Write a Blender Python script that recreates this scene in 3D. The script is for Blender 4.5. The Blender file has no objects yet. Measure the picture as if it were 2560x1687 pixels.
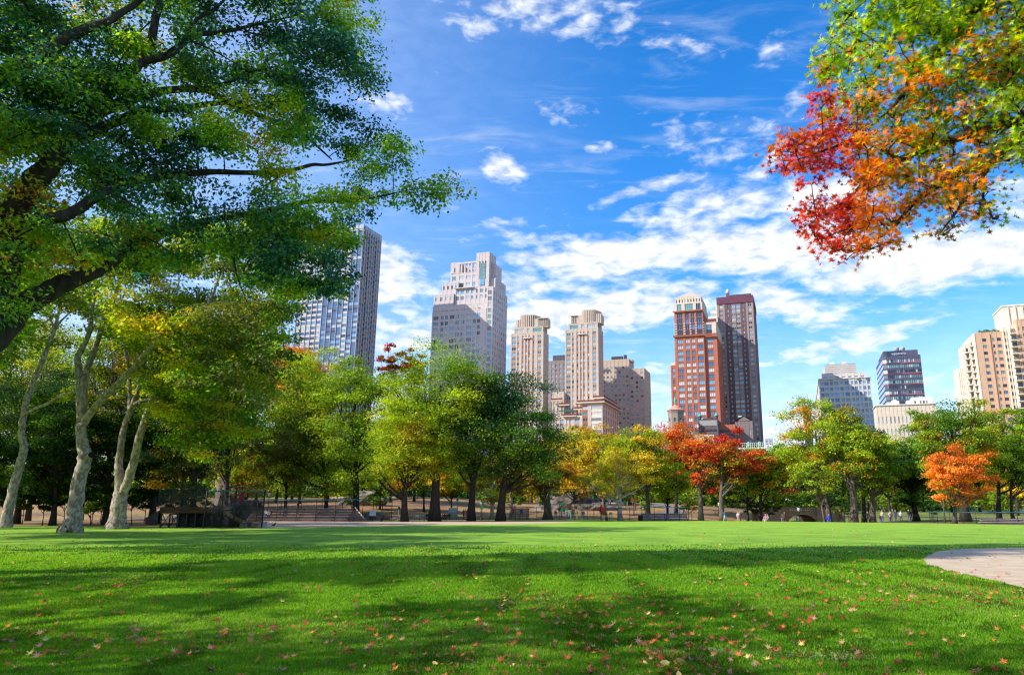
import bpy, bmesh, math, random
import numpy as np
from math import sin, cos, tan, radians, pi, atan2, sqrt, exp
from mathutils import Vector, Matrix
random.seed(7); RNG = np.random.default_rng(11)
sc = bpy.context.scene
COL = sc.collection
# ---------------------------------------------------------------- camera model (photo is 2560 x 1687)
F, CX, CY, CH, TH = 1840.0, 1430.0, 843.5, 1.6, radians(13.2)
ct, st = cos(TH), sin(TH)
def depth(Y, z): return Y*ct + (z-CH)*st
def X_at(u, Y, z): return (u-CX)/F*depth(Y, z)
def Z_at(v, Y):
    t = (CY-v)/F
    return CH + Y*(st+t*ct)/(ct-t*st)
def P(u, v, Y):
    z = Z_at(v, Y); return Vector((X_at(u, Y, z), Y, z))
def G(u, v, z=0.0):                       # where a sight line meets height z
    t = (CY-v)/F; Y = (z-CH)*(ct-t*st)/(st+t*ct)
    return Vector((X_at(u, Y, z), Y, z))
def smooth(a, b, x):
    t = min(1, max(0, (x-a)/(b-a))); return t*t*(3-2*t)
def H(x, y):                              # park terrain
    if y < 100: return 0.0
    amp = 3.4 + (1.1-3.4)*smooth(22, 62, x)
    h = amp*smooth(128, 218, y)
    h += 0.25*sin(x*.11+1.3)*sin(y*.09)*smooth(125, 150, y)
    if x < -8: h += 1.6*smooth(-8, -40, x)*smooth(118, 150, y) if False else 1.6*(1-smooth(-40, -8, x))*smooth(122, 160, y)
    h -= 1.7*exp(-((x-39)/10.0)**2)*smooth(106, 117, y)*(1-smooth(150, 172, y))
    if y > 230: h += 1.2*smooth(230, 400, y)
    return h
# ---------------------------------------------------------------- tagging and linking
def tag(o, label=None, cat=None, group=None, kind=None):
    if label: o['label'] = label
    if cat: o['category'] = cat
    if group: o['group'] = group
    if kind: o['kind'] = kind
    return o
def empty(name, loc=(0,0,0), rz=0.0):
    o = bpy.data.objects.new(name, None); COL.objects.link(o)
    o.location = loc; o.rotation_euler = (0,0,rz); o.empty_display_size = .3
    return o
def link(name, me, parent=None, loc=None):
    o = bpy.data.objects.new(name, me); COL.objects.link(o)
    if parent is not None: o.parent = parent
    if loc is not None: o.location = loc
    return o
def copy_tree(o, parent=None):
    c = o.copy(); COL.objects.link(c)
    if parent is not None: c.parent = parent
    for ch in [x for x in bpy.data.objects if x.parent == o]: copy_tree(ch, c)
    return c
class MB:
    def __init__(s): s.v=[]; s.f=[]; s.m=[]; s.sm=[]
    def quad(s, a, b, c, d, m=0):
        n=len(s.v); s.v += [tuple(a),tuple(b),tuple(c),tuple(d)]; s.f.append((n,n+1,n+2,n+3)); s.m.append(m); s.sm.append(0)
    def poly(s, pts, m=0):
        n=len(s.v); s.v += [tuple(p) for p in pts]; s.f.append(tuple(range(n,n+len(pts)))); s.m.append(m); s.sm.append(0)
    def box(s, x0,x1,y0,y1,z0,z1, m=0, T=None):
        n=len(s.v)
        vs=[(x0,y0,z0),(x1,y0,z0),(x1,y1,z0),(x0,y1,z0),(x0,y0,z1),(x1,y0,z1),(x1,y1,z1),(x0,y1,z1)]
        if T: vs=[T(*p) for p in vs]
        s.v+=vs
        for q in ((0,3,2,1),(4,5,6,7),(0,1,5,4),(1,2,6,5),(2,3,7,6),(3,0,4,7)):
            s.f.append(tuple(n+i for i in q)); s.m.append(m); s.sm.append(0)
    def tube(s, pts, rad, sides=8, m=0, smooth_=True, cap=True):
        pts=[Vector(p) for p in pts]
        if not hasattr(rad,'__len__'): rad=[rad]*len(pts)
        n0=len(s.v); up=None
        for i,p in enumerate(pts):
            d=(pts[min(i+1,len(pts)-1)]-pts[max(i-1,0)])
            if d.length<1e-9: d=Vector((0,0,1))
            d.normalize()
            if up is None:
                up=Vector((1,0,0)) if abs(d.x)<.8 else Vector((0,1,0))
            a=d.cross(up)
            if a.length<1e-4: a=d.orthogonal()
            a.normalize(); b=d.cross(a); up=-b if False else a.cross(d)
            up=b.cross(d) if False else up
            for k in range(sides):
                t=2*pi*k/sides
                q=p+(a*cos(t)+b*sin(t))*rad[i]; s.v.append((q.x,q.y,q.z))
        for i in range(len(pts)-1):
            for k in range(sides):
                a=n0+i*sides+k; b=n0+i*sides+(k+1)%sides
                s.f.append((a,b,b+sides,a+sides)); s.m.append(m); s.sm.append(1 if smooth_ else 0)
        if cap:
            s.f.append(tuple(n0+k for k in range(sides))[::-1]); s.m.append(m); s.sm.append(0)
            e=n0+(len(pts)-1)*sides
            s.f.append(tuple(e+k for k in range(sides))); s.m.append(m); s.sm.append(0)
    def lathe(s, prof, c=(0,0,0), sides=12, m=0, flat=False):   # prof: (r,z)
        n0=len(s.v)
        for r,z in prof:
            for k in range(sides):
                t=2*pi*k/sides; s.v.append((c[0]+r*cos(t), c[1]+r*sin(t), c[2]+z))
        for i in range(len(prof)-1):
            for k in range(sides):
                a=n0+i*sides+k; b=n0+i*sides+(k+1)%sides
                s.f.append((a,b,b+sides,a+sides)); s.m.append(m); s.sm.append(0 if flat else 1)
        s.f.append(tuple(n0+k for k in range(sides))[::-1]); s.m.append(m); s.sm.append(0)
        e=n0+(len(prof)-1)*sides
        s.f.append(tuple(e+k for k in range(sides))); s.m.append(m); s.sm.append(0)
    def mesh(s, name, mats):
        me=bpy.data.meshes.new(name); me.from_pydata(s.v,[],s.f)
        for mt in (mats if isinstance(mats,(list,tuple)) else [mats]): me.materials.append(mt)
        if s.f:
            me.polygons.foreach_set('material_index', s.m); me.polygons.foreach_set('use_smooth', s.sm)
        me.update(); return me
    def build(s, name, mats, parent=None, loc=None): return link(name, s.mesh(name, mats), parent, loc)
# ---------------------------------------------------------------- materials
def new_mat(name):
    m=bpy.data.materials.new(name); m.use_nodes=True; nt=m.node_tree
    b=nt.nodes['Principled BSDF']; return m, nt, b
def N(nt, t, **kw):
    n=nt.nodes.new(t)
    for k,v in kw.items():
        if hasattr(n,k) and not k.startswith('in_'): setattr(n,k,v)
    return n
def setin(n, **kw):
    for k,v in kw.items(): n.inputs[k.replace('_',' ')].default_value=v
def c4(c): return (c[0],c[1],c[2],1.0)
_mc={}
def surf(name, c1, c2=None, scale=4.0, rough=.75, bump=0.0, metal=0.0, detail=5.0, spec=.3, lo=.35, hi=.65, stretch=(1,1,1), bscale=None):
    if name in _mc: return _mc[name]
    m,nt,b=new_mat(name); c2=c2 or tuple(x*.8 for x in c1)
    tc=N(nt,'ShaderNodeTexCoord'); mp=N(nt,'ShaderNodeMapping'); mp.inputs['Scale'].default_value=stretch
    nt.links.new(tc.outputs['Object'],mp.inputs['Vector'])
    no=N(nt,'ShaderNodeTexNoise'); setin(no,Scale=scale,Detail=detail); nt.links.new(mp.outputs[0],no.inputs['Vector'])
    cr=N(nt,'ShaderNodeValToRGB'); cr.color_ramp.elements[0].position=lo; cr.color_ramp.elements[1].position=hi
    cr.color_ramp.elements[0].color=c4(c2); cr.color_ramp.elements[1].color=c4(c1)
    nt.links.new(no.outputs['Fac'],cr.inputs['Fac']); nt.links.new(cr.outputs['Color'],b.inputs['Base Color'])
    setin(b,Roughness=rough,Metallic=metal); b.inputs['Specular IOR Level'].default_value=spec
    if bump:
        n2=N(nt,'ShaderNodeTexNoise'); setin(n2,Scale=bscale or scale*3,Detail=4.0); nt.links.new(mp.outputs[0],n2.inputs['Vector'])
        bp=N(nt,'ShaderNodeBump'); setin(bp,Strength=min(1,bump),Distance=max(.01,bump*.05)); nt.links.new(n2.outputs['Fac'],bp.inputs['Height'])
        nt.links.new(bp.outputs['Normal'],b.inputs['Normal'])
    _mc[name]=m; return m
def leafmat(name, trans=.38, rough=.55, spec=.25, tboost=1.35):
    m,nt,b=new_mat(name)
    at=N(nt,'ShaderNodeAttribute'); at.attribute_name='tint'
    setin(b,Roughness=rough); b.inputs['Specular IOR Level'].default_value=spec
    nt.links.new(at.outputs['Color'],b.inputs['Base Color'])
    tr=N(nt,'ShaderNodeBsdfTranslucent'); hs=N(nt,'ShaderNodeHueSaturation'); setin(hs,Saturation=1.1,Value=tboost)
    nt.links.new(at.outputs['Color'],hs.inputs['Color']); nt.links.new(hs.outputs['Color'],tr.inputs['Color'])
    mx=N(nt,'ShaderNodeMixShader'); mx.inputs[0].default_value=trans
    nt.links.new(b.outputs[0],mx.inputs[1]); nt.links.new(tr.outputs[0],mx.inputs[2])
    nt.links.new(mx.outputs[0],nt.nodes['Material Output'].inputs['Surface'])
    return m
LEAF=leafmat('leaf_mid',.38,.6,.12,1.6); LEAFN=leafmat('leaf_near',.48,.42,.35,2.2); GRASSM=leafmat('grass_blade',.4,.6,.06,1.3); LITTER=leafmat('fallen_leaf_surface',.1,.8,.1)
BARK=surf('bark_dark',(.055,.042,.034),(.022,.017,.014),6,.9,.6,stretch=(1,1,.25))
BARKG=surf('bark_grey',(.14,.115,.095),(.06,.05,.042),5,.9,.6,stretch=(1,1,.2))
BARKP=surf('bark_plane',(.40,.33,.27),(.21,.165,.13),5,.85,.6,lo=.46,hi=.54,stretch=(1,1,.5),detail=6)
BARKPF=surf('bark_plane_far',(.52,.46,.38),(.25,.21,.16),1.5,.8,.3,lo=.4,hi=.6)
# ---------------------------------------------------------------- fast leaf meshes
SHAPES={'diamond':np.array([[0,-.5],[.32,0],[0,.55],[-.32,0]]),
 'leaf5':np.array([[0,-.5],[.3,-.2],[.27,.2],[0,.55],[-.27,.2],[-.3,-.2]])}
def oak():
    pts=[]
    for a,r in ((-90,.5),(-62,.13),(-30,.42),(-8,.14),(22,.55),(45,.17),(68,.42),(80,.2),(90,.62),(100,.2),(112,.42),(135,.17),(158,.55),(188,.14),(210,.42),(242,.13)):
        pts.append((r*cos(radians(a)),r*sin(radians(a))))
    return np.array(pts)
SHAPES['oak']=oak()
def star():
    pts=[]
    for a,r in ((-90,.45),(-50,.12),(-15,.42),(10,.15),(40,.55),(65,.17),(90,.6),(115,.17),(140,.55),(170,.15),(195,.42),(230,.12)):
        pts.append((r*cos(radians(a)),r*sin(radians(a))))
    return np.array(pts)
SHAPES['star']=star()
def mesh_np(name, verts, k, mat, colors=None, smooth_=False):
    n=len(verts)//k
    me=bpy.data.meshes.new(name)
    me.vertices.add(len(verts)); me.vertices.foreach_set('co', np.ascontiguousarray(verts,dtype=np.float32).ravel())
    me.loops.add(n*k); me.loops.foreach_set('vertex_index', np.arange(n*k,dtype=np.int32))
    me.polygons.add(n); me.polygons.foreach_set('loop_start', np.arange(0,n*k,k,dtype=np.int32))
    me.update(calc_edges=True)
    if colors is not None:
        at=me.color_attributes.new('tint','FLOAT_COLOR','POINT')
        c=np.ones((n,k,4),dtype=np.float32); c[:,:,:3]=colors[:,None,:]
        at.data.foreach_set('color', c.ravel())
    me.materials.append(mat); return me
def leaf_mesh(name, Pn, Nn, size, colors, mat, shape='diamond', rng=RNG, bend=.12, aspect=None):
    sh=SHAPES[shape]; k=len(sh); n=len(Pn)
    Nn=Nn/np.maximum(np.linalg.norm(Nn,axis=1,keepdims=True),1e-6)
    r=rng.normal(size=(n,3)); t1=np.cross(Nn,r); t1/=np.maximum(np.linalg.norm(t1,axis=1,keepdims=True),1e-6); t2=np.cross(Nn,t1)
    size=np.asarray(size).reshape(-1,1,1)*np.ones((n,1,1))
    V=Pn[:,None,:]+size*(sh[None,:,0:1]*t1[:,None,:]+sh[None,:,1:2]*t2[:,None,:]+(bend*(sh[:,0]**2+sh[:,1]**2))[None,:,None]*Nn[:,None,:]*2)
    return mesh_np(name, V.reshape(-1,3), k, mat, colors)
def fld(Pn, scale, seed):
    r=np.random.default_rng(seed); s=np.zeros(len(Pn))
    for i in range(5):
        d=r.normal(size=3); d/=np.linalg.norm(d); s+=np.sin(Pn@d*scale*(0.6+i*.45)+r.uniform(0,6.28))/(1+i*.35)
    return 1/(1+np.exp(-s*1.1))
PAL={'dk':(.022,.062,.012),'bg':(.035,.115,.045),'gr':(.105,.21,.02),'md':(.23,.335,.025),'yg':(.38,.46,.03),'ye':(.62,.46,.04),'go':(.50,.30,.03),
 'or':(.62,.19,.03),'re':(.46,.055,.03),'ru':(.28,.085,.025),'ol':(.13,.14,.03),'ce':(.11,.15,.035),'cr':(.27,.018,.03),'br':(.16,.08,.03),'lo':(.85,.28,.05)}
def palette_cols(Pn, cl_id, ncl, names, weights, seed, scale, rng):
    w=np.cumsum(np.array(weights,float)/sum(weights))
    f=fld(Pn,scale,seed); cj=rng.uniform(-.5,.5,ncl)[cl_id]*.55; lj=rng.normal(0,.10,len(Pn))
    q=f+cj*.8+lj; t=np.empty(len(q)); t[np.argsort(q)]=np.arange(len(q))/max(1,len(q))
    idx=np.searchsorted(w,t); idx=np.clip(idx,0,len(names)-1)
    pal=np.array([PAL[n] for n in names]); c=pal[idx]
    j=np.exp(rng.normal(0,.22,(len(Pn),1))+ (rng.normal(0,.16,ncl)[cl_id])[:,None])
    return np.clip(c*j,0.004,.95)
# ---------------------------------------------------------------- camera, sun, sky
cam=bpy.data.cameras.new('camera'); camo=bpy.data.objects.new('camera',cam); COL.objects.link(camo)
cam.sensor_width=36; cam.lens=F/2560*36; cam.shift_x=-(CX-1280)/2560; cam.clip_start=.2; cam.clip_end=20000
camo.location=(0,0,CH); camo.rotation_euler=(pi/2+TH,0,0); sc.camera=camo
SUN_EL=radians(36); SUN_AZ_BACK=radians(18)
sdir=Vector((-cos(SUN_AZ_BACK)*cos(SUN_EL), -sin(SUN_AZ_BACK)*cos(SUN_EL), sin(SUN_EL)))   # towards the sun
sun=bpy.data.lights.new('sun','SUN'); suno=bpy.data.objects.new('sun',sun); COL.objects.link(suno)
sun.energy=4.3; sun.angle=radians(.5); sun.color=(1,.93,.80); suno.rotation_euler=sdir.to_track_quat('Z','Y').to_euler()
w=bpy.data.worlds.new('World'); sc.world=w; w.use_nodes=True; nt=w.node_tree
bg=nt.nodes['Background']; SKYSTR=.15; bg.inputs['Strength'].default_value=SKYSTR
L=nt.links.new
sky=N(nt,'ShaderNodeTexSky'); sky.sky_type='NISHITA'; sky.sun_disc=False; sky.sun_elevation=SUN_EL
sky.sun_rotation=atan2(sdir.x, sdir.y); sky.altitude=0; sky.air_density=1.0; sky.dust_density=.4; sky.ozone_density=2.5
hs=N(nt,'ShaderNodeHueSaturation'); setin(hs,Saturation=1.30,Value=1.08,Hue=.502)
gmx=N(nt,'ShaderNodeMix'); gmx.data_type='RGBA'; gmx.blend_type='MULTIPLY'; gmx.inputs[0].default_value=1; gmx.inputs[7].default_value=(.86,.935,1.05,1); L(sky.outputs[0],gmx.inputs[6]); L(gmx.outputs[2],hs.inputs['Color'])
tc=N(nt,'ShaderNodeTexCoord'); sp=N(nt,'ShaderNodeSeparateXYZ'); L(tc.outputs['Generated'],sp.inputs[0])
def M(op,a=None,b=None,c=None,clamp=False):
    n=nt.nodes.new('ShaderNodeMath'); n.operation=op; n.use_clamp=clamp
    for i,x in enumerate((a,b,c)):
        if x is None: continue
        if isinstance(x,(int,float)): n.inputs[i].default_value=x
        else: L(x,n.inputs[i])
    return n.outputs[0]
az=M('ARCTAN2',sp.outputs[0],sp.outputs[1]); el=M('ARCSINE',sp.outputs[2])
ae=N(nt,'ShaderNodeCombineXYZ'); L(az,ae.inputs[0]); L(el,ae.inputs[1])
def dirang(u,v):
    t=(CY-v)/F; Y=1.0; z=Y*(st+t*ct)/(ct-t*st); X=(u-CX)/F*(Y*ct+z*st)
    r=sqrt(X*X+Y*Y+z*z); return atan2(X,Y), math.asin(z/r)
blobs=[ # u,v,su,sv,rot(deg),strength
 (1560,640,330,60,4,1.0),(1930,620,360,75,-4,1.0),(2350,650,380,75,2,1.05),(1800,530,270,70,6,.75),(2060,500,160,60,0,.9),
 (1480,780,430,70,6,.95),(1960,760,200,60,-20,.8),(1250,720,260,60,0,.7),(1180,840,330,80,0,.85),(960,700,150,110,0,.85),(900,840,200,90,0,.7),(1300,590,260,55,-4,.5),
 (2120,860,260,38,10,.75),(2540,500,140,70,0,.7),(2420,960,260,60,0,.55),(1980,1080,150,110,0,.75),(1640,980,120,130,0,.6),(2250,760,200,40,4,.4),
 (1255,418,85,48,-18,.68),(1503,370,60,22,0,.6),(1690,445,330,26,13,.58),(1930,400,90,26,35,.7),(1430,280,120,40,0,.48),(1800,360,300,80,-12,.45),
 (1700,120,130,30,-5,.5),(1935,130,70,45,30,.5),(1985,255,60,28,35,.55),(960,255,110,55,0,.5),(1370,15,340,75,-8,.62),(1160,45,120,60,-20,.5),(1130,190,130,40,-15,.4),
 (1120,520,60,20,0,.4),(700,700,300,120,0,.6),(300,500,500,250,0,.35),(1500,470,60,22,0,.5),(1340,430,80,25,0,.35)]
tot=None
for (u,v,su,sv,rot,s) in blobs:
    a,e=dirang(u,v); mp=N(nt,'ShaderNodeMapping'); mp.vector_type='TEXTURE'
    mp.inputs['Location'].default_value=(a,e,0); mp.inputs['Rotation'].default_value=(0,0,radians(rot)); mp.inputs['Scale'].default_value=(su*1.35/F,sv*1.35/F,1)
    L(ae.outputs[0],mp.inputs['Vector']); ln=N(nt,'ShaderNodeVectorMath'); ln.operation='LENGTH'; L(mp.outputs[0],ln.inputs[0])
    mr=N(nt,'ShaderNodeMapRange'); mr.interpolation_type='SMOOTHSTEP'; mr.inputs['From Min'].default_value=0.1; mr.inputs['From Max'].default_value=1.25
    mr.inputs['To Min'].default_value=s; mr.inputs['To Max'].default_value=0; L(ln.outputs['Value'],mr.inputs['Value'])
    tot=mr.outputs[0] if tot is None else M('MAXIMUM',tot,mr.outputs[0])
# behind and overhead: a loose field of cloud everywhere
zc=M('MAXIMUM',sp.outputs[2],.03); zc=M('ADD',zc,.09)
pl=N(nt,'ShaderNodeCombineXYZ'); L(M('DIVIDE',sp.outputs[0],zc),pl.inputs[0]); L(M('DIVIDE',sp.outputs[1],zc),pl.inputs[1])
back=M('MULTIPLY',M('LESS_THAN',sp.outputs[1],0.0),.5); tot=M('MAXIMUM',tot,back)
mpn=N(nt,'ShaderNodeMapping'); mpn.inputs['Scale'].default_value=(1,1,1); mpn.inputs['Rotation'].default_value=(0,0,radians(25)); L(pl.outputs[0],mpn.inputs[0])
n1=N(nt,'ShaderNodeTexNoise'); setin(n1,Scale=6.5,Detail=9.0,Roughness=.58,Distortion=.25); L(mpn.outputs[0],n1.inputs['Vector'])
mpw=N(nt,'ShaderNodeMapping'); mpw.inputs['Scale'].default_value=(.9,3.2,1); mpw.inputs['Rotation'].default_value=(0,0,radians(-35)); L(pl.outputs[0],mpw.inputs[0])
n2=N(nt,'ShaderNodeTexNoise'); setin(n2,Scale=3.2,Detail=8.0,Roughness=.62,Distortion=.9); L(mpw.outputs[0],n2.inputs['Vector'])
# puffy where coverage is strong, wispy where it is weak
nn=M('ADD',M('MULTIPLY',n1.outputs['Fac'],.68),M('MULTIPLY',n2.outputs['Fac'],.32))
mp3=N(nt,'ShaderNodeMapping'); mp3.inputs['Scale'].default_value=(30,68,1); L(ae.outputs[0],mp3.inputs[0])
n3=N(nt,'ShaderNodeTexNoise'); setin(n3,Scale=1.0,Detail=6.0,Roughness=.55,Distortion=.3); L(mp3.outputs[0],n3.inputs['Vector'])
nn=M('ADD',M('MULTIPLY',nn,.52),M('MULTIPLY',n3.outputs['Fac'],.48))
val=M('ADD',M('MULTIPLY',M('SUBTRACT',nn,.5),1.9),M('SUBTRACT',M('MULTIPLY',tot,.80),.22))
mr=N(nt,'ShaderNodeMapRange'); mr.interpolation_type='SMOOTHSTEP'; mr.inputs['From Min'].default_value=.0; mr.inputs['From Max'].default_value=.60; L(val,mr.inputs['Value'])
veil=N(nt,'ShaderNodeMapRange'); veil.interpolation_type='SMOOTHSTEP'; veil.inputs['From Min'].default_value=.30; veil.inputs['From Max'].default_value=-.02; veil.inputs['To Max'].default_value=.80; L(el,veil.inputs['Value'])
veil2=N(nt,'ShaderNodeMapRange'); veil2.interpolation_type='SMOOTHSTEP'; veil2.inputs['From Min'].default_value=.15; veil2.inputs['From Max'].default_value=-.55; veil2.inputs['To Max'].default_value=.26; L(az,veil2.inputs['Value'])
wv=N(nt,'ShaderNodeMapRange'); wv.interpolation_type='SMOOTHSTEP'; wv.inputs['From Min'].default_value=.46; wv.inputs['From Max'].default_value=.74; wv.inputs['To Max'].default_value=.34; L(n2.outputs['Fac'],wv.inputs['Value'])
mpb=N(nt,'ShaderNodeMapping'); mpb.inputs['Scale'].default_value=(.5,1.3,1); L(pl.outputs[0],mpb.inputs[0]); nb=N(nt,'ShaderNodeTexNoise'); setin(nb,Scale=1.7,Detail=3.0); L(mpb.outputs[0],nb.inputs['Vector'])
wb=N(nt,'ShaderNodeMapRange'); wb.interpolation_type='SMOOTHSTEP'; wb.inputs['From Min'].default_value=.42; wb.inputs['From Max'].default_value=.62; L(nb.outputs['Fac'],wb.inputs['Value'])
thin=M('MULTIPLY',wv.outputs[0],wb.outputs[0])
base_=M('ADD',veil.outputs[0],veil2.outputs[0],clamp=True)
dens=M('MAXIMUM',mr.outputs[0],M('ADD',base_,thin,clamp=True))
# soft grey-blue modelling inside the clouds
shd=N(nt,'ShaderNodeMapRange'); shd.inputs['From Min'].default_value=.35; shd.inputs['From Max'].default_value=.62; shd.inputs['To Min'].default_value=3.7; shd.inputs['To Max'].default_value=4.7; L(n3.outputs['Fac'],shd.inputs['Value'])
cc=N(nt,'ShaderNodeCombineColor')
L(M('MULTIPLY',shd.outputs[0],.97),cc.inputs[0]); L(shd.outputs[0],cc.inputs[1]); L(M('MULTIPLY',shd.outputs[0],1.04),cc.inputs[2])
mix=N(nt,'ShaderNodeMix'); mix.data_type='RGBA'; L(dens,mix.inputs['Factor']); L(hs.outputs[0],mix.inputs[6]); L(cc.outputs[0],mix.inputs[7])
L(mix.outputs[2],bg.inputs['Color'])
sc.view_settings.view_transform='Standard'; sc.view_settings.look='None'; sc.view_settings.exposure=0.76; sc.view_settings.gamma=1
sc.cycles.filter_width=1.25; cy=sc.cycles; cy.use_denoising=True; cy.max_bounces=5; cy.diffuse_bounces=3; cy.glossy_bounces=2; cy.transmission_bounces=3; cy.transparent_max_bounces=4
cy.caustics_reflective=False; cy.caustics_refractive=False; cy.sample_clamp_indirect=6; cy.use_adaptive_sampling=True; cy.adaptive_threshold=.015
# ---------------------------------------------------------------- ground
def vcol_mat(name, s1=1.2, s2=14, amt=.5, rough=.9, bump=.4):
    m,nt,b=new_mat(name); at=N(nt,'ShaderNodeAttribute'); at.attribute_name='tint'
    g=N(nt,'ShaderNodeNewGeometry'); n1=N(nt,'ShaderNodeTexNoise'); setin(n1,Scale=s1,Detail=8.0,Roughness=.65); nt.links.new(g.outputs['Position'],n1.inputs['Vector'])
    mr=N(nt,'ShaderNodeMapRange'); mr.inputs['From Min'].default_value=.3; mr.inputs['From Max'].default_value=.7; mr.inputs['To Min'].default_value=1-amt; mr.inputs['To Max'].default_value=1+amt
    nt.links.new(n1.outputs['Fac'],mr.inputs['Value'])
    vm=N(nt,'ShaderNodeVectorMath'); vm.operation='SCALE'; nt.links.new(at.outputs['Color'],vm.inputs[0]); nt.links.new(mr.outputs[0],vm.inputs['Scale'])
    nt.links.new(vm.outputs[0],b.inputs['Base Color']); setin(b,Roughness=rough); b.inputs['Specular IOR Level'].default_value=.15
    bp=N(nt,'ShaderNodeBump'); setin(bp,Strength=bump,Distance=.08); nt.links.new(n1.outputs['Fac'],bp.inputs['Height']); nt.links.new(bp.outputs[0],b.inputs['Normal'])
    return m
xs=list(range(-4000,-400,600))+list(range(-400,-150,50))+[x*2.5 for x in range(-60,73)]+list(range(190,400,50))+list(range(400,4001,600))
ys=[-3000,-1000,-300,-60,-20,0,20,40,60,70]+[70+y*2.5 for y in range(1,80)]+[280,300,330,360,400,500,700,1000,2000,4000,7000]
gm=MB(); cols=[]
lit=np.array([.40,.22,.10]); lit2=np.array([.16,.10,.055]); gra=np.array([.13,.19,.035])
def s_noise(x,y,f=1.0,p=0.0): return sin(x*.13*f+p+1.7*sin(y*.09*f+p))*cos(y*.17*f+1.1*sin(x*.07*f+p*2))
for y in ys:
    for x in xs:
        gm.v.append((x,y,H(x,y)-.035))
        g=smooth(26,60,x)*.9+ .30*s_noise(x,y)+.22*s_noise(x,y,2.3,1)-.05
        if x<-5 and y<150: g+=.15
        g=min(1,max(0,g)); b_=.5+.5*s_noise(x,y,1.7,4)
        c=(lit*b_+lit2*(1-b_))*(1-g)+gra*g; cols.append(c)
nx=len(xs)
for j in range(len(ys)-1):
    for i in range(nx-1):
        a=j*nx+i; gm.f.append((a,a+1,a+1+nx,a+nx)); gm.m.append(0); gm.sm.append(1)
GRD=vcol_mat('park_ground',.9,10,.45)
go=gm.build('ground',GRD); go['kind']='structure'
at=go.data.color_attributes.new('tint','FLOAT_COLOR','POINT'); at.data.foreach_set('color',np.hstack([np.array(cols),np.ones((len(cols),1))]).astype(np.float32).ravel())
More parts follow.
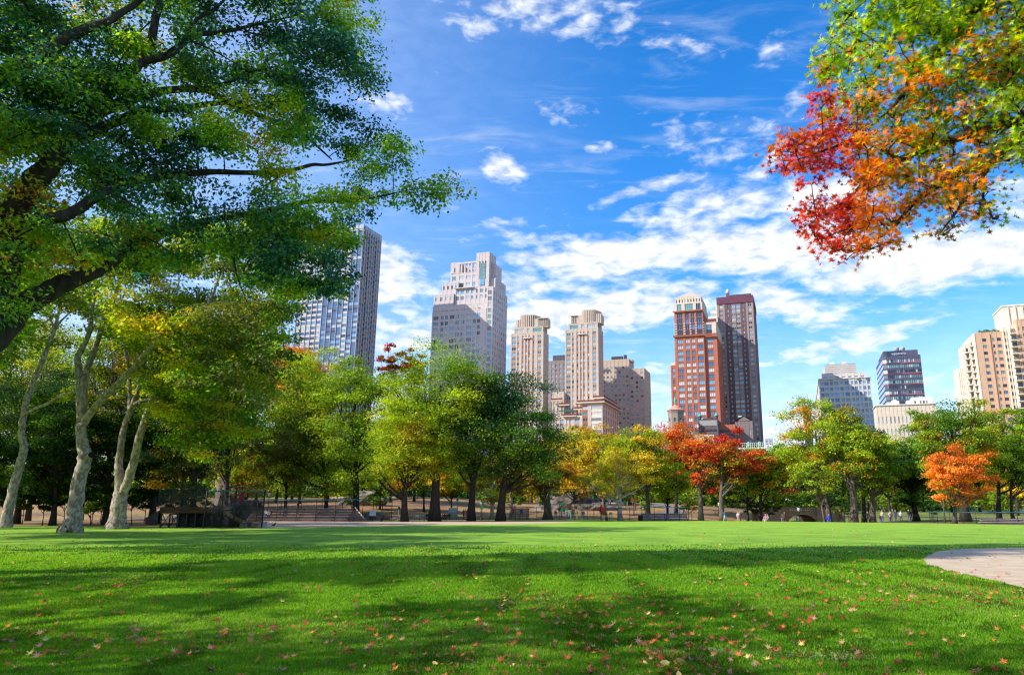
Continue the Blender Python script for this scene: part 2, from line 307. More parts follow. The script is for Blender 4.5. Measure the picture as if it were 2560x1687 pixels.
# lawn
def lawn_mat():
    m,nt,b=new_mat('lawn_surface'); l=nt.links.new; g=N(nt,'ShaderNodeNewGeometry')
    def noise(s,d,str=(1,1,1),r=.6):
        mp=N(nt,'ShaderNodeMapping'); mp.inputs['Scale'].default_value=str; l(g.outputs['Position'],mp.inputs[0])
        n=N(nt,'ShaderNodeTexNoise'); setin(n,Scale=s,Detail=d,Roughness=r); l(mp.outputs[0],n.inputs['Vector']); return n.outputs['Fac']
    cr=N(nt,'ShaderNodeValToRGB'); e=cr.color_ramp.elements; e[0].position=.36; e[0].color=c4((.10,.24,.014)); e[1].position=.66; e[1].color=c4((.25,.43,.03))
    l(noise(.35,5),cr.inputs[0])
    cr2=N(nt,'ShaderNodeValToRGB'); e=cr2.color_ramp.elements; e[0].position=.35; e[0].color=c4((.45,.5,.4)); e[1].position=.68; e[1].color=c4((1.35,1.3,1.4)); l(noise(14,6),cr2.inputs[0])
    mu=N(nt,'ShaderNodeMix'); mu.data_type='RGBA'; mu.blend_type='MULTIPLY'; mu.inputs[0].default_value=.75; l(cr.outputs[0],mu.inputs[6]); l(cr2.outputs[0],mu.inputs[7])
    # mowing bands, running out across the field
    sp=N(nt,'ShaderNodeSeparateXYZ'); l(g.outputs['Position'],sp.inputs[0])
    def mm(op,a,b2):
        n=N(nt,'ShaderNodeMath'); n.operation=op
        for i,x in enumerate((a,b2)):
            if isinstance(x,(int,float)): n.inputs[i].default_value=x
            else: l(x,n.inputs[i])
        return n.outputs[0]
    ang=mm('ADD',mm('MULTIPLY',sp.outputs[0],.80),mm('MULTIPLY',sp.outputs[1],.60)); ang=mm('ADD',ang,mm('MULTIPLY',noise(.08,2),6.0))
    sn=mm('SINE',mm('MULTIPLY',ang,1.1),0.0)
    far=N(nt,'ShaderNodeMapRange'); far.inputs['From Min'].default_value=22; far.inputs['From Max'].default_value=60; l(sp.outputs[1],far.inputs[0])
    st_=N(nt,'ShaderNodeMapRange'); st_.inputs['From Min'].default_value=-.2; st_.inputs['From Max'].default_value=.9; st_.inputs['To Max'].default_value=.15; l(sn,st_.inputs[0])
    fac=mm('MULTIPLY',st_.outputs[0],far.outputs[0])
    m2=N(nt,'ShaderNodeMix'); m2.data_type='RGBA'; l(fac,m2.inputs[0]); l(mu.outputs[2],m2.inputs[6]); m2.inputs[7].default_value=c4((.42,.60,.10))
    # turf paler with distance, and a dry patch
    m3=N(nt,'ShaderNodeMix'); m3.data_type='RGBA'; f3=N(nt,'ShaderNodeMapRange'); f3.inputs['From Min'].default_value=14; f3.inputs['From Max'].default_value=75; f3.inputs['To Max'].default_value=.34; l(sp.outputs[1],f3.inputs[0])
    l(f3.outputs[0],m3.inputs[0]); l(m2.outputs[2],m3.inputs[6]); m3.inputs[7].default_value=c4((.36,.56,.06))
    dp=G(1990,1640); vd=N(nt,'ShaderNodeVectorMath'); vd.operation='DISTANCE'
    mp=N(nt,'ShaderNodeMapping'); mp.inputs['Scale'].default_value=(.55,1.3,1); l(g.outputs['Position'],mp.inputs[0]); l(mp.outputs[0],vd.inputs[0]); vd.inputs[1].default_value=(dp.x*.55,dp.y*1.3,0)
    dd=mm('ADD',vd.outputs['Value'],mm('MULTIPLY',noise(2.0,5),1.9)); f4=N(nt,'ShaderNodeMapRange'); f4.inputs['From Min'].default_value=3.0; f4.inputs['From Max'].default_value=1.3; f4.inputs['To Max'].default_value=.7; l(dd,f4.inputs[0])
    m4=N(nt,'ShaderNodeMix'); m4.data_type='RGBA'; l(f4.outputs[0],m4.inputs[0]); l(m3.outputs[2],m4.inputs[6]); m4.inputs[7].default_value=c4((.33,.27,.13))
    l(m4.outputs[2],b.inputs['Base Color']); setin(b,Roughness=.85); b.inputs['Specular IOR Level'].default_value=.15
    bp=N(nt,'ShaderNodeBump'); setin(bp,Strength=.6,Distance=.06); l(noise(30,5),bp.inputs['Height']); l(bp.outputs[0],b.inputs['Normal'])
    return m
mb=MB()
edge=[(-700,1309),(-300,1314),(100,1315),(400,1317.5),(650,1318.5),(668,1302),(1000,1299.5),(1200,1297),(1320,1295),(1440,1297),(1640,1300),(1900,1302.5),(2200,1306),(2400,1309),(2560,1312),(2750,1312),(3000,1309)]
pts=[Vector((-160,-60,0)),Vector((160,-60,0))]+[G(u,v) for u,v in edge[::-1]]
mb.poly([(p.x,p.y,0) for p in pts]); lo=mb.build('lawn',lawn_mat()); lo['kind']='structure'
DIRT=surf('infield_clay',(.56,.40,.29),(.45,.31,.22),.35,.95,.25,detail=9,lo=.3,hi=.7,bscale=25,spec=.1)
DIRT2=surf('pale_sand',(.56,.44,.31),(.42,.32,.22),1.3,.95,.3,detail=10,lo=.3,hi=.7,bscale=22,spec=.1)
mb=MB(); mb.poly([(G(u,v).x,G(u,v).y,.004) for u,v in [(640,1319.5),(680,1318.3),(850,1316),(1000,1313.2),(1150,1311),(1280,1309.5),(1380,1307.5),(1440,1305.2),(1446,1304.2),(1420,1303.6),(1330,1302.8),(1200,1302.7),(1000,1302),(830,1301.6),(655,1301.2)]])
o=mb.build('infield_dirt',DIRT); o['kind']='structure'
# gravel circle at right
cpts=[(2309,1402),(2313,1393),(2330,1384),(2355,1377),(2400,1372),(2480,1369.5),(2560,1368.5),(2700,1369),(2850,1373),(2950,1392),(2960,1430),(2880,1480),(2700,1492),(2620,1485),(2560,1472),(2500,1456),(2440,1443),(2400,1434),(2350,1420),(2320,1411)]
mb=MB(); q=[G(u,v) for u,v in cpts]; fine=[]
for i in range(len(q)):
    a,b_=q[i],q[(i+1)%len(q)]; a0,b3=q[i-1],q[(i+2)%len(q)]
    for k in range(16):
        t=k/16; p=.5*((2*a)+(-a0+b_)*t+(2*a0-5*a+4*b_-b3)*t*t+(-a0+3*a-3*b_+b3)*t**3)
        fine.append((p.x+random.uniform(-.09,.09),p.y+random.uniform(-.09,.09),.005))
mb.poly(fine); o=mb.build('sand_path',DIRT2); o['kind']='structure'; SANDPOLY=[(p[0],p[1]) for p in fine]
def inside(x,y,poly):
    c=False; j=len(poly)-1
    for i in range(len(poly)):
        if (poly[i][1]>y)!=(poly[j][1]>y) and x<(poly[j][0]-poly[i][0])*(y-poly[i][1])/(poly[j][1]-poly[i][1])+poly[i][0]: c=not c
        j=i
    return c
# road across the rise (light kerb strip) and winding path
def strip(name, line, wdt, mat, lift=.05, thick=0):
    mb=MB(); prev=None
    for i in range(len(line)-1):
        a,b=Vector(line[i]),Vector(line[i+1]); n=max(1,int((b-a).length/1.5))
        for k in range(n+ (1 if i==len(line)-2 else 0)):
            p=a.lerp(b,k/n); d=(b-a).normalized(); s=Vector((-d.y,d.x))*wdt/2
            row=[(p.x+s.x,p.y+s.y,H(p.x+s.x,p.y+s.y)+lift),(p.x-s.x,p.y-s.y,H(p.x-s.x,p.y-s.y)+lift)]
            if prev:
                mb.quad(prev[1],row[1],row[0],prev[0])
                if thick: mb.quad((prev[1][0],prev[1][1],prev[1][2]-thick),(row[1][0],row[1][1],row[1][2]-thick),row[1],prev[1])
            prev=row
    o=mb.build(name,mat); o['kind']='structure'; return o
ASPH=surf('asphalt',(.20,.175,.165),(.15,.13,.125),2,.9,.2); CONC=surf('pale_kerb_stone',(.62,.58,.52),(.5,.46,.4),2,.9)
strip('road',[(-70,222),(10,222),(60,222),(140,222)],9,ASPH,.10)
strip('kerb',[(-70,217),(10,217),(60,217),(140,217)],.7,CONC,.34,.4)
strip('path',[(14.5,118),(17,130),(19,150),(24,175),(20,200),(18,217)],4.2,ASPH,.08)
strip('path',[(-90,121),(-44,121),(14,120)],3.2,surf('pinkish_path',(.42,.32,.27),(.33,.25,.2),2,.95),.07)
# ---------------------------------------------------------------- grass blades (near) and fallen leaves
n=900000; rng=np.random.default_rng(3)
t=rng.uniform(0,1,n); Y=6.6/(1-t*(1-6.6/37.0))            # dense near the camera
X=rng.uniform(-1.0,.95,n)*Y; keep=rng.random(n)<np.clip((37-Y)/17,0,1)**.8
sx,sy=np.array(SANDPOLY)[:,0],np.array(SANDPOLY)[:,1]
cand=np.where((X>sx.min()-.1)&(X<sx.max()+.1)&(Y>sy.min()-.1)&(Y<sy.max()+.1))[0]
cin=np.zeros(len(cand),bool); j=len(sx)-1
for i in range(len(sx)):
    cond=((sy[i]>Y[cand])!=(sy[j]>Y[cand]))
    xi=(sx[j]-sx[i])*(Y[cand]-sy[i])/((sy[j]-sy[i]) if abs(sy[j]-sy[i])>1e-9 else 1e-9)+sx[i]
    cin^=(cond&(X[cand]<xi)); j=i
keep[cand[cin]]=False
dp=G(1990,1640); dd=np.sqrt(((X-dp.x)*.55)**2+((Y-dp.y)*1.3)**2); keep&=~((dd+.5*np.sin(X*3.1+Y*2.3)*np.cos(Y*4.7-X*1.3)<rng.uniform(.2,1.5,n))&(rng.random(n)<.82))
for (bu,bv,br) in ((1250,1660,.45),(2240,1600,.55),(1700,1625,.3),(640,1670,.35),(2420,1560,.5),(1480,1560,.35),(300,1600,.3)):
    bp_=G(bu,bv); d3=np.sqrt((X-bp_.x)**2*.5+(Y-bp_.y)**2*2)+.2*np.sin(X*9+Y*7); keep&=~((d3<br*rng.uniform(.3,1.2,n))&(rng.random(n)<.85))
X,Y=X[keep],Y[keep]; n=len(X); pp=np.stack([X,Y,np.zeros(n)],1)
patch=fld(pp,1.6,5); patch2=fld(pp,.35,9)
h=rng.uniform(.022,.048,n)*(1+.25*(patch-.5))*(1+Y/60); wd=.0035+.00075*Y
a=rng.uniform(0,2*pi,n); lean=rng.uniform(.1,.75,n)*h; la=rng.uniform(0,2*pi,n)
V=np.zeros((n,3,3)); V[:,0]=pp+np.stack([np.cos(a)*wd,np.sin(a)*wd,0*a],1); V[:,1]=pp-np.stack([np.cos(a)*wd,np.sin(a)*wd,0*a],1)
V[:,2]=pp+np.stack([np.cos(la)*lean,np.sin(la)*lean,h],1)
base=np.array([.075,.235,.010]); tipc=np.array([.30,.48,.035]); dry=np.array([.35,.33,.12])
p3=fld(pp,4.5,17); tt=np.clip(.45*patch2+.3*patch+.25*p3+rng.normal(0,.22,n),0,1)[:,None]; C=base*(1-tt)+tipc*tt; C=C*(1-.35*(p3<.28))[:,None]
dm=(rng.random(n)<.03+.10*(fld(pp,.9,55)>.8))[:,None]; C=np.where(dm,dry,C)
me=mesh_np('grass',V.reshape(-1,3),3,GRASSM,C); o=link('grass',me); tag(o,kind='stuff')
o['label']='short mown green grass blades covering the near lawn'; o['category']='grass'
# fallen leaves: 300 individuals (largest on screen), the rest one mass
lr=np.random.default_rng(21); n=7500
t=lr.uniform(0,1,n); LY=7.3/(1-t*(1-7.3/75.0)); LX=lr.uniform(-.80,.62,n)*LY
wgt=.12+1.0*fld(np.stack([LX,LY,0*LX],1),1.1,13)**2; wgt*=np.where(LX/LY>0,1.0,.6); kp=lr.random(n)<wgt
LX,LY=LX[kp],LY[kp]
order=np.argsort(LY); LX,LY=LX[order],LY[order]
LC=[('re',(.38,.07,.035),'red'),('or',(.60,.19,.05),'orange'),('pk',(.48,.22,.15),'pinkish tan'),('br',(.26,.12,.05),'brown'),('ye',(.74,.52,.16),'yellow')]
lm=[]
for i,(k,c,nm) in enumerate(LC):
    mt=surf('leaf_'+nm.replace(' ','_'),c,tuple(x*.7 for x in c),18,.75,.2)
    for sh in (('oak','star') if k!='ye' else ('leaf5',)):
        S=SHAPES[sh]*(.105 if sh!='leaf5' else .10)*(np.array([.8,1.1])); cx=.15
        m_=MB(); c0=len(m_.v); m_.v.append((0,0,.012)); K=len(S)
        for p in S:
            r=sqrt(p[0]**2+p[1]**2); m_.v.append((p[0],p[1],.012+2.6*r*r+.02*sin(7*p[0]*10)))
        for kk in range(K): m_.f.append((0,1+kk,1+(kk+1)%K)); m_.m.append(0); m_.sm.append(0)
        lm.append((m_.mesh('fallen_leaf',mt),nm,sh))
shape_word={'oak':'deeply lobed','star':'pointed','leaf5':'oval'}
ni=0
for x,y in zip(LX,LY):
    if ni>=300: break
    if inside(x,y,SANDPOLY) and lr.random()<.6: continue
    k=int(lr.choice(len(lm),p=np.array([.28,.02,.28,.02,.13,.01,.17,.03,.06])/1.0))
    me,nm,sh=lm[k]; o=link('fallen_leaf',me); s=lr.uniform(.45,1.15); o.scale=(s,s,s)
    o.location=(x,y,.020+.015*lr.random()); o.rotation_euler=(lr.normal(0,.45),lr.normal(0,.45),lr.uniform(0,6.28))
    tag(o,f'{nm} {shape_word[sh]} fallen leaf lying on the near grass','fallen leaf',f'{nm} {shape_word[sh]} leaves fallen on the near lawn'); ni+=1
rx,ry=LX[ni:],LY[ni:]; n=len(rx)
Pn=np.stack([rx,ry,np.full(n,.045)+ry*.0006],1); Nn=np.stack([lr.normal(0,.45,n),lr.normal(0,.45,n)-.25,np.ones(n)],1)
cc_=np.array([c for _,c,_ in LC])[lr.choice(5,n,p=[.34,.30,.12,.18,.06])]*lr.uniform(.7,1.2,(n,1))
o=link('leaf_litter',leaf_mesh('leaf_litter',Pn,Nn,lr.uniform(.06,.12,n)*(1+ry/90),cc_,LITTER,'oak',lr,.3)); o['kind']='stuff'; o['label']='red orange and brown leaves strewn thinly across the farther lawn'; o['category']='leaf litter'
SHADE=[('broad oak left of the camera, only its shade on the near lawn in view',-22,2,21,5,8,901,.3),
('loose crowned oak left of the frame level with the nearest lawn',-31,10,22,5,7,905,.3),
('tall oak outside the left edge between camera and plane trees',-37,37,24,6,9,903,1.0),
('oak outside the left edge beyond the big leaning one',-48,50,26,7,10,904,1.0),
('oak outside the left edge between the big leaning one and the tall one',-31.5,29,21,6,7.5,908,.6),
('oak outside the left edge beside the leftmost plane tree',-62,66,27,7,10,909,1.0),
('oak outside the left edge halfway to the plane trees',-44,43,23,6,8,910,.8),
('oak behind the camera on the right, its shade reaches the lower right lawn',-3,-6,15,7,4.5,907,.25)]
# ---------------------------------------------------------------- trees
def sprays(C, R, flat, nsub, per, sub_sig, rng, shell=.55):
    """two-level leaf scatter round clump centres C (n,3) radius R (n) -> points, normals, clump ids"""
    n=len(C); ids=np.repeat(np.arange(n),nsub)
    d=rng.normal(size=(n*nsub,3)); d/=np.linalg.norm(d,axis=1,keepdims=True); d[:,2]=np.abs(d[:,2])*.9-.25*rng.random(n*nsub)
    r=(shell+(1-shell)*rng.random(n*nsub))[:,None]
    S=C[ids]+d*r*R[ids][:,None]*np.array([1,1,flat])
    ids2=np.repeat(ids,per); sid=np.repeat(np.arange(n*nsub),per)
    g=rng.normal(size=(len(ids2),3))*np.array([1,1,.55])*(sub_sig*R[ids2])[:,None]
    Pn=S[sid]+g
    out=Pn-C[ids2]; out/=np.maximum(np.linalg.norm(out,axis=1,keepdims=True),1e-5)
    Nn=out*.5+np.array([0,0,.75])+rng.normal(size=Pn.shape)*.55
    return Pn,Nn,ids2,S
def bez(a,b,c,n=6):
    return [a*(1-t)**2+b*2*t*(1-t)+c*t*t for t in [i/(n-1) for i in range(n)]]
def make_tree(name,label,base,top,bot,cen,rad,pal,w,seed,bark=BARK,tr=.4,leaf=.34,nleaf=14000,ncl=70,group=None,shape='round',lean=None,limbs=12,cat='tree',pscale=.25,clr=.29,forks=1,mat=None,crown='crown'):
    rng=np.random.default_rng(seed); rs=random.Random(seed)
    bz=H(*base); root=empty(name,(base[0],base[1],bz)); tag(root,label,cat,group)
    zc=(top+bot)/2; rz=(top-bot)/2; rx,ry=rad; o=np.array([base[0],base[1],bz])
    cr=clr*min(rx,rz)*rng.uniform(.6,1.25,ncl)
    d=rng.normal(size=(ncl,3)); d/=np.linalg.norm(d,axis=1,keepdims=True)
    lob=1+.20*np.sin(3*np.arctan2(d[:,1],d[:,0])+seed)+.10*np.sin(5*d[:,2]+seed*1.7)
    rr=(rng.uniform(.12,1,ncl)**.5)*lob
    rr=np.minimum(rr,1.12)
    E=np.array([rx,ry,rz]); C=d*rr[:,None]*np.maximum(E-cr[:,None]*.85,E*.4)
    if shape=='cone':
        t=(C[:,2]/rz+1)/2; f=(1.15-t)*1.0; C[:,0]*=f; C[:,1]*=f; cr=cr*np.clip(f,.35,1)
    elif shape=='flat':   # spreading: wide above, clipped below
        C[:,2]=np.where(C[:,2]<0,C[:,2]*.75,C[:,2])
    elif shape=='oval':
        t=(C[:,2]/rz+1)/2; f=.72+.55*np.sin(np.clip(t,0,1)*2.6); C[:,0]*=f; C[:,1]*=f
    C+=np.array([cen[0],cen[1],zc])
    nsub=11; per=max(3,int(nleaf/(ncl*nsub)))
    Pn,Nn,ids,S=sprays(C,cr,.7,nsub,per,.27,rng,.45)
    cols=palette_cols(Pn,ids,ncl,pal,w,seed,pscale,rng)
    me=leaf_mesh(crown,Pn-o,Nn,leaf*rng.uniform(.6,1.2,len(Pn)),cols,mat or LEAF,'diamond',rng)
    link(crown,me,root)
    # wood
    mb=MB(); b0=Vector((0,0,-.1)); cz=Vector((cen[0]-base[0],cen[1]-base[1],zc+rz*.35-bz))
    ht=cz.z; kink=Vector(((lean or 0)+rs.uniform(-.25,.25),rs.uniform(-.2,.2),ht*.33))
    tp=[]; nseg=9
    for i in range(nseg):
        t=i/(nseg-1); p=Vector((kink.x*sin(min(1,t*1.6)*pi*.5)*(1-t)+cz.x*t**1.6,kink.y*(1-t)*t*2+cz.y*t**1.6,-.1+(ht+.1)*t))
        p.x+=.12*tr*sin(t*9+seed); tp.append(p)
    tr_r=[tr*(1.45 if i==0 else 1)*(1-.80*(i/(nseg-1))**1.1) for i in range(nseg)]; tr_r[1]=tr*.98
    mb.tube(tp,tr_r,10)
    def at(t):
        f=t*(nseg-1); i=min(nseg-2,int(f)); return tp[i].lerp(tp[i+1],f-i), tr_r[i]+(tr_r[i+1]-tr_r[i])*(f-i)
    order=list(range(ncl)); rs.shuffle(order)
    z0=max(.22,(bot-bz)*.62/max(ht,1)) if bot>bz+1 else .25
    for k in order[:limbs*2]:
        e=Vector(C[k]-o); tt=min(.92,max(z0,(e.z/ht)*.62+rs.uniform(-.08,.05))); s,r0=at(tt)
        big=(order.index(k)<limbs); r1=(r0*.55 if big else r0*.28)
        mid=s.lerp(e,.5)+Vector((0,0,-(e-s).length*.06)) if e.z<s.z+1 else s.lerp(e,.45)+Vector(((e.x-s.x)*.12,(e.y-s.y)*.12,-.05*(e-s).length))
        pts=bez(s,mid,e,6); mb.tube(pts,[r1*(1-.85*i/5)+.015 for i in range(6)],6,cap=False)
        for q in range(2):
            e2=Vector(S[k*nsub+rs.randrange(nsub)]-o); s2=pts[3]; mb.tube([s2,s2.lerp(e2,.5)+Vector((0,0,.15)),e2],[r1*.35+.01,r1*.2+.01,.012],4,cap=False)
    mb.build('trunk',bark,root)
    return root
def T(label,ub,D,vtop,vbot,hw,pal,w,uc=None,tr=.4,**k):
    vbot=min(vbot+(36 if ub<1400 else 22),max(vbot,1266)); vtop-=14; ztop,zbot=Z_at(vtop,D),Z_at(vbot,D); zc=(ztop+zbot)/2; uc=ub if uc is None else uc
    hb=0
    for _ in range(3): bx=X_at(ub,D,hb); hb=H(bx,D)
    cx=X_at(uc,D,zc); rx=hw*1.17/F*depth(D,zc); zbot=max(zbot,hb+.6)
    T.n+=1; area=rx*(ztop-zbot)
    lf=k.pop('leaf',.34*(D/120)**.75); dens=k.pop('dens',1.0); nl=k.pop('nleaf',int(min(40000,max(3000,dens*3.0*1.57*area/(.19*lf*lf)))))
    return make_tree(k.pop('name','tree'),label,(bx,D),ztop,zbot,(cx,D+k.pop('dy',0)),(rx,k.pop('ry',rx*.85)),pal,w,100+T.n*7,tr=tr*.88,leaf=lf,nleaf=nl,ncl=k.pop('ncl',int(min(150,max(30,area*.62)))),**k)
T.n=0
g1='green oaks edging the field'
GRN=(['gr','md','yg','ye'],[3,5,2,.15])
T('tall bright green oak above the fenced bleacher, dark forking trunk',888,124,866,1225,120,['gr','md','yg','or'],[2,6,4,.12],uc=880,tr=.62,group=g1,name='oak_tree')
T('bright green tree whose crown is cut by the overhanging near canopy',815,128,852,1215,122,['gr','md','yg'],[2,5,4],uc=770,tr=.36,group=g1,name='oak_tree')
T('dark trunked oak with low yellow boughs in front of the glassy stone tower',1010,110,985,1225,118,['md','yg','ye','or'],[3,5,2,.5],uc=1020,tr=.55,group=g1,name='oak_tree')
T('tallest yellow green oak of the central row, thick grey forked trunk',1085,113,855,1195,155,['gr','md','yg','ye'],[2,4,5,.8],uc=1100,tr=.85,group=g1,name='oak_tree')
T('blue green oak with twin dark stems beside the tall yellow green oak',1178,115,905,1215,100,['bg','gr','md','yg'],[4,4,2,.3],uc=1195,tr=.62,group=g1,name='oak_tree')
T('dark green wide oak at the end of the row beside the yellow maples',1252,114,930,1235,140,['dk','bg','gr','md'],[3,5,4,1.2],uc=1290,tr=.72,group=g1,name='oak_tree')
T('feathery olive conifer behind the fenced bleacher',713,127,985,1268,100,['ol','ce','md','ru'],[4,3,3,.6],tr=.3,name='conifer',shape='oval',bark=BARK)
T('thin double stemmed green tree behind the bleacher fence',744,138,1020,1230,70,['md','yg','gr'],[4,3,3],tr=.2,name='tree')
T('yellow lit tree glowing behind the dark rock outcrop',615,150,1075,1250,75,['yg','ye','md'],[5,3,1],tr=.25,name='tree')
T('orange topped maple peeking over the green oaks beside the glass tower',748,165,862,1010,80,['or','lo','go'],[4,3,2],tr=.3,name='maple_tree')
T('pale orange tree top under the hanging canopy left of the green oaks',690,170,868,1010,55,['lo','or','go'],[3,2,2],tr=.3,name='maple_tree')
T('rusty red treetop between the two tallest green oaks',975,175,868,960,34,['ru','re','or'],[5,2,1],tr=.3,name='maple_tree')
T('rust brown treetop just left of the stone setback tower',1035,178,872,960,40,['ru','or','re'],[5,2,1],tr=.3,name='maple_tree')
T('slim green tree standing behind the thick grey forked oak',1060,150,1080,1225,70,['md','yg','gr'],[3,3,2],tr=.2)
T('pale trunked tree with amber leaves behind the field path',950,150,1060,1230,80,['md','gr','yg'],[3,3,2],tr=.22,bark=BARKG)
T('small yellow leaved tree beside the person in the red coat',1128,145,1150,1255,55,['go','yg','md'],[3,3,2],tr=.18)
T('white stemmed plane tree with amber leaves right of the twin stemmed oak',1229,132,1130,1245,60,['go','ye','br','yg'],[4,2,2,2],tr=.42,bark=BARKPF,name='plane_tree')
T('pale forked plane tree behind the small fenced bleacher',1277,140,1110,1248,70,['go','ol','ye','yg'],[3,4,2,2],tr=.42,bark=BARKPF,name='plane_tree')
T('brown trunked plane tree at the left post of the tall backstop',1368,134,1095,1250,75,['go','ol','ye','br'],[4,3,2,1],uc=1362,tr=.85,bark=BARKG,name='plane_tree')
T('deep golden maple behind the tall backstop',1434,172,1152,1236,56,['ye','go','or'],[4,4,1],tr=.35,name='maple_tree')
T('high yellow tree crown under the stone apartment terraces',1465,196,1062,1200,95,['ye','yg','go'],[4,3,2],tr=.4)
T('yellow green tree between the backstop and the white plane tree',1405,205,1085,1215,70,['yg','ye','md'],[4,3,2],tr=.35)
T('white trunked yellow plane tree beside the small field fence',1551,122,1112,1262,88,['ye','yg','go'],[5,3,2],tr=.42,bark=BARKPF,name='plane_tree',ncl=60,dens=.6,limbs=18)
T('leaning dark trunked tree beside the red banner',1510,150,1150,1262,52,['yg','go','ye'],[4,3,2],uc=1500,tr=.5,bark=BARKG)
T('tall yellow green tree with a clean grey trunk behind the low bleacher',1621,128,1052,1240,88,['yg','md','go','ye'],[4,3,1.5,1],uc=1600,tr=.5,bark=BARKG)
T('young chartreuse tree rising over the low bleacher',1669,130,1150,1275,58,['yg','md','go'],[6,2,1],tr=.25,shape='oval')
T('scarlet and orange maple left of the grey trunked pair',1690,160,1046,1205,82,['or','re','yg','go'],[4,4,1.2,1],tr=.4,name='maple_tree')
T('thin red and gold maple with a bare bent grey trunk',1752,120,1062,1215,62,['re','or','go','yg'],[3,3,2,1.5],uc=1758,tr=.46,bark=BARKG,lean=.2,name='maple_tree',dens=.55)
T('large red maple with a straight grey trunk right of the bent one',1806,118,1078,1225,98,['re','or','ru','yg'],[5,4,2,.8],uc=1815,tr=.52,bark=BARKG,name='maple_tree')
T('green tree under the red maple beside the sandstone bridge',1870,124,1150,1262,70,['md','gr','yg'],[4,2,2],uc=1868,tr=.25)
T('green low forked tree just left of the bridge arch',1902,121,1110,1262,72,['md','gr','yg','or'],[4,3,2,.4],tr=.4,lean=.2)
T('rusty green tree crown above the bridge parapet',1935,150,1130,1262,60,['ru','gr','or','ol'],[2,4,1,3],tr=.3)
T('big mixed green and orange maple right of the bridge arch',2079,118,1004,1225,100,['md','yg','go','or'],[4,4,1.2,.8],uc=2040,tr=.52,bark=BARKG,lean=-.6,name='maple_tree')
T('low leafy tree hanging over the bridge arch',2064,112,1150,1275,60,['md','yg','gr'],[3,4,1],uc=2035,tr=.22,bark=BARKG,ncl=24,nleaf=2600)
T('tall straight trunked maple with an orange tinged top',2136,112,1002,1215,88,['md','yg','or','gr'],[3,4,1.2,2],uc=2130,tr=.66,bark=BARKG,name='maple_tree')
T('dark leaning trunked tree behind the tall straight maple',2160,126,1050,1230,70,['gr','dk','go'],[4,3,1],tr=.42)
T('pale leaning trunked tree between dark and orange trees',2182,114,1075,1225,76,['md','yg','gr'],[4,2,3],uc=2195,tr=.55,bark=BARKG,lean=.3)
T('dark dense tree on the slope left of the glowing orange maple',2292,124,1095,1275,85,['dk','gr','md'],[5,4,.8],uc=2270,tr=.5)
T('slim green filler tree behind the person in beige',2226,150,1080,1260,75,['gr','md','yg'],[3,2,2],tr=.28)
T('glowing orange maple at the field edge, lowest boughs near the fence',2387,97,1112,1278,88,['or','lo','go'],[5,5,1.2],uc=2405,tr=.3,leaf=.30,name='maple_tree',ncl=80,clr=.24,bark=BARKG)
T('thick trunked green and orange tree right behind the glowing orange maple',2416,110,1004,1200,118,['gr','md','go','or'],[4,4,1.2,.9],uc=2380,tr=.75,bark=BARK)
T('green crowned tree below the tan balconied tower',2499,118,1012,1215,84,['gr','md','yg','or'],[4,4,2,.5],tr=.42)
T('slender bent trunked tree near the right end of the fence',2534,112,1050,1235,52,['md','gr','yg'],[4,3,1],uc=2545,tr=.28,lean=-.5)
T('bright yellow tree low behind the slender bent trunk',2545,170,1160,1262,60,['ye','go','yg'],[5,2,1],tr=.3)
T('tall green and rust tree cut off by the right picture edge',2600,122,985,1220,70,['gr','md','go','ru'],[4,3,1,1],tr=.5)
T('small dark stemmed tree in front of the fence at right',2362,104,1175,1262,34,['gr','yg'],[3,2],tr=.14,nleaf=1500,ncl=14,bark=BARKG)
# background rows that close the view below the buildings
bgrow=[(905,200,1120,95,'gr'),(1000,215,1110,95,'md'),(1090,205,1130,90,'gr'),(1170,220,1130,80,'ol'),(1250,210,1140,80,'md'),(1330,225,1125,75,'go'),(1530,232,1110,80,'yg'),(1590,228,1120,70,'md'),
 (1700,215,1130,80,'gr'),(1760,230,1118,70,'ol'),(1830,225,1110,70,'ru'),(1890,215,1112,75,'gr'),(1960,190,1100,75,'md'),(2020,205,1120,70,'ol'),(2110,200,1090,80,'gr'),(2170,215,1085,80,'md'),(2240,200,1075,80,'go'),(2310,210,1065,80,'gr'),(2380,200,1070,80,'ol'),(2450,205,1060,85,'md'),(2530,205,1060,80,'gr'),
 (640,180,1090,90,'gr'),(730,185,1075,90,'md'),(820,190,1085,90,'dk'),(560,170,1060,90,'gr')]
nm_={'gr':'green','md':'mid green','ol':'olive','go':'gold tinged','yg':'lime green','ru':'rust tinged','dk':'dark green'}
between=['behind the tall bright green oak','behind the yellow boughed oak','behind the grey forked oak','behind the twin stemmed oak','behind the dark end oak','behind the small fenced bleacher','behind the white plane tree','behind the traffic light','behind the scarlet maple','behind the bent grey trunk','behind the large red maple','left of the bridge','above the bridge parapet','above the bridge arch','behind the straight maple','behind the pale leaning trunk','behind the dark slope tree','left of the orange maple','behind the orange maple','right of the orange maple','at the right picture edge','behind the rock outcrop','behind the feathery conifer','behind the fenced bleacher rail','left of the rock outcrop']
for (u,D,vt,hw,c),bt in zip(bgrow,between):
    T(f'distant {nm_[c]} tree {bt}',u,D,vt,1272,hw,[c,'gr','yg','go'],[5,4,1.2,.5],tr=.3,group='distant trees along the park edge',leaf=.55,dens=.8,ncl=50)
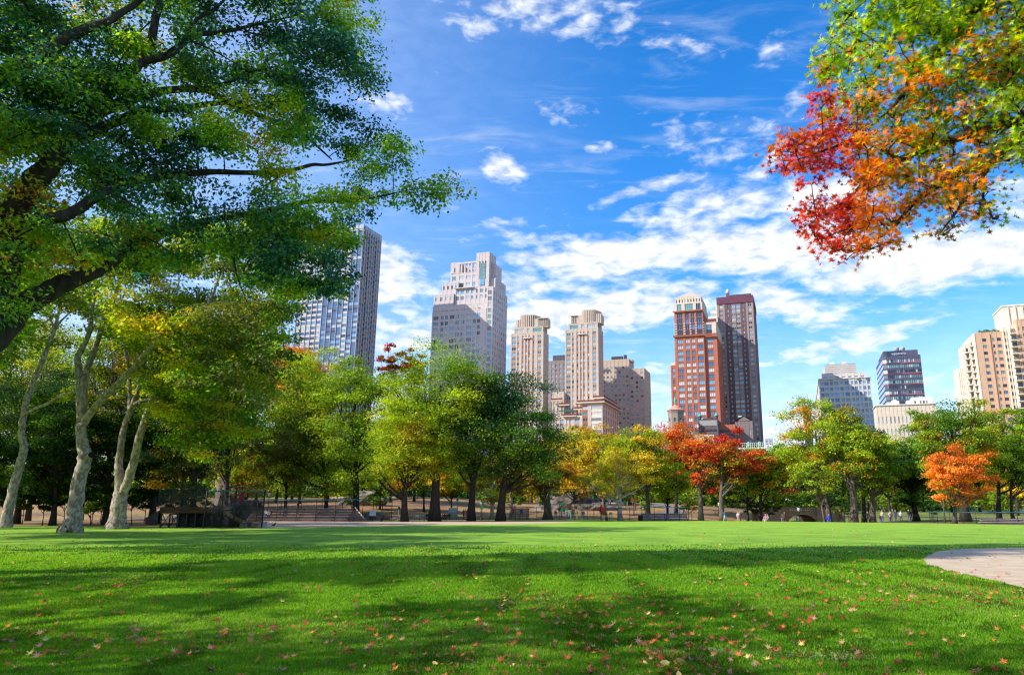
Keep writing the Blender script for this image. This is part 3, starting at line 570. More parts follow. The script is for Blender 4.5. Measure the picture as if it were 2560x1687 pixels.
# far wood seen as one mass under the buildings
_r=np.random.default_rng(77); nn=120000; uu=_r.uniform(-250,2750,nn); yy=_r.uniform(238,270,nn)
xx=(uu-CX)/F*yy*ct*1.02; hz=np.array([H(float(a),250.0) for a in np.linspace(-200,200,81)]); hh=np.interp(xx,np.linspace(-200,200,81),hz)
tp_=13+3.2*np.sin(xx*.21)+2.2*np.sin(xx*.53+1)+_r.normal(0,.7,nn); zz=hh+_r.random(nn)**1.25*tp_
pp=np.stack([xx,yy,zz],1); cid=(np.floor(xx/5)%60).astype(int)
wc=palette_cols(pp,cid,60,['dk','gr','ol','md','yg','go'],[3,4,2,2,1,.5],8,.12,_r)
o=link('treeline',leaf_mesh('treeline',pp,_r.normal(size=pp.shape)+np.array([0,-.6,.6]),1.05*_r.uniform(.6,1.2,nn),wc,LEAF,'diamond',_r)); o['kind']='stuff'; o['label']='far mixed wood closing the park below the buildings'; o['category']='treeline'
# understory and shrubs
def shrub(label,u,D,vt,hw,pal,w,**k): 
    return T(label,u,D,vt,1290,hw,pal,w,tr=.06,name='shrub',cat='shrub',limbs=4,ncl=k.pop('ncl',16),nleaf=k.pop('nleaf',3500),leaf=k.pop('leaf',.22),crown='foliage',**k)
for _i,(u,D,vt,hw,c) in enumerate(bgrow):
    if _i<20: shrub(f"low {nm_[['gr','dk','ol','md'][_i%4]]} bush {between[_i]}",u+37,150+(_i*37)%45,1240-(_i*13)%14,30+(_i*7)%16,[['gr','dk','ol','md'][_i%4],'gr'],[3,1],nleaf=2500,leaf=.34)
shrub('bright yellow shrub at the right end of the low bleacher',1722,131,1254,28,['ye','yg'],[4,2])
shrub('lime green shrub beside the grey oak trunk behind the fence',880,131,1225,32,['yg','md'],[4,2])
shrub('small lime bush at the foot of the dark slope tree',2282,125,1268,9,['yg'],[1],nleaf=500)
shrub('dark bush left of the bridge abutment',1925,119,1262,32,['dk','gr'],[3,1])
shrub('dark rounded bush under the leaning bridge tree',1890,126,1265,30,['dk','gr'],[3,2])
shrub('low green bush right of the bridge arch',2105,117,1275,22,['gr','md'],[2,1],nleaf=1200)
shrub('dark bush under the straight trunked maple',2120,130,1262,32,['dk','gr'],[3,1])
shrub('dark bush behind the three walkers on the slope',2330,135,1262,30,['dk','gr'],[3,1])
shrub('small green bush near the traffic light',1612,140,1250,20,['md','gr'],[2,1],nleaf=1200)
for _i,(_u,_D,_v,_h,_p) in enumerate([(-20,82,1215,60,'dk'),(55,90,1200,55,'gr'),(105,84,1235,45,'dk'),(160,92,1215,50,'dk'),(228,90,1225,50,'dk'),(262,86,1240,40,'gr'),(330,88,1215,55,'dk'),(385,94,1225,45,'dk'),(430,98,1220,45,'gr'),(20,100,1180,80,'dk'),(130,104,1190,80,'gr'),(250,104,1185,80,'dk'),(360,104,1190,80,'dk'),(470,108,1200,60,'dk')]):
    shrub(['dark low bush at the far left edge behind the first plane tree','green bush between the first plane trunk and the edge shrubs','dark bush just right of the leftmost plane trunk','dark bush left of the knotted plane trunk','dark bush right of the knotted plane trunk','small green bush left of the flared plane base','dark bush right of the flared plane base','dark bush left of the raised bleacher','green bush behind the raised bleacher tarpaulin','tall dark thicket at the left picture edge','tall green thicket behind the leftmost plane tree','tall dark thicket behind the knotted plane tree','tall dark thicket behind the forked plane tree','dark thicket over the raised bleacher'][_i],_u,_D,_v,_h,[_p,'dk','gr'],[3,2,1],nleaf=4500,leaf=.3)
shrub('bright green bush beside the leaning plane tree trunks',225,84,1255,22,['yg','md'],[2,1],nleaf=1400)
# dark wood on the left behind the plane trees
g2='dark trees behind the plane trees'
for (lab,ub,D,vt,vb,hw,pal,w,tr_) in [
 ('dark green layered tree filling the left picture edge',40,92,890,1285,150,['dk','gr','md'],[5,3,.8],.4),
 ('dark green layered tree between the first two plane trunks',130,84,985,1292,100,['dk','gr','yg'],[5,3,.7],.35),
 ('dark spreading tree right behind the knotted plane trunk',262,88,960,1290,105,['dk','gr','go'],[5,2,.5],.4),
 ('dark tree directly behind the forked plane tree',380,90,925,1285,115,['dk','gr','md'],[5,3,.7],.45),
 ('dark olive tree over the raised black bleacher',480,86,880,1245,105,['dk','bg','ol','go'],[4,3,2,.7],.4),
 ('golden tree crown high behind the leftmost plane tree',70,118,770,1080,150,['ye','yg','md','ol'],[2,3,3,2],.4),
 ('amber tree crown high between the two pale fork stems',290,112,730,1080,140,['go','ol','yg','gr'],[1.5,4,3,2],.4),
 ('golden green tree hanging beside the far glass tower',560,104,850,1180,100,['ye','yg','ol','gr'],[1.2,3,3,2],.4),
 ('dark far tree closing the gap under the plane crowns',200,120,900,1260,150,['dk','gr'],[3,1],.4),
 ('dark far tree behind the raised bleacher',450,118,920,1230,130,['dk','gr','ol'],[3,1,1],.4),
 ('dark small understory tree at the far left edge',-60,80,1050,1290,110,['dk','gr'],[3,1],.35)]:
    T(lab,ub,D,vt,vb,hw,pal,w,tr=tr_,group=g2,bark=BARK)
# ---------------------------------------------------------------- near trees drawn limb by limb
def near_tree(name,label,base,limbs,bark,canopies,rscale=1.0,flare=None,roots=True,cat='tree',sides=12,rn=None):
    root=empty(name,(base[0],base[1],0)); tag(root,label,cat); o=Vector((base[0],base[1],0))
    allp=[]; first=True; rs=random.Random(int(base[0]*10)%97)
    tk=MB(); lb=MB()
    for L_ in limbs:
        pts=[Vector(p)-o for p in L_['p']]; r=[q*rscale for q in L_['r']]
        # resample smoothly
        fp=[];fr=[]
        for i in range(len(pts)-1):
            p0=pts[max(0,i-1)];p1=pts[i];p2=pts[i+1];p3=pts[min(len(pts)-1,i+2)]
            for k in range(4):
                t=k/4; q=.5*((2*p1)+(-p0+p2)*t+(2*p0-5*p1+4*p2-p3)*t*t+(-p0+3*p1-3*p2+p3)*t**3)
                rad=r[i]+(r[i+1]-r[i])*t; jit=rad*.10
                fp.append(q+Vector((rs.uniform(-jit,jit),rs.uniform(-jit,jit),0))); fr.append(rad*(1+rs.uniform(-.07,.07)))
        fp.append(pts[-1]); fr.append(r[-1])
        (tk if L_.get('trunk') else lb).tube(fp,fr,sides)
        for i,p in enumerate(fp):
            if fr[i]<(rn or 9): allp.append((p+o,fr[i]))
    if tk.v: tk.build('trunk',bark,root)
    lb_o=lb
    ap=np.array([list(p) for p,_ in allp]); ar=np.array([r for _,r in allp])
    for cv in canopies:
        rng=np.random.default_rng(cv['seed']); C=[]; tries=0; poly=cv['poly']; us=[p[0] for p in poly]; vs=[p[1] for p in poly]
        holes=cv.get('holes',[])
        while len(C)<cv['n'] and tries<200000:
            tries+=1; u=rng.uniform(min(us),max(us)); v=rng.uniform(min(vs),max(vs))
            if not inside(u,v,poly) or any(((u-hu)/hr)**2+((v-hv)/hs_)**2<1 for hu,hv,hr,hs_ in holes): continue
            Y=rng.uniform(*cv['Y']); 
            if 'Yf' in cv: Y=cv['Yf'](u,v,rng)
            C.append(tuple(P(u,v,Y)))
        C=np.array(C); R=cv['R']*rng.uniform(.65,1.25,len(C))
        ns=cv.get('nsub',12); Pn,Nn,ids,S=sprays(C,R,cv.get('flat',.6),ns,cv['per'],cv.get('sig',.2),rng,.35)
        if cv.get('droop'): Nn=Nn+np.array([0,0,-.5])+rng.normal(size=Nn.shape)*.3
        cols=cv['col'](Pn,ids,len(C),rng)
        ob=link('crown',leaf_mesh('crown',Pn-np.array(o),Nn,cv['leaf']*rng.uniform(.65,1.2,len(Pn)),cols,cv.get('mat',LEAFN),cv.get('shape','diamond'),rng,.25),root)
        dl=np.array([np.min(np.linalg.norm(ap-c,axis=1)) for c in C]); aq=ap.copy(); aqr=ar.copy()
        for i in np.argsort(dl):
            c=C[i]; d=np.linalg.norm(aq-c,axis=1)-np.minimum(aqr,.2)*3; j=int(np.argmin(d)); s=Vector(aq[j])-o; e=Vector(c)-o; Ld=(e-s).length
            aq=np.vstack([aq,c]); aqr=np.append(aqr,max(.012,aqr[j]*.55))
            if Ld>cv.get('maxtwig',9): continue
            r0=min(aqr[j]*.6,.012+.012*Ld*cv.get('tw',1)); mid=s.lerp(e,.5)+Vector((rs.uniform(-.1,.1)*Ld,rs.uniform(-.1,.1)*Ld,.10*Ld))
            pts=bez(s,mid,e,5); lb.tube(pts,[r0*(1-.7*k/4)+.004 for k in range(5)],5,cap=False)
            for q in range(cv.get('subtw',4)):
                e2=Vector(S[i*ns+rs.randrange(ns)])-o; lb.tube([e,e.lerp(e2,.5)+Vector((0,0,.03)),e2],[r0*.3+.004,r0*.2+.003,.003],3,cap=False)
    lb.build('limbs',bark,root)
    return root
def ppath(seq): return [P(*s) for s in seq]
# colour rules
def col_left(Pn,ids,n,rng):
    c=palette_cols(Pn,ids,n,['dk','bg','gr','md','yg','ye','or'],[2,4,4,2.6,1.2,.3,.12],31,.9,rng)  # blue cast and yellow leaves put canopy shade and transmitted light into colour
    return np.clip(c*np.array([.98,1.02,1.6]),0,.95)
# ---- the big oak whose canopy hangs over the upper left
LB=Vector((-18.5,19.0,0))
def pl_(seq,r,trunk=False): return {'p':ppath(seq),'r':r,'trunk':trunk}
lim=[{'p':[(-18.5,19,-.2),(-18.4,19,1.2),(-18.2,19,3.2),tuple(P(-150,960,19))],'r':[1.05,.75,.66,.6],'trunk':True},
 {'p':[tuple(P(-150,960,19)),tuple(P(-60,885,19.2)),tuple(P(20,808,19.5)),tuple(P(52,766,19.6)),tuple(P(103,739,19.8)),tuple(P(145,715,20)),tuple(P(193,694,20.3)),tuple(P(241,674,20.6)),tuple(P(293,643,21)),tuple(P(337,608,21.5)),tuple(P(379,591,22)),tuple(P(460,565,22.6)),tuple(P(560,545,23.2)),tuple(P(675,526,23.6)),tuple(P(737,510,24)),tuple(P(810,502,24.4)),tuple(P(900,500,25)),tuple(P(1000,480,25.5))],
  'r':[.5,.42,.36,.33,.31,.28,.25,.23,.21,.19,.17,.14,.12,.10,.085,.07,.05,.025]},
 {'p':[tuple(P(-150,960,19)),tuple(P(-60,830,19)),tuple(P(-5,720,19)),tuple(P(17,640,19)),tuple(P(28,557,19)),tuple(P(60,490,19)),tuple(P(125,410,19)),tuple(P(154,375,19.2)),tuple(P(200,303,19.4)),tuple(P(271,232,19.6)),tuple(P(321,186,19.8)),tuple(P(350,154,20)),tuple(P(378,107,20.2)),tuple(P(389,46,20.4)),tuple(P(410,-30,20.6)),tuple(P(440,-180,20.8)),tuple(P(470,-320,21))],
  'r':[.5,.46,.43,.40,.37,.34,.29,.26,.24,.20,.17,.15,.13,.12,.10,.08,.04]},
 pl_([(350,154,20),(428,136,20.5),(468,93,21),(500,86,21.3),(560,80,21.8),(650,60,22.4),(740,40,23)],[.13,.11,.09,.08,.07,.05,.02]),
 pl_([(468,93,21),(490,50,21),(540,20,21.2),(600,-40,21.5)],[.08,.06,.05,.02]),
 pl_([(200,303,19.4),(250,278,20),(296,260,20.6),(357,239,21.2),(428,225,22),(514,225,22.8),(571,257,23.4),(640,286,24),(700,308,24.4),(745,326,24.8),(786,360,25.2),(830,400,25.6)],[.22,.19,.17,.15,.13,.115,.10,.09,.08,.07,.05,.02]),
 pl_([(514,225,22.8),(545,215,23),(586,200,23),(640,180,23.2),(720,160,23.6)],[.08,.07,.06,.05,.02]),
 pl_([(170,345,19.3),(210,345,20),(250,321,20.5),(310,297,21),(357,278,21.4),(450,271,22),(564,257,23),(660,270,24),(760,240,24.6)],[.2,.19,.17,.15,.13,.11,.09,.05,.02]),
 pl_([(45,535,19),(95,548,18.4),(140,545,18.2),(186,528,18.4),(228,500,19),(286,464,20),(339,450,20.8),(420,440,21.6),(520,430,22.2),(600,432,22.8),(671,432,23.2),(737,424,23.6),(780,412,24),(818,412,24.2),(880,400,24.8)],[.2,.18,.16,.15,.14,.13,.12,.11,.1,.09,.08,.07,.06,.05,.02]),
 pl_([(-150,400,18),(-60,230,18),(0,184,18),(71,157,18),(125,125,18.2),(193,82,18.4),(268,55,18.6),(303,32,18.8),(350,0,19),(420,-90,19.4)],[.26,.24,.2,.18,.16,.14,.11,.09,.08,.03]),
 pl_([(-5,720,19),(-60,560,18.6),(-150,400,18),(-260,250,17.6),(-380,120,17)],[.36,.32,.28,.2,.1]),
 pl_([(60,490,19),(41,600,19.4),(79,625,19.6),(85,590,19.8),(110,560,20)],[.15,.12,.09,.06,.03]),
 pl_([(560,545,23.2),(580,600,23.6),(590,680,23.8),(620,760,24)],[.05,.04,.03,.01]),
 pl_([(737,510,24),(800,560,24.2),(860,610,24.5),(900,640,24.6)],[.06,.05,.03,.01])]
poly=[(-520,-420),(640,-420),(800,-150),(925,-10),(918,60),(925,100),(870,150),(922,185),(925,240),(900,285),(950,285),(985,290),(960,330),(1000,350),(1045,345),(1068,330),(1060,370),(1040,400),(1070,440),(1115,465),(1085,490),(1070,520),(1045,585),(1000,560),(930,555),(895,590),(885,680),(860,700),(830,770),(800,780),(760,740),(700,730),(640,700),(560,690),(430,700),(330,720),(240,700),(130,720),(50,740),(-60,800),(-250,900),(-520,800)]
holes=[(170,20,40,26),(560,35,34,30),(395,130,28,34),(40,190,22,18),(760,380,46,26),(180,250,34,22),(110,480,40,34),(30,400,30,40),(700,420,40,18),(560,440,34,20),(300,420,26,20),(810,460,40,18),(640,120,24,18),(850,555,30,16),(720,520,36,16),(225,180,26,16),(80,640,30,18),(620,330,30,16),(470,330,26,16)]
near_tree('oak_tree','huge dark green oak leaning in from the left, canopy hanging across the sky',(LB.x,LB.y),lim,BARK,
 [dict(seed=5,poly=poly,holes=holes,n=700,Y=(16,27),Yf=lambda u,v,r: max(14.5,min(28,20+ (u/1000)*5.0+r.uniform(-3.2,3.2))),R=1.05,per=27,nsub=14,leaf=.138,sig=.21,col=col_left,subtw=4,maxtwig=7,flat=.55),
  dict(seed=6,poly=[(560,560),(700,540),(850,590),(888,640),(868,690),(840,740),(800,760),(700,730),(630,650)],n=34,Y=(21,26),R=.75,per=14,nsub=12,leaf=.14,sig=.2,col=col_left,subtw=3,maxtwig=5,flat=.7)])
# ---- right oak, branches only in view
def col_right(Pn,ids,n,rng):
    # red towards the outer low left tips, orange to the right, lime green above
    dpt=Pn[:,1]*ct+(Pn[:,2]-CH)*st; u=CX+F*Pn[:,0]/dpt; z=Pn[:,2]
    red=np.clip((2190-u)/200,0,1)*np.clip((8.6-z)/1.2,0,1); upper=np.clip((z-7.3)/1.5,0,1)*np.clip((2620-u)/230,0,1)
    f=fld(Pn,1.3,77); cj=rng.uniform(-.4,.4,n)[ids]; lj=rng.normal(0,.22,len(Pn))
    G_=np.array([PAL['md'],PAL['yg'],PAL['gr']]); O_=np.array([PAL['or'],PAL['go'],PAL['ru'],PAL['yg'],PAL['md']]); R_=np.array([PAL['re'],PAL['cr'],PAL['re'],PAL['or'],PAL['ru']])
    a=rng.random(len(Pn)); k=np.clip((f+cj+lj),0,.999)
    cg=G_[np.minimum(2,(k*3).astype(int))]; co=O_[np.minimum(4,(k*5).astype(int))]; cr_=R_[np.minimum(4,(k*5).astype(int))]
    sel_r=(red*1.5+cj*.35+lj*.4>.42); sel_u=(upper+cj*1.0+lj*.9>.36)
    c=np.where(sel_r[:,None],cr_,np.where(sel_u[:,None],cg,co))
    return np.clip(c*np.exp(rng.normal(0,.2,(len(Pn),1))),.004,.95)
RY=10.5
rl=[{'p':[(12.5,8.5,-.2),(12.4,8.5,1.5),(12.2,8.6,4),(11.9,8.8,6.5),(11.6,9,9.5),(11.2,9.4,13)],'r':[.75,.5,.44,.40,.3,.12],'trunk':True},
 {'p':[(12.0,8.8,6.2),tuple(P(2700,330,9.6)),tuple(P(2560,306,10)),tuple(P(2516,308,10.1)),tuple(P(2436,330,10.2)),tuple(P(2346,362,10.4)),tuple(P(2257,397,10.6)),tuple(P(2190,433,10.8)),tuple(P(2150,469,11)),tuple(P(2100,513,11.2)),tuple(P(2050,545,11.3))],'r':[.16,.10,.072,.066,.058,.05,.042,.034,.028,.018,.008]},
 {'p':[(12.1,8.7,5.4),tuple(P(2680,290,9.6)),tuple(P(2560,335,9.9)),tuple(P(2494,388,10)),tuple(P(2449,420,10.1)),tuple(P(2436,414,10.1)),tuple(P(2400,430,10.2)),tuple(P(2324,478,10.4)),tuple(P(2279,513,10.5)),tuple(P(2235,567,10.6)),tuple(P(2186,603,10.7)),tuple(P(2140,630,10.8))],'r':[.15,.1,.075,.062,.055,.05,.044,.034,.028,.02,.012,.006]},
 {'p':[tuple(P(2485,396,10)),tuple(P(2453,446,10)),tuple(P(2413,500,10)),tuple(P(2373,553,10)),tuple(P(2345,590,10))],'r':[.035,.03,.024,.012,.006]},
 {'p':[(11.8,8.9,7.6),tuple(P(2620,-110,9.9)),tuple(P(2476,0,10.2)),tuple(P(2395,58,10.4)),tuple(P(2328,147,10.8)),tuple(P(2280,192,11)),tuple(P(2261,228,11.1)),tuple(P(2230,268,11.2)),tuple(P(2168,321,11.4)),tuple(P(2110,350,11.6))],'r':[.14,.10,.07,.06,.042,.036,.03,.024,.014,.006]},
 {'p':[(11.6,9.0,9.2),tuple(P(2450,-300,10.6)),tuple(P(2260,-120,11)),tuple(P(2190,0,11.2)),tuple(P(2163,67,11.3)),tuple(P(2123,134,11.4)),tuple(P(2090,190,11.5))],'r':[.14,.09,.05,.04,.03,.018,.007]},
 {'p':[tuple(P(2420,335,10.3)),tuple(P(2408,300,10.3)),tuple(P(2425,270,10.3)),tuple(P(2440,245,10.4))],'r':[.025,.022,.016,.006]},
 {'p':[tuple(P(2516,308,10.1)),tuple(P(2500,270,10.2)),tuple(P(2490,235,10.3))],'r':[.02,.015,.006]},
 {'p':[tuple(P(2250,400,10.6)),tuple(P(2150,350,11)),tuple(P(2080,370,11.2)),tuple(P(1990,400,11.4)),tuple(P(1945,400,11.5))],'r':[.03,.024,.018,.011,.005]},
 {'p':[(11.5,9.1,10.5),(14.5,9.5,12),(16.5,10,13.5)],'r':[.2,.14,.05]},{'p':[(12,8.8,7),(13.5,6.5,9),(14.5,4.5,11)],'r':[.2,.14,.05]},
 {'p':[(12,8.8,7.5),(9,6.5,11),(6.5,5,13)],'r':[.2,.14,.05]}]
rp=[(2080,-130),(2072,-20),(2064,40),(2092,70),(2070,110),(2050,150),(2035,190),(2062,205),(2100,195),(2112,228),(2140,215),(2060,235),(2048,262),(2052,285),(2030,300),(2030,335),(1985,350),(1935,368),(1928,400),(1945,432),(1985,430),(2000,462),(2030,470),(2048,500),(2010,522),(2000,555),(1996,590),(2040,606),(2085,600),(2078,630),(2095,660),(2120,665),(2150,645),(2205,652),(2225,640),(2228,600),(2200,570),(2250,560),(2290,545),(2290,515),(2330,495),(2360,500),(2370,540),(2345,595),(2375,600),(2400,560),(2440,545),(2490,560),(2490,500),(2455,480),(2490,440),(2485,415),(2530,400),(2560,420),(2640,420),(2760,300),(2900,0),(2950,-300),(2700,-560),(2300,-480)]
rh=[(2255,470,38,18),(2160,310,24,12),(2190,395,26,14),(2320,440,26,14),(2130,440,16,12),(2440,372,24,10),(2360,250,16,10),(2548,330,12,20),(2225,360,16,9),(2400,400,18,9)]
near_tree('oak_tree','autumn oak reaching in from the upper right with red, orange and lime leaves',(12.5,8.5),rl,BARK,
 [dict(seed=9,poly=rp,holes=rh,n=860,Y=(9.5,12.5),Yf=lambda u,v,r: 11.2-(u-2000)/600*1.2+r.uniform(-1.1,1.1),R=.35,per=5,nsub=10,leaf=.125,sig=.25,col=col_right,shape='oak',subtw=5,maxtwig=3.2,flat=.75,tw=1.1)],sides=8,rscale=1.25)
# ---- three plane trees at left
def col_plane(Pn,ids,n,rng): return palette_cols(Pn,ids,n,['ol','gr','md','yg','ye','go'],[3,3.5,2,2.5,1.2,.4],41,.6,rng)
D2=57
near_tree('plane_tree','pale knotted plane tree, middle of the three, with a hollow burl',(P(178,1327,D2).x,D2),[
 {'p':ppath([(176,1331,D2),(178,1322,D2),(184,1290,D2),(190,1250,D2),(199,1200,D2),(208,1165,D2),(211,1135,D2),(204,1098,D2),(203,1060,D2)]),'r':[1.25,.98,.76,.70,.66,.66,.62,.52,.52],'trunk':True},
 {'p':ppath([(203,1065,D2),(200,1000,D2),(197,930,D2),(195,895,D2),(207,868,D2),(224,830,D2),(229,780,D2),(236,735,D2),(245,680,D2)]),'r':[.42,.36,.33,.31,.28,.24,.22,.18,.1]},
 {'p':ppath([(206,1050,D2),(210,960,D2),(222,915,D2+.5),(240,862,D2+1),(262,800,D2+1.5),(286,745,D2+2),(300,700,D2+2),(315,640,D2+2)]),'r':[.42,.34,.31,.29,.26,.22,.18,.1]},
 {'p':ppath([(207,1060,D2),(228,1030,D2-.3),(268,985,D2-1),(330,925,D2-2),(380,865,D2-3),(425,812,D2-3.5),(470,790,D2-4),(520,760,D2-4),(545,700,D2-4),(565,650,D2-4)]),'r':[.40,.36,.34,.31,.28,.24,.19,.15,.12,.06]},
 {'p':ppath([(286,745,D2+2),(330,755,D2+2),(380,745,D2+2),(430,735,D2+1.5)]),'r':[.12,.1,.08,.03]},
 {'p':ppath([(425,812,D2-3.5),(418,770,D2-3.5),(440,735,D2-3.5),(450,690,D2-3)]),'r':[.15,.12,.09,.04]},
 {'p':ppath([(222,1143,D2-.4),(228,1136,D2-.75)]),'r':[.30,.30],'trunk':True},
 ],BARKP,[dict(seed=15,poly=[(-80,560),(690,560),(735,740),(735,830),(715,900),(690,960),(640,1010),(560,980),(480,1000),(430,940),(330,880),(260,800),(120,760),(-80,800)],n=330,Y=(50,64),R=1.8,per=24,nsub=11,leaf=.27,sig=.2,col=col_plane,subtw=1,mat=LEAF,maxtwig=14)],rscale=.74)
o=MB(); kc=P(229,1136,D2-1.04); rt=[x for x in bpy.data.objects if x.name.startswith('plane_tree') and 'burl' in x.get('label','')][0]
o.lathe([(.02,0),(.20,.002),(.23,-.03)],(0,0,0),14); ho=o.build('knot_hole',surf('hollow',(.012,.01,.008),rough=1),rt); ho.location=kc-Vector((rt.location.x,rt.location.y,0)); ho.rotation_euler=(radians(80),0,radians(25))
D3=67
near_tree('plane_tree','two stemmed plane tree with a wide flared base, rightmost of the three',(P(293,1319,D3).x,D3),[
 {'p':ppath([(291,1322,D3),(292,1312,D3),(295,1285,D3),(299,1255,D3),(302,1232,D3)]),'r':[1.45,1.1,.9,.82,.78],'trunk':True},
 {'p':ppath([(300,1238,D3),(297,1190,D3),(298,1150,D3),(303,1110,D3),(310,1070,D3),(322,1035,D3),(341,987,D3),(355,942,D3),(361,904,D3),(372,850,D3),(380,790,D3)]),'r':[.52,.50,.42,.38,.34,.32,.28,.24,.18,.12,.06]},
 {'p':ppath([(318,1050,D3),(324,1010,D3+.5),(323,939,D3+.5),(316,890,D3+.5),(308,853,D3+.5),(302,810,D3+.5),(300,770,D3+.5),(302,720,D3+.5)]),'r':[.26,.24,.22,.2,.19,.17,.14,.07]},
 {'p':ppath([(305,1238,D3),(318,1205,D3-.3),(336,1150,D3-.6),(347,1097,D3-1),(372,1025,D3-1.5),(396,966,D3-2),(432,921,D3-2.3),(447,870,D3-2.5),(454,825,D3-2.5),(462,780,D3-2.5),(480,730,D3-2)]),'r':[.55,.52,.48,.44,.38,.34,.29,.24,.2,.15,.07]},
 {'p':ppath([(333,1012,D3),(350,1002,D3-.5),(378,997,D3-1),(413,998,D3-1.5),(440,1010,D3-2)]),'r':[.17,.15,.13,.1,.04]},
 {'p':ppath([(436,910,D3-2.3),(460,870,D3-2.5),(490,845,D3-2.5),(540,820,D3-3)]),'r':[.14,.12,.09,.03]},
 ],BARKP,[dict(seed=16,poly=[(300,780),(560,760),(690,800),(680,960),(650,1010),(640,1090),(560,1120),(500,1180),(440,1160),(420,1060),(350,960)],n=230,Y=(58,72),R=1.9,per=24,nsub=11,leaf=.28,sig=.2,col=col_plane,subtw=1,mat=LEAF,maxtwig=14)],rscale=.74)
D1=73
near_tree('plane_tree','leaning pale plane tree at the far left, leftmost of the three',(P(15,1316,D1).x,D1),[
 {'p':ppath([(12,1320,D1),(14,1310,D1),(20,1280,D1),(32,1225,D1),(45,1180,D1),(56,1140,D1),(60,1112,D1),(54,1090,D1),(57,1050,D1)]),'r':[1.0,.78,.62,.56,.52,.50,.46,.42,.42],'trunk':True},
 {'p':ppath([(57,1055,D1),(62,1020,D1),(79,963,D1),(103,911,D1),(127,846,D1),(138,818,D1),(145,790,D1),(151,753,D1),(160,700,D1)]),'r':[.40,.38,.35,.33,.28,.26,.18,.14,.06]},
 {'p':ppath([(136,822,D1),(120,780,D1),(107,746,D1),(98,700,D1)]),'r':[.15,.12,.09,.04]},
 {'p':ppath([(138,818,D1),(160,795,D1),(179,780,D1),(215,768,D1)]),'r':[.17,.13,.1,.04]},
 {'p':ppath([(64,1035,D1),(85,1022,D1-.5),(114,1011,D1-1),(150,990,D1-1.5),(186,978,D1-2),(210,965,D1-2)]),'r':[.22,.2,.19,.16,.12,.04]},
 {'p':ppath([(-60,1000,D1+3),(0,905,D1+3),(60,840,D1+3),(120,800,D1+3),(200,760,D1+3)]),'r':[.3,.26,.2,.15,.05]},
 ],BARKP,[dict(seed=17,poly=[(-500,560),(180,600),(260,780),(200,860),(60,880),(-60,920),(-500,1000)],n=170,Y=(66,82),R=2.1,per=24,nsub=11,leaf=.30,sig=.2,col=col_plane,subtw=1,mat=LEAF,maxtwig=14)],rscale=.74)
# ---- trees just outside the frame that throw the long shade across the lawn
for (lab,x,y,zt,zb,r,seed,dn) in SHADE:
    make_tree('oak_tree',lab,(x,y),zt,zb,(x+.5,y),(r,r*.9),['gr','md','yg'],[4,4,1],seed,tr=.45,leaf=.40,nleaf=int(17000*dn),ncl=int(20+50*dn),limbs=8,group='oaks standing outside the picture',clr=.22)
# ---------------------------------------------------------------- buildings
YAW=radians(17)
EX=Vector((cos(YAW),-sin(YAW),0)); EY=Vector((sin(YAW),cos(YAW),0))
def glass(name,c,rough=.08,c2=None,spec=.6,metal=0.0):
    m=surf(name,c,c2 or tuple(x*.6 for x in c),.35,rough,.0,metal,3,spec,.3,.7); return m
GL={'dark':glass('glass_dark',(.03,.045,.075)),'blue':glass('glass_blue',(.07,.19,.40)),'sky':glass('glass_sky',(.20,.45,.70)),'pale':glass('glass_pale_blinds',(.48,.55,.60),.35),  # blue and sky base colours are brightened to carry reflected sky
 'teal':glass('glass_teal',(.16,.36,.38)),'gold':glass('glass_gold_tint',(.50,.36,.22),.2,(.25,.17,.12)),'grey':glass('glass_grey',(.17,.20,.27)),'white':glass('glass_white_blind',(.66,.68,.70),.5),'navy':glass('glass_navy',(.035,.055,.13))}
FRW=surf('window_frame_white',(.6,.6,.58),rough=.6); FRD=surf('window_frame_dark',(.05,.055,.06),rough=.5); FRG=surf('window_frame_grey',(.3,.3,.32),rough=.5)
FRM={'w':FRW,'d':FRD,'g':FRG}
def wallm(n,c,c2=None,s=.5): return surf('wall_'+n,c,c2 or tuple(x*.86 for x in c),s,.85,.15,0,8,.2,.3,.7)
_wm={}
def win_mb(mb,T,w,h,gi,fi,mull=1,fr=.09,fs=.08):
    """glass sheet + frame bars; local x along facade, y inward, z up; origin at the middle"""
    a,b=-w/2,w/2; c,d=-h/2,h/2
    mb.box(a,b,0,.04,c,d,gi,T)
    mb.box(a,a+fr,-fs,-.002,c,d,fi,T); mb.box(b-fr,b,-fs,-.002,c,d,fi,T); mb.box(a+fr+.001,b-fr-.001,-fs,-.002,c,c+fr,fi,T); mb.box(a+fr+.001,b-fr-.001,-fs,-.002,d-fr,d,fi,T)
    for k in range(mull):
        x=a+(b-a)*(k+1)/(mull+1); mb.box(x-fr/2,x+fr/2,-fs+.01,-.004,c+fr+.001,d-fr-.001,fi,T)
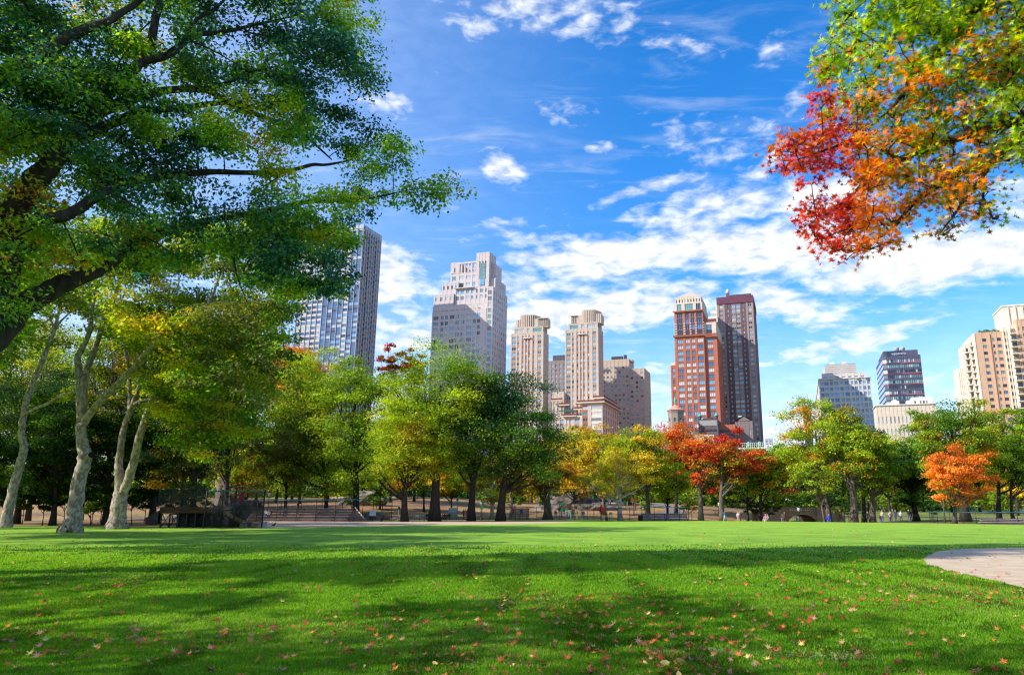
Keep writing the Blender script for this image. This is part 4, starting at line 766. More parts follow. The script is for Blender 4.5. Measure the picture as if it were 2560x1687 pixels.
class Bld:
    def __init__(s,label,uc,vref,D,cat='building',name='tower',group=None):
        zr=Z_at(vref,D); s.D=D; s.C=Vector((X_at(uc,D,zr),D,0)); s.root=empty(name,s.C,-YAW); tag(s.root,label,cat,group)
        s.wall=MB(); s.wm=[]; s.roof=MB(); s.rm=[]; s.wins=[]; s.n=0
    def wld(s,x,y,z): return s.C+EX*x+EY*y+Vector((0,0,z))
    def proj(s,x,y,z):
        p=s.wld(x,y,z); d=depth(p.y,p.z); return CX+F*p.x/d, CY-F*((p.z-CH)*ct-p.y*st)/d
    def fx(s,u,v,y=0.0):          # local x on the front plane seen at pixel (u,v)
        x=0
        for _ in range(8):
            p=s.wld(x,y,0); z=Z_at(v,p.y); k=(u-CX)/F
            # (Cx+EXx x+EYx y) = k*(Y ct+(z-CH)st)
            x=(k*((s.C.y+EY.y*y)*ct+(z-CH)*st)-s.C.x-EY.x*y)/(EX.x-k*EX.y*ct)
        return x
    def fy(s,u,v,x=0.0):
        y=0
        for _ in range(12):
            p=s.wld(x,y,0); z=Z_at(v,p.y); k=(u-CX)/F; den=(EY.x-k*EY.y*ct)
            y=(k*((s.C.y+EX.y*x)*ct+(z-CH)*st)-s.C.x-EX.x*x)/den
            y=max(-5,min(200,y))
        return y
    def fz(s,v,x=0.0,y=0.0): return Z_at(v,s.wld(x,y,0).y)
    def mi(s,m):
        if m not in s.wm: s.wm.append(m)
        return s.wm.index(m)
    def box(s,x0,x1,y0,y1,z0,z1,m): s.wall.box(min(x0,x1),max(x0,x1),min(y0,y1),max(y0,y1),z0,z1,s.mi(m))
    def part(s,name,fn,mats,parent=None):
        mb=MB(); fn(mb); return mb.build(name,mats,parent or s.root)
    def facade(s,side,a0,a1,pl,z0,z1,wall,cols,fh,wh,sill=.9,span=None,t=.35,kinds=('blue',),fr='w',mull=1,top=None,floor_skip=None,rec=.1,pk=None):
        """side front/left/right; a along the wall; pl = plane coordinate; cols=[(centre,width[,spandrel])]"""
        W=s.mi(wall)
        if side=='front': TT=lambda a,i,z:(a,pl+i,z)
        elif side=='left': TT=lambda a,i,z:(pl+i,a,z)
        else: TT=lambda a,i,z:(pl-i,a,z)
        top=z1-1.2 if top is None else z1-top
        nf=max(1,int((top-z0)/fh)); zt=top
        cols=sorted(cols); xs=a0
        for c in cols:
            l=c[0]-c[1]/2; r=c[0]+c[1]/2
            if l-xs>.02: s.wall.box(xs,l,0,t,z0,z1,W,TT)
            xs=r
            sp=s.mi(c[2] if len(c)>2 and c[2] else (span or wall)); 
            s.wall.box(l+.001,r-.001,rec,t,zt-(.0),z1,W,TT)
            for f in range(nf):
                zb=zt-(f+1)*fh; z_s=zb+sill; z_e=min(z_s+wh,zb+fh-.05)
                s.wall.box(l+.001,r-.001,rec,t,zb,z_s,sp,TT)
                if z_e<zb+fh-.06: s.wall.box(l+.001,r-.001,rec,t,z_e,zb+fh,sp,TT)
                if floor_skip and f in floor_skip: s.wall.box(l+.001,r-.001,rec,t,z_s,z_e,W,TT); continue
                s.wins.append((side,c[0],pl,(z_s+z_e)/2,c[1],z_e-z_s,(pk(f,c[0]) if pk else random.choice(kinds)),fr,(c[3] if len(c)>3 else mull),t))
            zb=zt-nf*fh
            if zb>z0: s.wall.box(l+.001,r-.001,rec,t,z0,zb,sp,TT)
        if a1-xs>.02: s.wall.box(xs,a1,0,t,z0,z1,W,TT)
    def mass(s,x0,x1,y0,y1,z0,z1,wall,front=None,left=None,right=None,par=.8,roofm=None,t=.35,over=0.0,**k):
        W=s.mi(wall); lx=t if left else 0; rx=t if right else 0; fy_=t if front else 0
        s.wall.box(x0+lx,x1-rx,y0+fy_,y1,z0,z1-.01,W)
        if front: s.facade('front',x0,x1,y0,z0,z1,wall,front.pop('cols')(x0,x1) ,t=t,**front)
        if left: s.facade('left',y0+t,y1,x0,z0,z1,wall,left.pop('cols')(y0+t,y1),t=t,**left)
        if right: s.facade('right',y0+t,y1,x1,z0,z1,wall,right.pop('cols')(y0+t,y1),t=t,**right)
        if par:
            pw=.4
            r=roofm or wall; R=s.mi(r)
            s.wall.box(x0-over,x1+over,y0-over,y0+pw,z1,z1+par,R); s.wall.box(x0-over,x1+over,y1-pw,y1,z1,z1+par,R)
            s.wall.box(x0-over,x0+pw,y0+pw,y1-pw,z1,z1+par,R); s.wall.box(x1-pw,x1+over,y0+pw,y1-pw,z1,z1+par,R)
    def finish(s,vis=1290,maxn=100):
        if s.wall.v: s.wall.build('wall',s.wm,s.root)
        sc_=[]
        for i,(side,a,pl,z,w_,h_,kd,fr,mu,t) in enumerate(s.wins):
            x,y=(a,pl) if side=='front' else (pl,a); u,v=s.proj(x,y,z)
            f=1.0 if side=='front' else .35
            ok=(v<vis and -10<u<2570); sc_.append((-(w_*h_*f) if ok else 1,v,i))
        sc_.sort(); pick=set(i for q,v,i in sc_[:maxn] if q<0)
        rest=MB(); rmats=list(GL.values())+[FRW,FRD,FRG]; gk=list(GL.keys()); fk=['w','d','g']
        for i,(side,a,pl,z,w_,h_,kd,fr,mu,t) in enumerate(s.wins):
            q=t-.10
            if i in pick:
                key=(round(w_,2),round(h_,2),kd,fr,mu)
                if key not in _wm:
                    mb=MB(); win_mb(mb,None,w_,h_,0,1,mu); _wm[key]=mb.mesh('window',[GL[kd],FRM[fr]])
                o=link('window',_wm[key],s.root)
                if side=='front': o.location=(a,pl+q,z)
                elif side=='left': o.location=(pl+q,a,z); o.rotation_euler=(0,0,-pi/2)
                else: o.location=(pl-q,a,z); o.rotation_euler=(0,0,pi/2)
            else:
                if side=='front': TT=lambda x,y,zz:(a+x,pl+q+y,z+zz)
                elif side=='left': TT=lambda x,y,zz:(pl+q+y,a-x,z+zz)
                else: TT=lambda x,y,zz:(pl-q-y,a+x,z+zz)
                win_mb(rest,TT,w_,h_,gk.index(kd),len(gk)+fk.index(fr),mu)
        if rest.v:
            o=rest.build('window',rmats,s.root); o['kind']='stuff'
def ev(n,frac=.55,span=None,mull=1):       # evenly spaced columns
    def f(a0,a1):
        p=(a1-a0)/n; return [(a0+p*(i+.5),p*frac,span,mull) for i in range(n)]
    return f
def pc(lst):                               # columns by fraction of the wall: (centre frac, width frac, spandrel, mullions)
    def f(a0,a1): return [(a0+(a1-a0)*q[0],(a1-a0)*q[1],q[2] if len(q)>2 else None,q[3] if len(q)>3 else 1) for q in lst]
    return f
# ===== A: glass tower with gold reflections in its colours, partly behind the canopy
b=Bld('tall dark glass tower with pale vertical fins, half hidden by the hanging canopy',893,800,432)
pf=wallm('steel_fin',(.42,.47,.58)); dk=wallm('dark_spandrel',(.055,.065,.11)); wh=wallm('pale_spandrel',(.55,.52,.50))
z1=b.fz(570); xl=b.fx(735,850); yr=b.fy(945,750)
n=12; cw=-xl/n
b.mass(xl,0,0,yr,0,z1,pf,front=dict(cols=pc([((i+.5)/n,.88/n,[wallm('blue_spandrel',(.09,.15,.30)),wh][i%5==4 or i<4],2) for i in range(n)]),fh=3.3,wh=1.9,sill=1.0,kinds=('blue','blue','navy','pale','sky'),fr='g',rec=.2),
 right=dict(cols=pc([((i+.5)/8,.80/8,[wallm('reflection_spandrel',(.40,.33,.30)),dk][i%3==2],1) for i in range(8)]),fh=3.3,wh=1.9,sill=1.0,kinds=('gold','gold','blue','grey'),fr='g',rec=.2),par=2.5)  # right side: warm reflections put into pane and spandrel colours as stripes
for i in range(n+1):
    x=xl+(0-xl)*i/n; b.box(x-.14,x+.14,-.2,-.003,0,z1+2.4,pf)
for i in range(1,8): 
    y=yr*i/8; b.box(.003,.35,y-.25,y+.25,0,z1+2.4,pf)
b.finish(vis=900)
# ===== B: stone setback tower with roof colonnade
b=Bld('tall pale limestone tower with stepped top and rooftop colonnade',1228,900,462)
lim_=wallm('limestone',(.57,.51,.52),(.51,.455,.465)); lb_=wallm('limestone_band',(.60,.54,.53))
X=lambda u,v=800: b.fx(u,v); Zz=lambda v,x=0: b.fz(v,x)
yr=b.fy(1264,950); kk=('grey','sky','teal','pale','pale','dark')
def ff(cols,**k):
    d=dict(cols=cols,fh=4.05,wh=2.6,sill=.8,kinds=kk,fr='w'); d.update(k); return d
x0=X(1071,1000); zA=Zz(785,x0); z760=Zz(757)
cB=[(.07,.10,None,2),(.19,.055),(.27,.055),(.375,.085,None,2),(.455,.03,None,0),(.495,.03,None,0),(.555,.03,None,0),(.595,.03,None,0),(.69,.09,None,2),(.79,.055),(.865,.055)]
xb=X(1212,900)
b.mass(x0,xb,0,yr*.9,0,zA,lim_,front=ff(pc(cB)),left=ff(ev(6,.4)),par=1)
b.mass(X(1082,750),xb,.6,yr*.85,zA,Zz(757,xb),lb_,front=ff(pc(cB),top=2.0),left=ff(ev(5,.4)),par=.6)
b.mass(X(1083,740),X(1132,740),1.2,yr*.7,Zz(757,xb),Zz(737,X(1100)),lim_,front=ff(ev(4,.5),top=.8),par=.5)
b.mass(X(1133,740)+.02,xb,2.5,yr*.7,Zz(757,xb),Zz(712,xb),lim_,front=ff(pc([(.08,.1),(.22,.1,None,2),(.38,.1),(.52,.08),(.66,.05),(.8,.1,None,2),(.93,.05)]),top=.8),par=.4)
b.mass(X(1099,715),X(1140,715),3.4,yr*.6,Zz(737,X(1100)),Zz(706,X(1110)),lim_,front=ff(ev(4,.45),top=.8),par=.5)
# terraces
b.box(X(1134,718),X(1182,718),1.2,3.6,Zz(718,X(1160)),Zz(718,X(1160))+.5,lb_)
b.mass(X(1118,690),X(1184,690),5.0,yr*.6,Zz(706,X(1110))-4,Zz(677,X(1150)),lim_,front=ff(pc([(.14,.14),(.42,.18,None,2),(.68,.18,None,2),(.9,.12)]),fh=5,wh=3,top=.6),par=.4)
zc0=Zz(677,X(1150)); zc1=Zz(652,X(1130)); xa,xe=X(1119,660),X(1141,660)
b.mass(xa,xe,5.0,yr*.6,zc0,zc1,lim_,front=ff(pc([(.45,.16)]),fh=7,wh=3.5,top=.6),par=.5)
xf=X(1184,660)
for i in range(5):
    xx=xe+(xf-xe)*(i+.5)/5; b.box(xx-.45,xx+.45,5.2,6.1,zc0,zc1-1.0,lb_)
b.box(xe+.01,xf,5.0,6.3,zc1-1.0,zc1+.2,lb_); b.box(xe+.01,xe+(xf-xe)*.45,11,12,zc0,zc1-.5,lim_); b.box(xe+.02,xf,18,19,zc1-1,zc1,lim_)
# belvedere
zt=Zz(628,X(1200)); xg=X(1217,650)
b.mass(xf+.02,xg,4.2,yr*.62,Zz(757,xb)-.2,zt,lim_,front=dict(cols=pc([(.28,.10,None,0),(.5,.10,None,0),(.72,.10,None,0)]),fh=9,wh=4.6,sill=2.2,kinds=('dark',),fr='g',top=3.2,floor_skip=[1,2,3,4,5,6]),right=dict(cols=ev(5,.3),fh=9,wh=4.6,sill=2.2,kinds=('dark','grey'),fr='g',top=3.2,floor_skip=[1,2,3,4,5,6]),par=.7)
def bigwin(mb):
    a,c=(xf+xg)/2,(Zz(672,X(1200))); w=(xg-xf)*.46; win_mb(mb,lambda x,y,z:(a+x,4.1+y,c+z),w,11,0,1,3,fr=.16)
    for q in (-2.8,0,2.8): mb.box(a-w/2,a+w/2,4.0,4.06,c+q-.08,c+q+.08,1)
b.part('window',bigwin,[GL['teal'],FRG])
for zc_ in (Zz(700,xg),Zz(716,xg)):
    def bw(mb): win_mb(mb,lambda x,y,z:((xf+xg)/2+x,4.1+y,zc_+z),(xg-xf)*.36,5.4,0,1,2)
    b.part('window',bw,[GL['sky'],FRG])
# corner bay and right hand masses
zr=Zz(718); b.mass(xb+.02,0,.2,yr,0,zr,lim_,front=ff(pc([(.52,.60,None,3)]),wh=3.0,sill=.5,kinds=('teal','sky','pale','grey')),right=ff(ev(7,.42),wh=2.5),par=.8)
b.mass(xg+.03,-.8,yr*.25,yr*.95,zr,Zz(690,0),lim_,right=ff(ev(5,.42)),par=.6)
b.box(xg+.04,-2,yr*.35,yr*.75,Zz(690),Zz(650),lim_)
b.finish(vis=990)
# ===== C: twin-tower apartment block
tan_=wallm('tan_brick',(.54,.45,.38),(.47,.39,.33)); tanb=wallm('tan_brick_band',(.40,.27,.20)); cream=wallm('cream_band',(.70,.60,.48)); rust=wallm('rust_spandrel',(.33,.13,.08)); dred=wallm('dark_red_rail',(.18,.06,.06))
def century(b,u0,uc,vsh,vcr,ucr0,ucr1,yv,cfr=.6):
    x0=b.fx(u0,950); zs=b.fz(vsh+12,x0/2); yr=yv
    lst=[(.10,.13,tanb,1),(.235,.06,tanb,0),(.37,.055,rust,0),(.475,.05,rust,0),(.565,.05,rust,0),(.70,.055,rust,0),(.88,.11,tanb,1)]
    b.mass(x0,0,0,yr,0,zs,tan_,front=dict(cols=pc(lst),fh=3.35,wh=1.75,sill=.95,kinds=('grey','grey','dark','pale','sky'),fr='w'),right=dict(cols=ev(5,.34,tanb),fh=3.35,wh=1.75,sill=.95,kinds=('grey','dark','sky'),fr='w'),par=.7)
    # banded bricks beside the corner windows
    xq=x0*.5; b.box(x0*.62,x0*.38,-.9,-.003,zs-3.2,zs-2.6,cream)
    zp=b.fz(vsh-4,x0/2)
    b.mass(x0*.93,x0*.03,1.2,yr-1,zs,zp,tan_,front=dict(cols=pc([(.2,.28,None,4),(.5,.10),(.8,.30,None,4)]),fh=zp-zs-1,wh=3.0,sill=.7,kinds=('teal','pale'),fr='g',top=.6),right=dict(cols=ev(3,.5),fh=zp-zs-1,wh=3.0,sill=.7,kinds=('blue',),fr='g',top=.6),par=.6)
    xa,xb=b.fx(ucr0,vcr+15),b.fx(ucr1,vcr+15); zc=b.fz(vcr,(xa+xb)/2); w=(xb-xa)
    b.box(xa+.1,xb-.1,2.95,yr-2,zp,zc-2.6,tan_)
    for q in (.06,.12,.86,.92): b.box(xa+w*q,xa+w*q+.25,2.7,2.949,zp,zc-2.2,tan_)
    def crown(mb):
        r=w*.34; cx,cyy=xa+w*cfr,r*.9+2.0; pts=[]
        K=28
        for i in range(K):
            t=2*pi*i/K; rr=r*(1.0 if i%2 else .93); pts.append((cx+rr*cos(t),cyy+rr*sin(t)*.9))
        for i in range(K):
            p,q=pts[i],pts[(i+1)%K]; mb.quad((p[0],p[1],zp),(q[0],q[1],zp),(q[0],q[1],zc),(p[0],p[1],zc),0)
        mb.poly([(p[0],p[1],zc) for p in pts])
        for i in range(9):      # flutes on the front
            t=-pi/2+(i-4)*.17; mb.box(cx+r*cos(t)-.35,cx+r*cos(t)+.35,cyy+r*.9*sin(t)-.5,cyy+r*.9*sin(t)+.2,zp,zc+.5,0)
    b.part('crown_drum',crown,[tan_])
    for xx0,xx1 in ((xa-.1,xa+w*.2) if cfr>.5 else (xa+w*.68,xb+.1),):
        b.box(xx0,xx1,2.2,2.9,zc-3.0,zc-2.4,tan_)
        for k in range(4): b.box(xx0+.3,xx1-.3,2.86,2.949,zc-7.5+k*1.3,zc-6.9+k*1.3,wallm('vent_shadow',(.08,.07,.06)))
b=Bld('tan twin brother tower with fluted drum top, standing left of its twin',1358,900,452)
century(b,1275,1358,822,785,1286,1366,b.fy(1371,950),.36); 
b.box(-.0,-.0-.01,0,.1,0,1,tan_); b.finish(vis=960)
b=Bld('tan fluted topped tower rising from terraced apartment base, right twin',1496,900,445)
century(b,1413,1496,812,774,1424,1500,b.fy(1509,950))
zb=b.fz(1000,0)
# terraced base
xL=b.fx(1392,1050); yb=b.fy(1555,1060,b.fx(1517,1060)); x1=b.fx(1516,1060)
b.mass(xL,b.fx(1465,1060),-4,10,0,b.fz(1044,-20),tan_,front=dict(cols=pc([(.10,.10,rust,0),(.24,.13,rust,1),(.42,.06,tanb,0),(.53,.06,tanb,0),(.76,.16,tanb,1)]),fh=3.5,wh=2.0,sill=.9,kinds=('grey','pale','sky'),fr='w'),par=.6,roofm=cream)
b.mass(b.fx(1466,1060),x1,-9,yb*.8,0,b.fz(1011,5),tan_,front=dict(cols=pc([(.14,.26,rust,1),(.70,.50,cream,6)]),fh=3.5,wh=1.9,sill=.8,kinds=('grey','pale','white','dark'),fr='w'),right=dict(cols=ev(7,.35,rust),fh=3.5,wh=1.9,sill=.8,kinds=('grey','dark','pale'),fr='w'),par=0)
zt=b.fz(1011,5); xq=b.fx(1462,1010)
b.box(xq-2,x1+1.6,-10.4,yb*.8+1,zt,zt+.6,cream)
def rail(mb,xa,xb_,ya,yb_,z,h=1.1):
    mb.box(xa,xb_,ya,ya+.12,z,z+h); mb.box(xb_-.12,xb_,ya+.12,yb_,z,z+h)
b.part('balcony_rail',lambda mb: rail(mb,xq-1.9,x1+1.5,-10.3,yb*.8,zt+.6),[dred])
b.mass(b.fx(1478,1000),b.fx(1508,1000),-4,yb*.6,zt+.6,b.fz(998,3),tan_,front=dict(cols=pc([(.5,.8,None,5)]),fh=3.4,wh=2.2,sill=.6,kinds=('pale','grey'),fr='d',top=.3),par=0)
z2=b.fz(998,3); b.box(b.fx(1488,1000),b.fx(1512,1000)+.8,-5.2,yb*.75,z2,z2+.6,cream); b.part('balcony_rail',lambda mb: rail(mb,b.fx(1489,1000),b.fx(1512,1000)+.7,-5.1,yb*.75,z2+.6),[dred])
for (ua,ub_,v) in ((1384,1413,1003),(1404,1430,1015),(1440,1465,1027),(1412,1446,1043)):
    za=b.fz(v,-15); xa_,xb_=b.fx(ua,v),b.fx(ub_,v); b.box(xa_,xb_,-5.6,-3.9,za,za+.5,cream)
    b.part('balcony_rail',lambda mb: mb.box(xa_,xb_,-5.55,-5.4,za+.5,za+1.6),[dred])
b.mass(b.fx(1384,1000),b.fx(1413,1000)-.05,-2.5,9,0,b.fz(983,-15),tan_,front=dict(cols=ev(3,.5,tanb),fh=3.5,wh=2,sill=.8,kinds=('grey','pale'),fr='w',top=5),par=.9)
def awn(mb):
    for (ua,ub_,v) in ((1445,1461,1014),(1403,1440,1030)):
        za=b.fz(v,-15); mb.box(b.fx(ua,v),b.fx(ub_,v),-5.0,-4.05,za,za+.7)
b.part('awning',awn,[surf('green_awning',(.03,.16,.10))])
b.finish(vis=1110)
# ===== D: grey block between the twins, and tan slab to their right
gb=wallm('grey_brown_brick',(.30,.25,.24),(.26,.215,.21))
b=Bld('grey brown block with a teal glass penthouse, seen between the twin towers',1420,950,520)
x0=b.fx(1366,950); z1=b.fz(904,x0/2)
b.mass(x0,b.fx(1425,950),0,20,0,z1,gb,front=dict(cols=ev(6,.5),fh=3.6,wh=1.9,sill=.9,kinds=('sky','pale','sky','grey'),fr='w'),par=.8)
xa,xb=b.fx(1380,890),b.fx(1425,890)
b.mass(xa,xb,2,15,z1,b.fz(886,xa/2),wallm('dark_top',(.12,.12,.14)),front=dict(cols=ev(7,.9),fh=8,wh=4.2,sill=.2,kinds=('teal',),fr='g',top=3.4),par=0)
b.finish(vis=990)
b=Bld('long tan apartment slab with its right end lit, behind the right twin tower',1611,950,505)
tb=wallm('light_tan_brick',(.52,.41,.33),(.46,.36,.29)); x0=b.fx(1505,950); yr=b.fy(1627,980); xm=b.fx(1573,930)
b.mass(x0,xm,0,16,0,b.fz(902,x0*.7),tb,front=dict(cols=ev(7,.52,None,1),fh=3.25,wh=1.6,sill=.95,kinds=('sky','pale','teal','dark','grey'),fr='w',top=3.6),par=.9)
b.mass(xm+.02,0,.3,yr,0,b.fz(922,0),tb,front=dict(cols=ev(3,.5,None,1),fh=3.25,wh=1.6,sill=.95,kinds=('sky','pale','dark'),fr='w'),right=dict(cols=ev(8,.35),fh=3.25,wh=1.6,sill=.95,kinds=('pale','grey'),fr='w'),par=.8)
b.box(xm-5,xm+1.8,3,9,b.fz(902,xm),b.fz(896,xm),tb)
def tower_(mb):
    za=b.fz(902,x0); mb.box(x0+6,x0+14,4,7,za+.9,za+3.4); mb.box(x0+15,x0+17,4,6,za+.9,za+4.2)
b.part('cooling_unit',tower_,[surf('dark_plant',(.06,.06,.07))])
b.finish(vis=1080)
# ===== E: red brick tower with pyramid
rb=wallm('red_brick',(.47,.15,.095),(.40,.125,.08)); rb2=wallm('red_brick_dark',(.33,.12,.08)); bge=wallm('beige_stone',(.66,.56,.46)); 
b=Bld('orange red brick tower with a pale pyramid roof',1761,870,430)
x0=b.fx(1688,900); xr=b.fx(1799,1000); yr=b.fy(1772,800); zlo=b.fz(838,0); zmid=b.fz(779,x0/2)
kz=('blue','grey','pale','sky','white'); 
b.mass(x0,0,0,yr,0,zlo,rb,front=dict(cols=pc([(.19,.20,rb2,2),(.445,.145,rb2,1),(.64,.13,rb2,1),(.87,.2,rb2,2)]),fh=3.65,wh=2.25,sill=.8,kinds=kz,fr='d'),par=0)
b.box(x0-.8,xr+.5,-.8,-.004,zlo-.2,zlo+.8,rb2)
b.mass(x0+.3,-.2,.4,yr,zlo+.8,zmid,rb,front=dict(cols=pc([(.19,.20,dk,2),(.445,.145,dk,1),(.64,.13,dk,1),(.87,.2,dk,2)]),fh=3.65,wh=2.9,sill=.5,kinds=('dark','navy','blue'),fr='w',top=.6),right=dict(cols=ev(3,.4),fh=3.65,wh=2.6,sill=.6,kinds=('dark','navy'),fr='w'),par=0)
zband=b.fz(815,0)
for k in range(5):
    for (fa,fb) in ((0,.08),(.30,.365),(.525,.57),(.71,.76),(.975,1.0)): b.box(x0+.3-x0*fa,x0+.3-x0*fb,.25,.397,zlo+1.5+k*1.6,zlo+2.0+k*1.6,bge)
b.box(x0-.6,.5,-.4,.39,zmid,zmid+.8,rb2)
zb2=b.fz(757,x0/2); b.mass(x0+.5,-.4,.8,yr-.5,zmid+.8,zb2,bge,front=dict(cols=pc([(.17,.17,dk,2),(.52,.30,dk,3),(.86,.17,dk,2)]),fh=(zb2-zmid)/1.05,wh=(zb2-zmid)*.82,sill=.4,kinds=('navy','blue','teal'),fr='w',top=.4),par=0)
zb3=b.fz(741,x0/2); b.mass(x0+1,-1,1.4,yr-1,zb2,zb3,bge,front=dict(cols=ev(9,.45,None,0),fh=(zb3-zb2)*.9,wh=(zb3-zb2)*.5,sill=.8,kinds=('grey','pale','dark'),fr='w',top=.5),right=dict(cols=ev(3,.4),fh=(zb3-zb2)*.9,wh=(zb3-zb2)*.5,sill=.8,kinds=('grey',),fr='w',top=.5),par=.4)
zap=b.fz(714,x0/2)
def pyr(mb):
    xa,xb_,ya,yb_=x0+2.0,-2.0,2.4,yr-2; steps=9
    for i in range(steps):
        t=i/steps; q=1-t; cx=(xa+xb_)/2; cyy=(ya+yb_)/2; w_=(xb_-xa)/2*q; d_=(yb_-ya)/2*q; z0=zb3+(zap-zb3)*t
        mb.box(cx-w_,cx+w_,cyy-d_,cyy+d_,z0,z0+(zap-zb3)/steps-.002,0)
b.part('roof',pyr,[wallm('pale_pyramid',(.55,.50,.45))])
# right lower wing and left annex
b.mass(.02,xr,1.2,yr+6,0,zlo,rb,front=dict(cols=pc([(.45,.48,rb2,2)]),fh=3.65,wh=2.25,sill=.8,kinds=kz,fr='d'),right=dict(cols=ev(5,.35),fh=3.65,wh=2.2,sill=.8,kinds=('grey','pale'),fr='w'),par=0)
b.mass(.1,xr-.3,1.6,yr+5,zlo,b.fz(806,3),bge,front=dict(cols=pc([(.42,.46,dk,2)]),fh=3.65,wh=3.0,sill=.5,kinds=('navy','blue'),fr='w',top=.8),par=.5)
b.mass(b.fx(1676,950),x0-.02,2,14,0,b.fz(911,x0),rb,front=dict(cols=pc([(.6,.5,rb2,1)]),fh=3.65,wh=2.25,sill=.8,kinds=kz,fr='d'),par=1.6,roofm=bge)
b.finish(vis=1070)
# ===== F: purple brown tower
pb=wallm('purple_brown_brick',(.16,.11,.12),(.135,.09,.10)); pl2=wallm('pinkish_brick',(.36,.26,.25),(.31,.225,.215)); cw_=wallm('cream_white',(.74,.68,.60))
b=Bld('dark purple brown residential tower with pink window stripes, right of the red one',1888,850,455)
x0=b.fx(1797,850); z1=b.fz(758,x0/2); yr=b.fy(1897,900)
zz=z1
lst=[(.10,.10,pl2,1),(.29,.035,pb,0),(.445,.115,pl2,1),(.575,.115,pl2,1),(.71,.035,pb,0),(.90,.10,pl2,1)]
w_=0-x0
b.mass(x0,0,0,yr,0,z1,pb,front=dict(cols=pc(lst),fh=2.95,wh=1.45,sill=.85,kinds=('pale','sky','grey','dark','white'),fr='w',top=.5),left=dict(cols=ev(6,.3),fh=2.95,wh=1.45,sill=.85,kinds=('pale','grey'),fr='w',top=.5),right=dict(cols=ev(5,.25),fh=2.95,wh=1.4,sill=.85,kinds=('grey','dark'),fr='w',top=.5),par=0)
# pink brick bays proud of the wall beside the outer window columns
for (fa,fb) in ((.0,.048),(.152,.205),(.80,.848),(.952,.999)): b.box(x0+w_*fa,x0+w_*fb,-.12,-.004,0,z1-.1,pl2)
b.box(x0-.3,.3,-.4,yr+.2,z1+.0,z1+4.6,wallm('plum_band',(.16,.06,.10)))
b.box(x0-1.2,x0-.31,2,yr,0,z1+1.0,cw_)  # cream slab puts the sun-bright left side into the colour
xa,xb_=b.fx(1823,738),b.fx(1877,738); b.box(xa,xb_,4,yr-4,z1+4.6,b.fz(732,-10),wallm('dark_plum',(.10,.07,.085)))
b.box(b.fx(1813,733),b.fx(1821,733),5,8,z1+4.6,b.fz(729,-20),pb)
b.part('roof_tank',lambda mb: mb.lathe([(1.2,0),(1.2,2),(.2,3.2)],((b.fx(1813,733)+b.fx(1821,733))/2,6.5,b.fz(729,-20)),10),[cw_])
# left wing set back
xw=b.fx(1771,850,10); zw=b.fz(792,xw,10)
b.mass(xw,x0-1.3,10,24,0,zw,cw_,front=dict(cols=ev(3,.5,pb),fh=2.95,wh=1.5,sill=.8,kinds=('pale','grey','dark'),fr='w',top=5.5),left=dict(cols=ev(3,.4,pb),fh=2.95,wh=1.5,sill=.8,kinds=('pale','grey'),fr='w',top=5.5),par=0)
b.box(xw-.2,x0-1.35,9.7,9.996,zw-5.2,zw-1.6,wallm('plum_band',(.16,.06,.10))); b.mass(xw+2,x0-2,11.5,20,zw,zw+4,cw_,front=dict(cols=ev(5,.8),fh=3.6,wh=1.8,sill=.6,kinds=('sky','pale'),fr='w',top=.5),par=.5)
b.finish(vis=1110)
# ===== G: church house with octagonal turret and verdigris finial
stn=wallm('brown_stone',(.30,.24,.20),(.23,.18,.16)); pink=surf('pink_tile',(.62,.27,.22),(.52,.22,.18),1.2,.7); vd_=surf('verdigris',(.10,.42,.36),(.07,.3,.27),3,.7)
b=Bld('octagonal stone turret with a pink tiled roof and green finial',1686,1040,392,name='turret')
z0=0; ze=b.fz(1024); zr_=b.fz(1008); zf=b.fz(988); R_=392*21/F*1.03
def oct_(mb,r0,r1,za,zb_,m=0):
    p0=[(r0*cos(pi/8+k*pi/4),r0*sin(pi/8+k*pi/4)+R_,za) for k in range(8)]; p1=[(r1*cos(pi/8+k*pi/4),r1*sin(pi/8+k*pi/4)+R_,zb_) for k in range(8)]
    for k in range(8): mb.quad(p0[k],p0[(k+1)%8],p1[(k+1)%8],p1[k],m)
    mb.poly(p1,m)
b.part('wall',lambda mb:(oct_(mb,R_*.93,R_*.93,0,ze-1.2),oct_(mb,R_*.97,R_*1.0,ze-1.2,ze)),[stn])
b.part('roof',lambda mb: oct_(mb,R_*1.1,.3,ze+.01,zr_),[pink])
b.part('finial',lambda mb:(mb.lathe([(.5,0),(.9,.6),(.45,1.2),(.8,2.0),(.85,zf-zr_-1.5),(.5,zf-zr_-.6),(.15,zf-zr_)],(0,R_,zr_-.3),10)),[vd_])
for k in range(3):
    def ww(mb,k=k):
        a=-pi/2+(k-1)*pi/4; c=Vector((cos(a)*R_*.87,R_+sin(a)*R_*.87,ze-5)); ux=Vector((-sin(a),cos(a),0)); nn=Vector((cos(a),sin(a),0))
        TT=lambda x,y,z: tuple(c+ux*x-nn*y+Vector((0,0,z))); mb.box(-.45,.45,-.06,.05,-.9,.9,0,TT)
    b.part('window',ww,[GL['dark']])
b=Bld('dark stone church hall with two small green domed corners',1795,1060,395,name='church_hall')
x0=b.fx(1746,1060); zt=b.fz(1048,x0/2); ds=wallm('dark_grey_stone',(.13,.115,.13),(.09,.08,.10))
b.box(x0,0,0,16,0,zt,ds); b.box(x0+.6,-.6,-.15,-.005,zt-3.4,zt-.6,wallm('grey_panel',(.34,.31,.31)))
for k in range(11): b.box(x0+1.2+(0-x0-2.4)*k/11,x0+1.7+(0-x0-2.4)*k/11,-.5,-.01,zt-6,zt-5,ds)
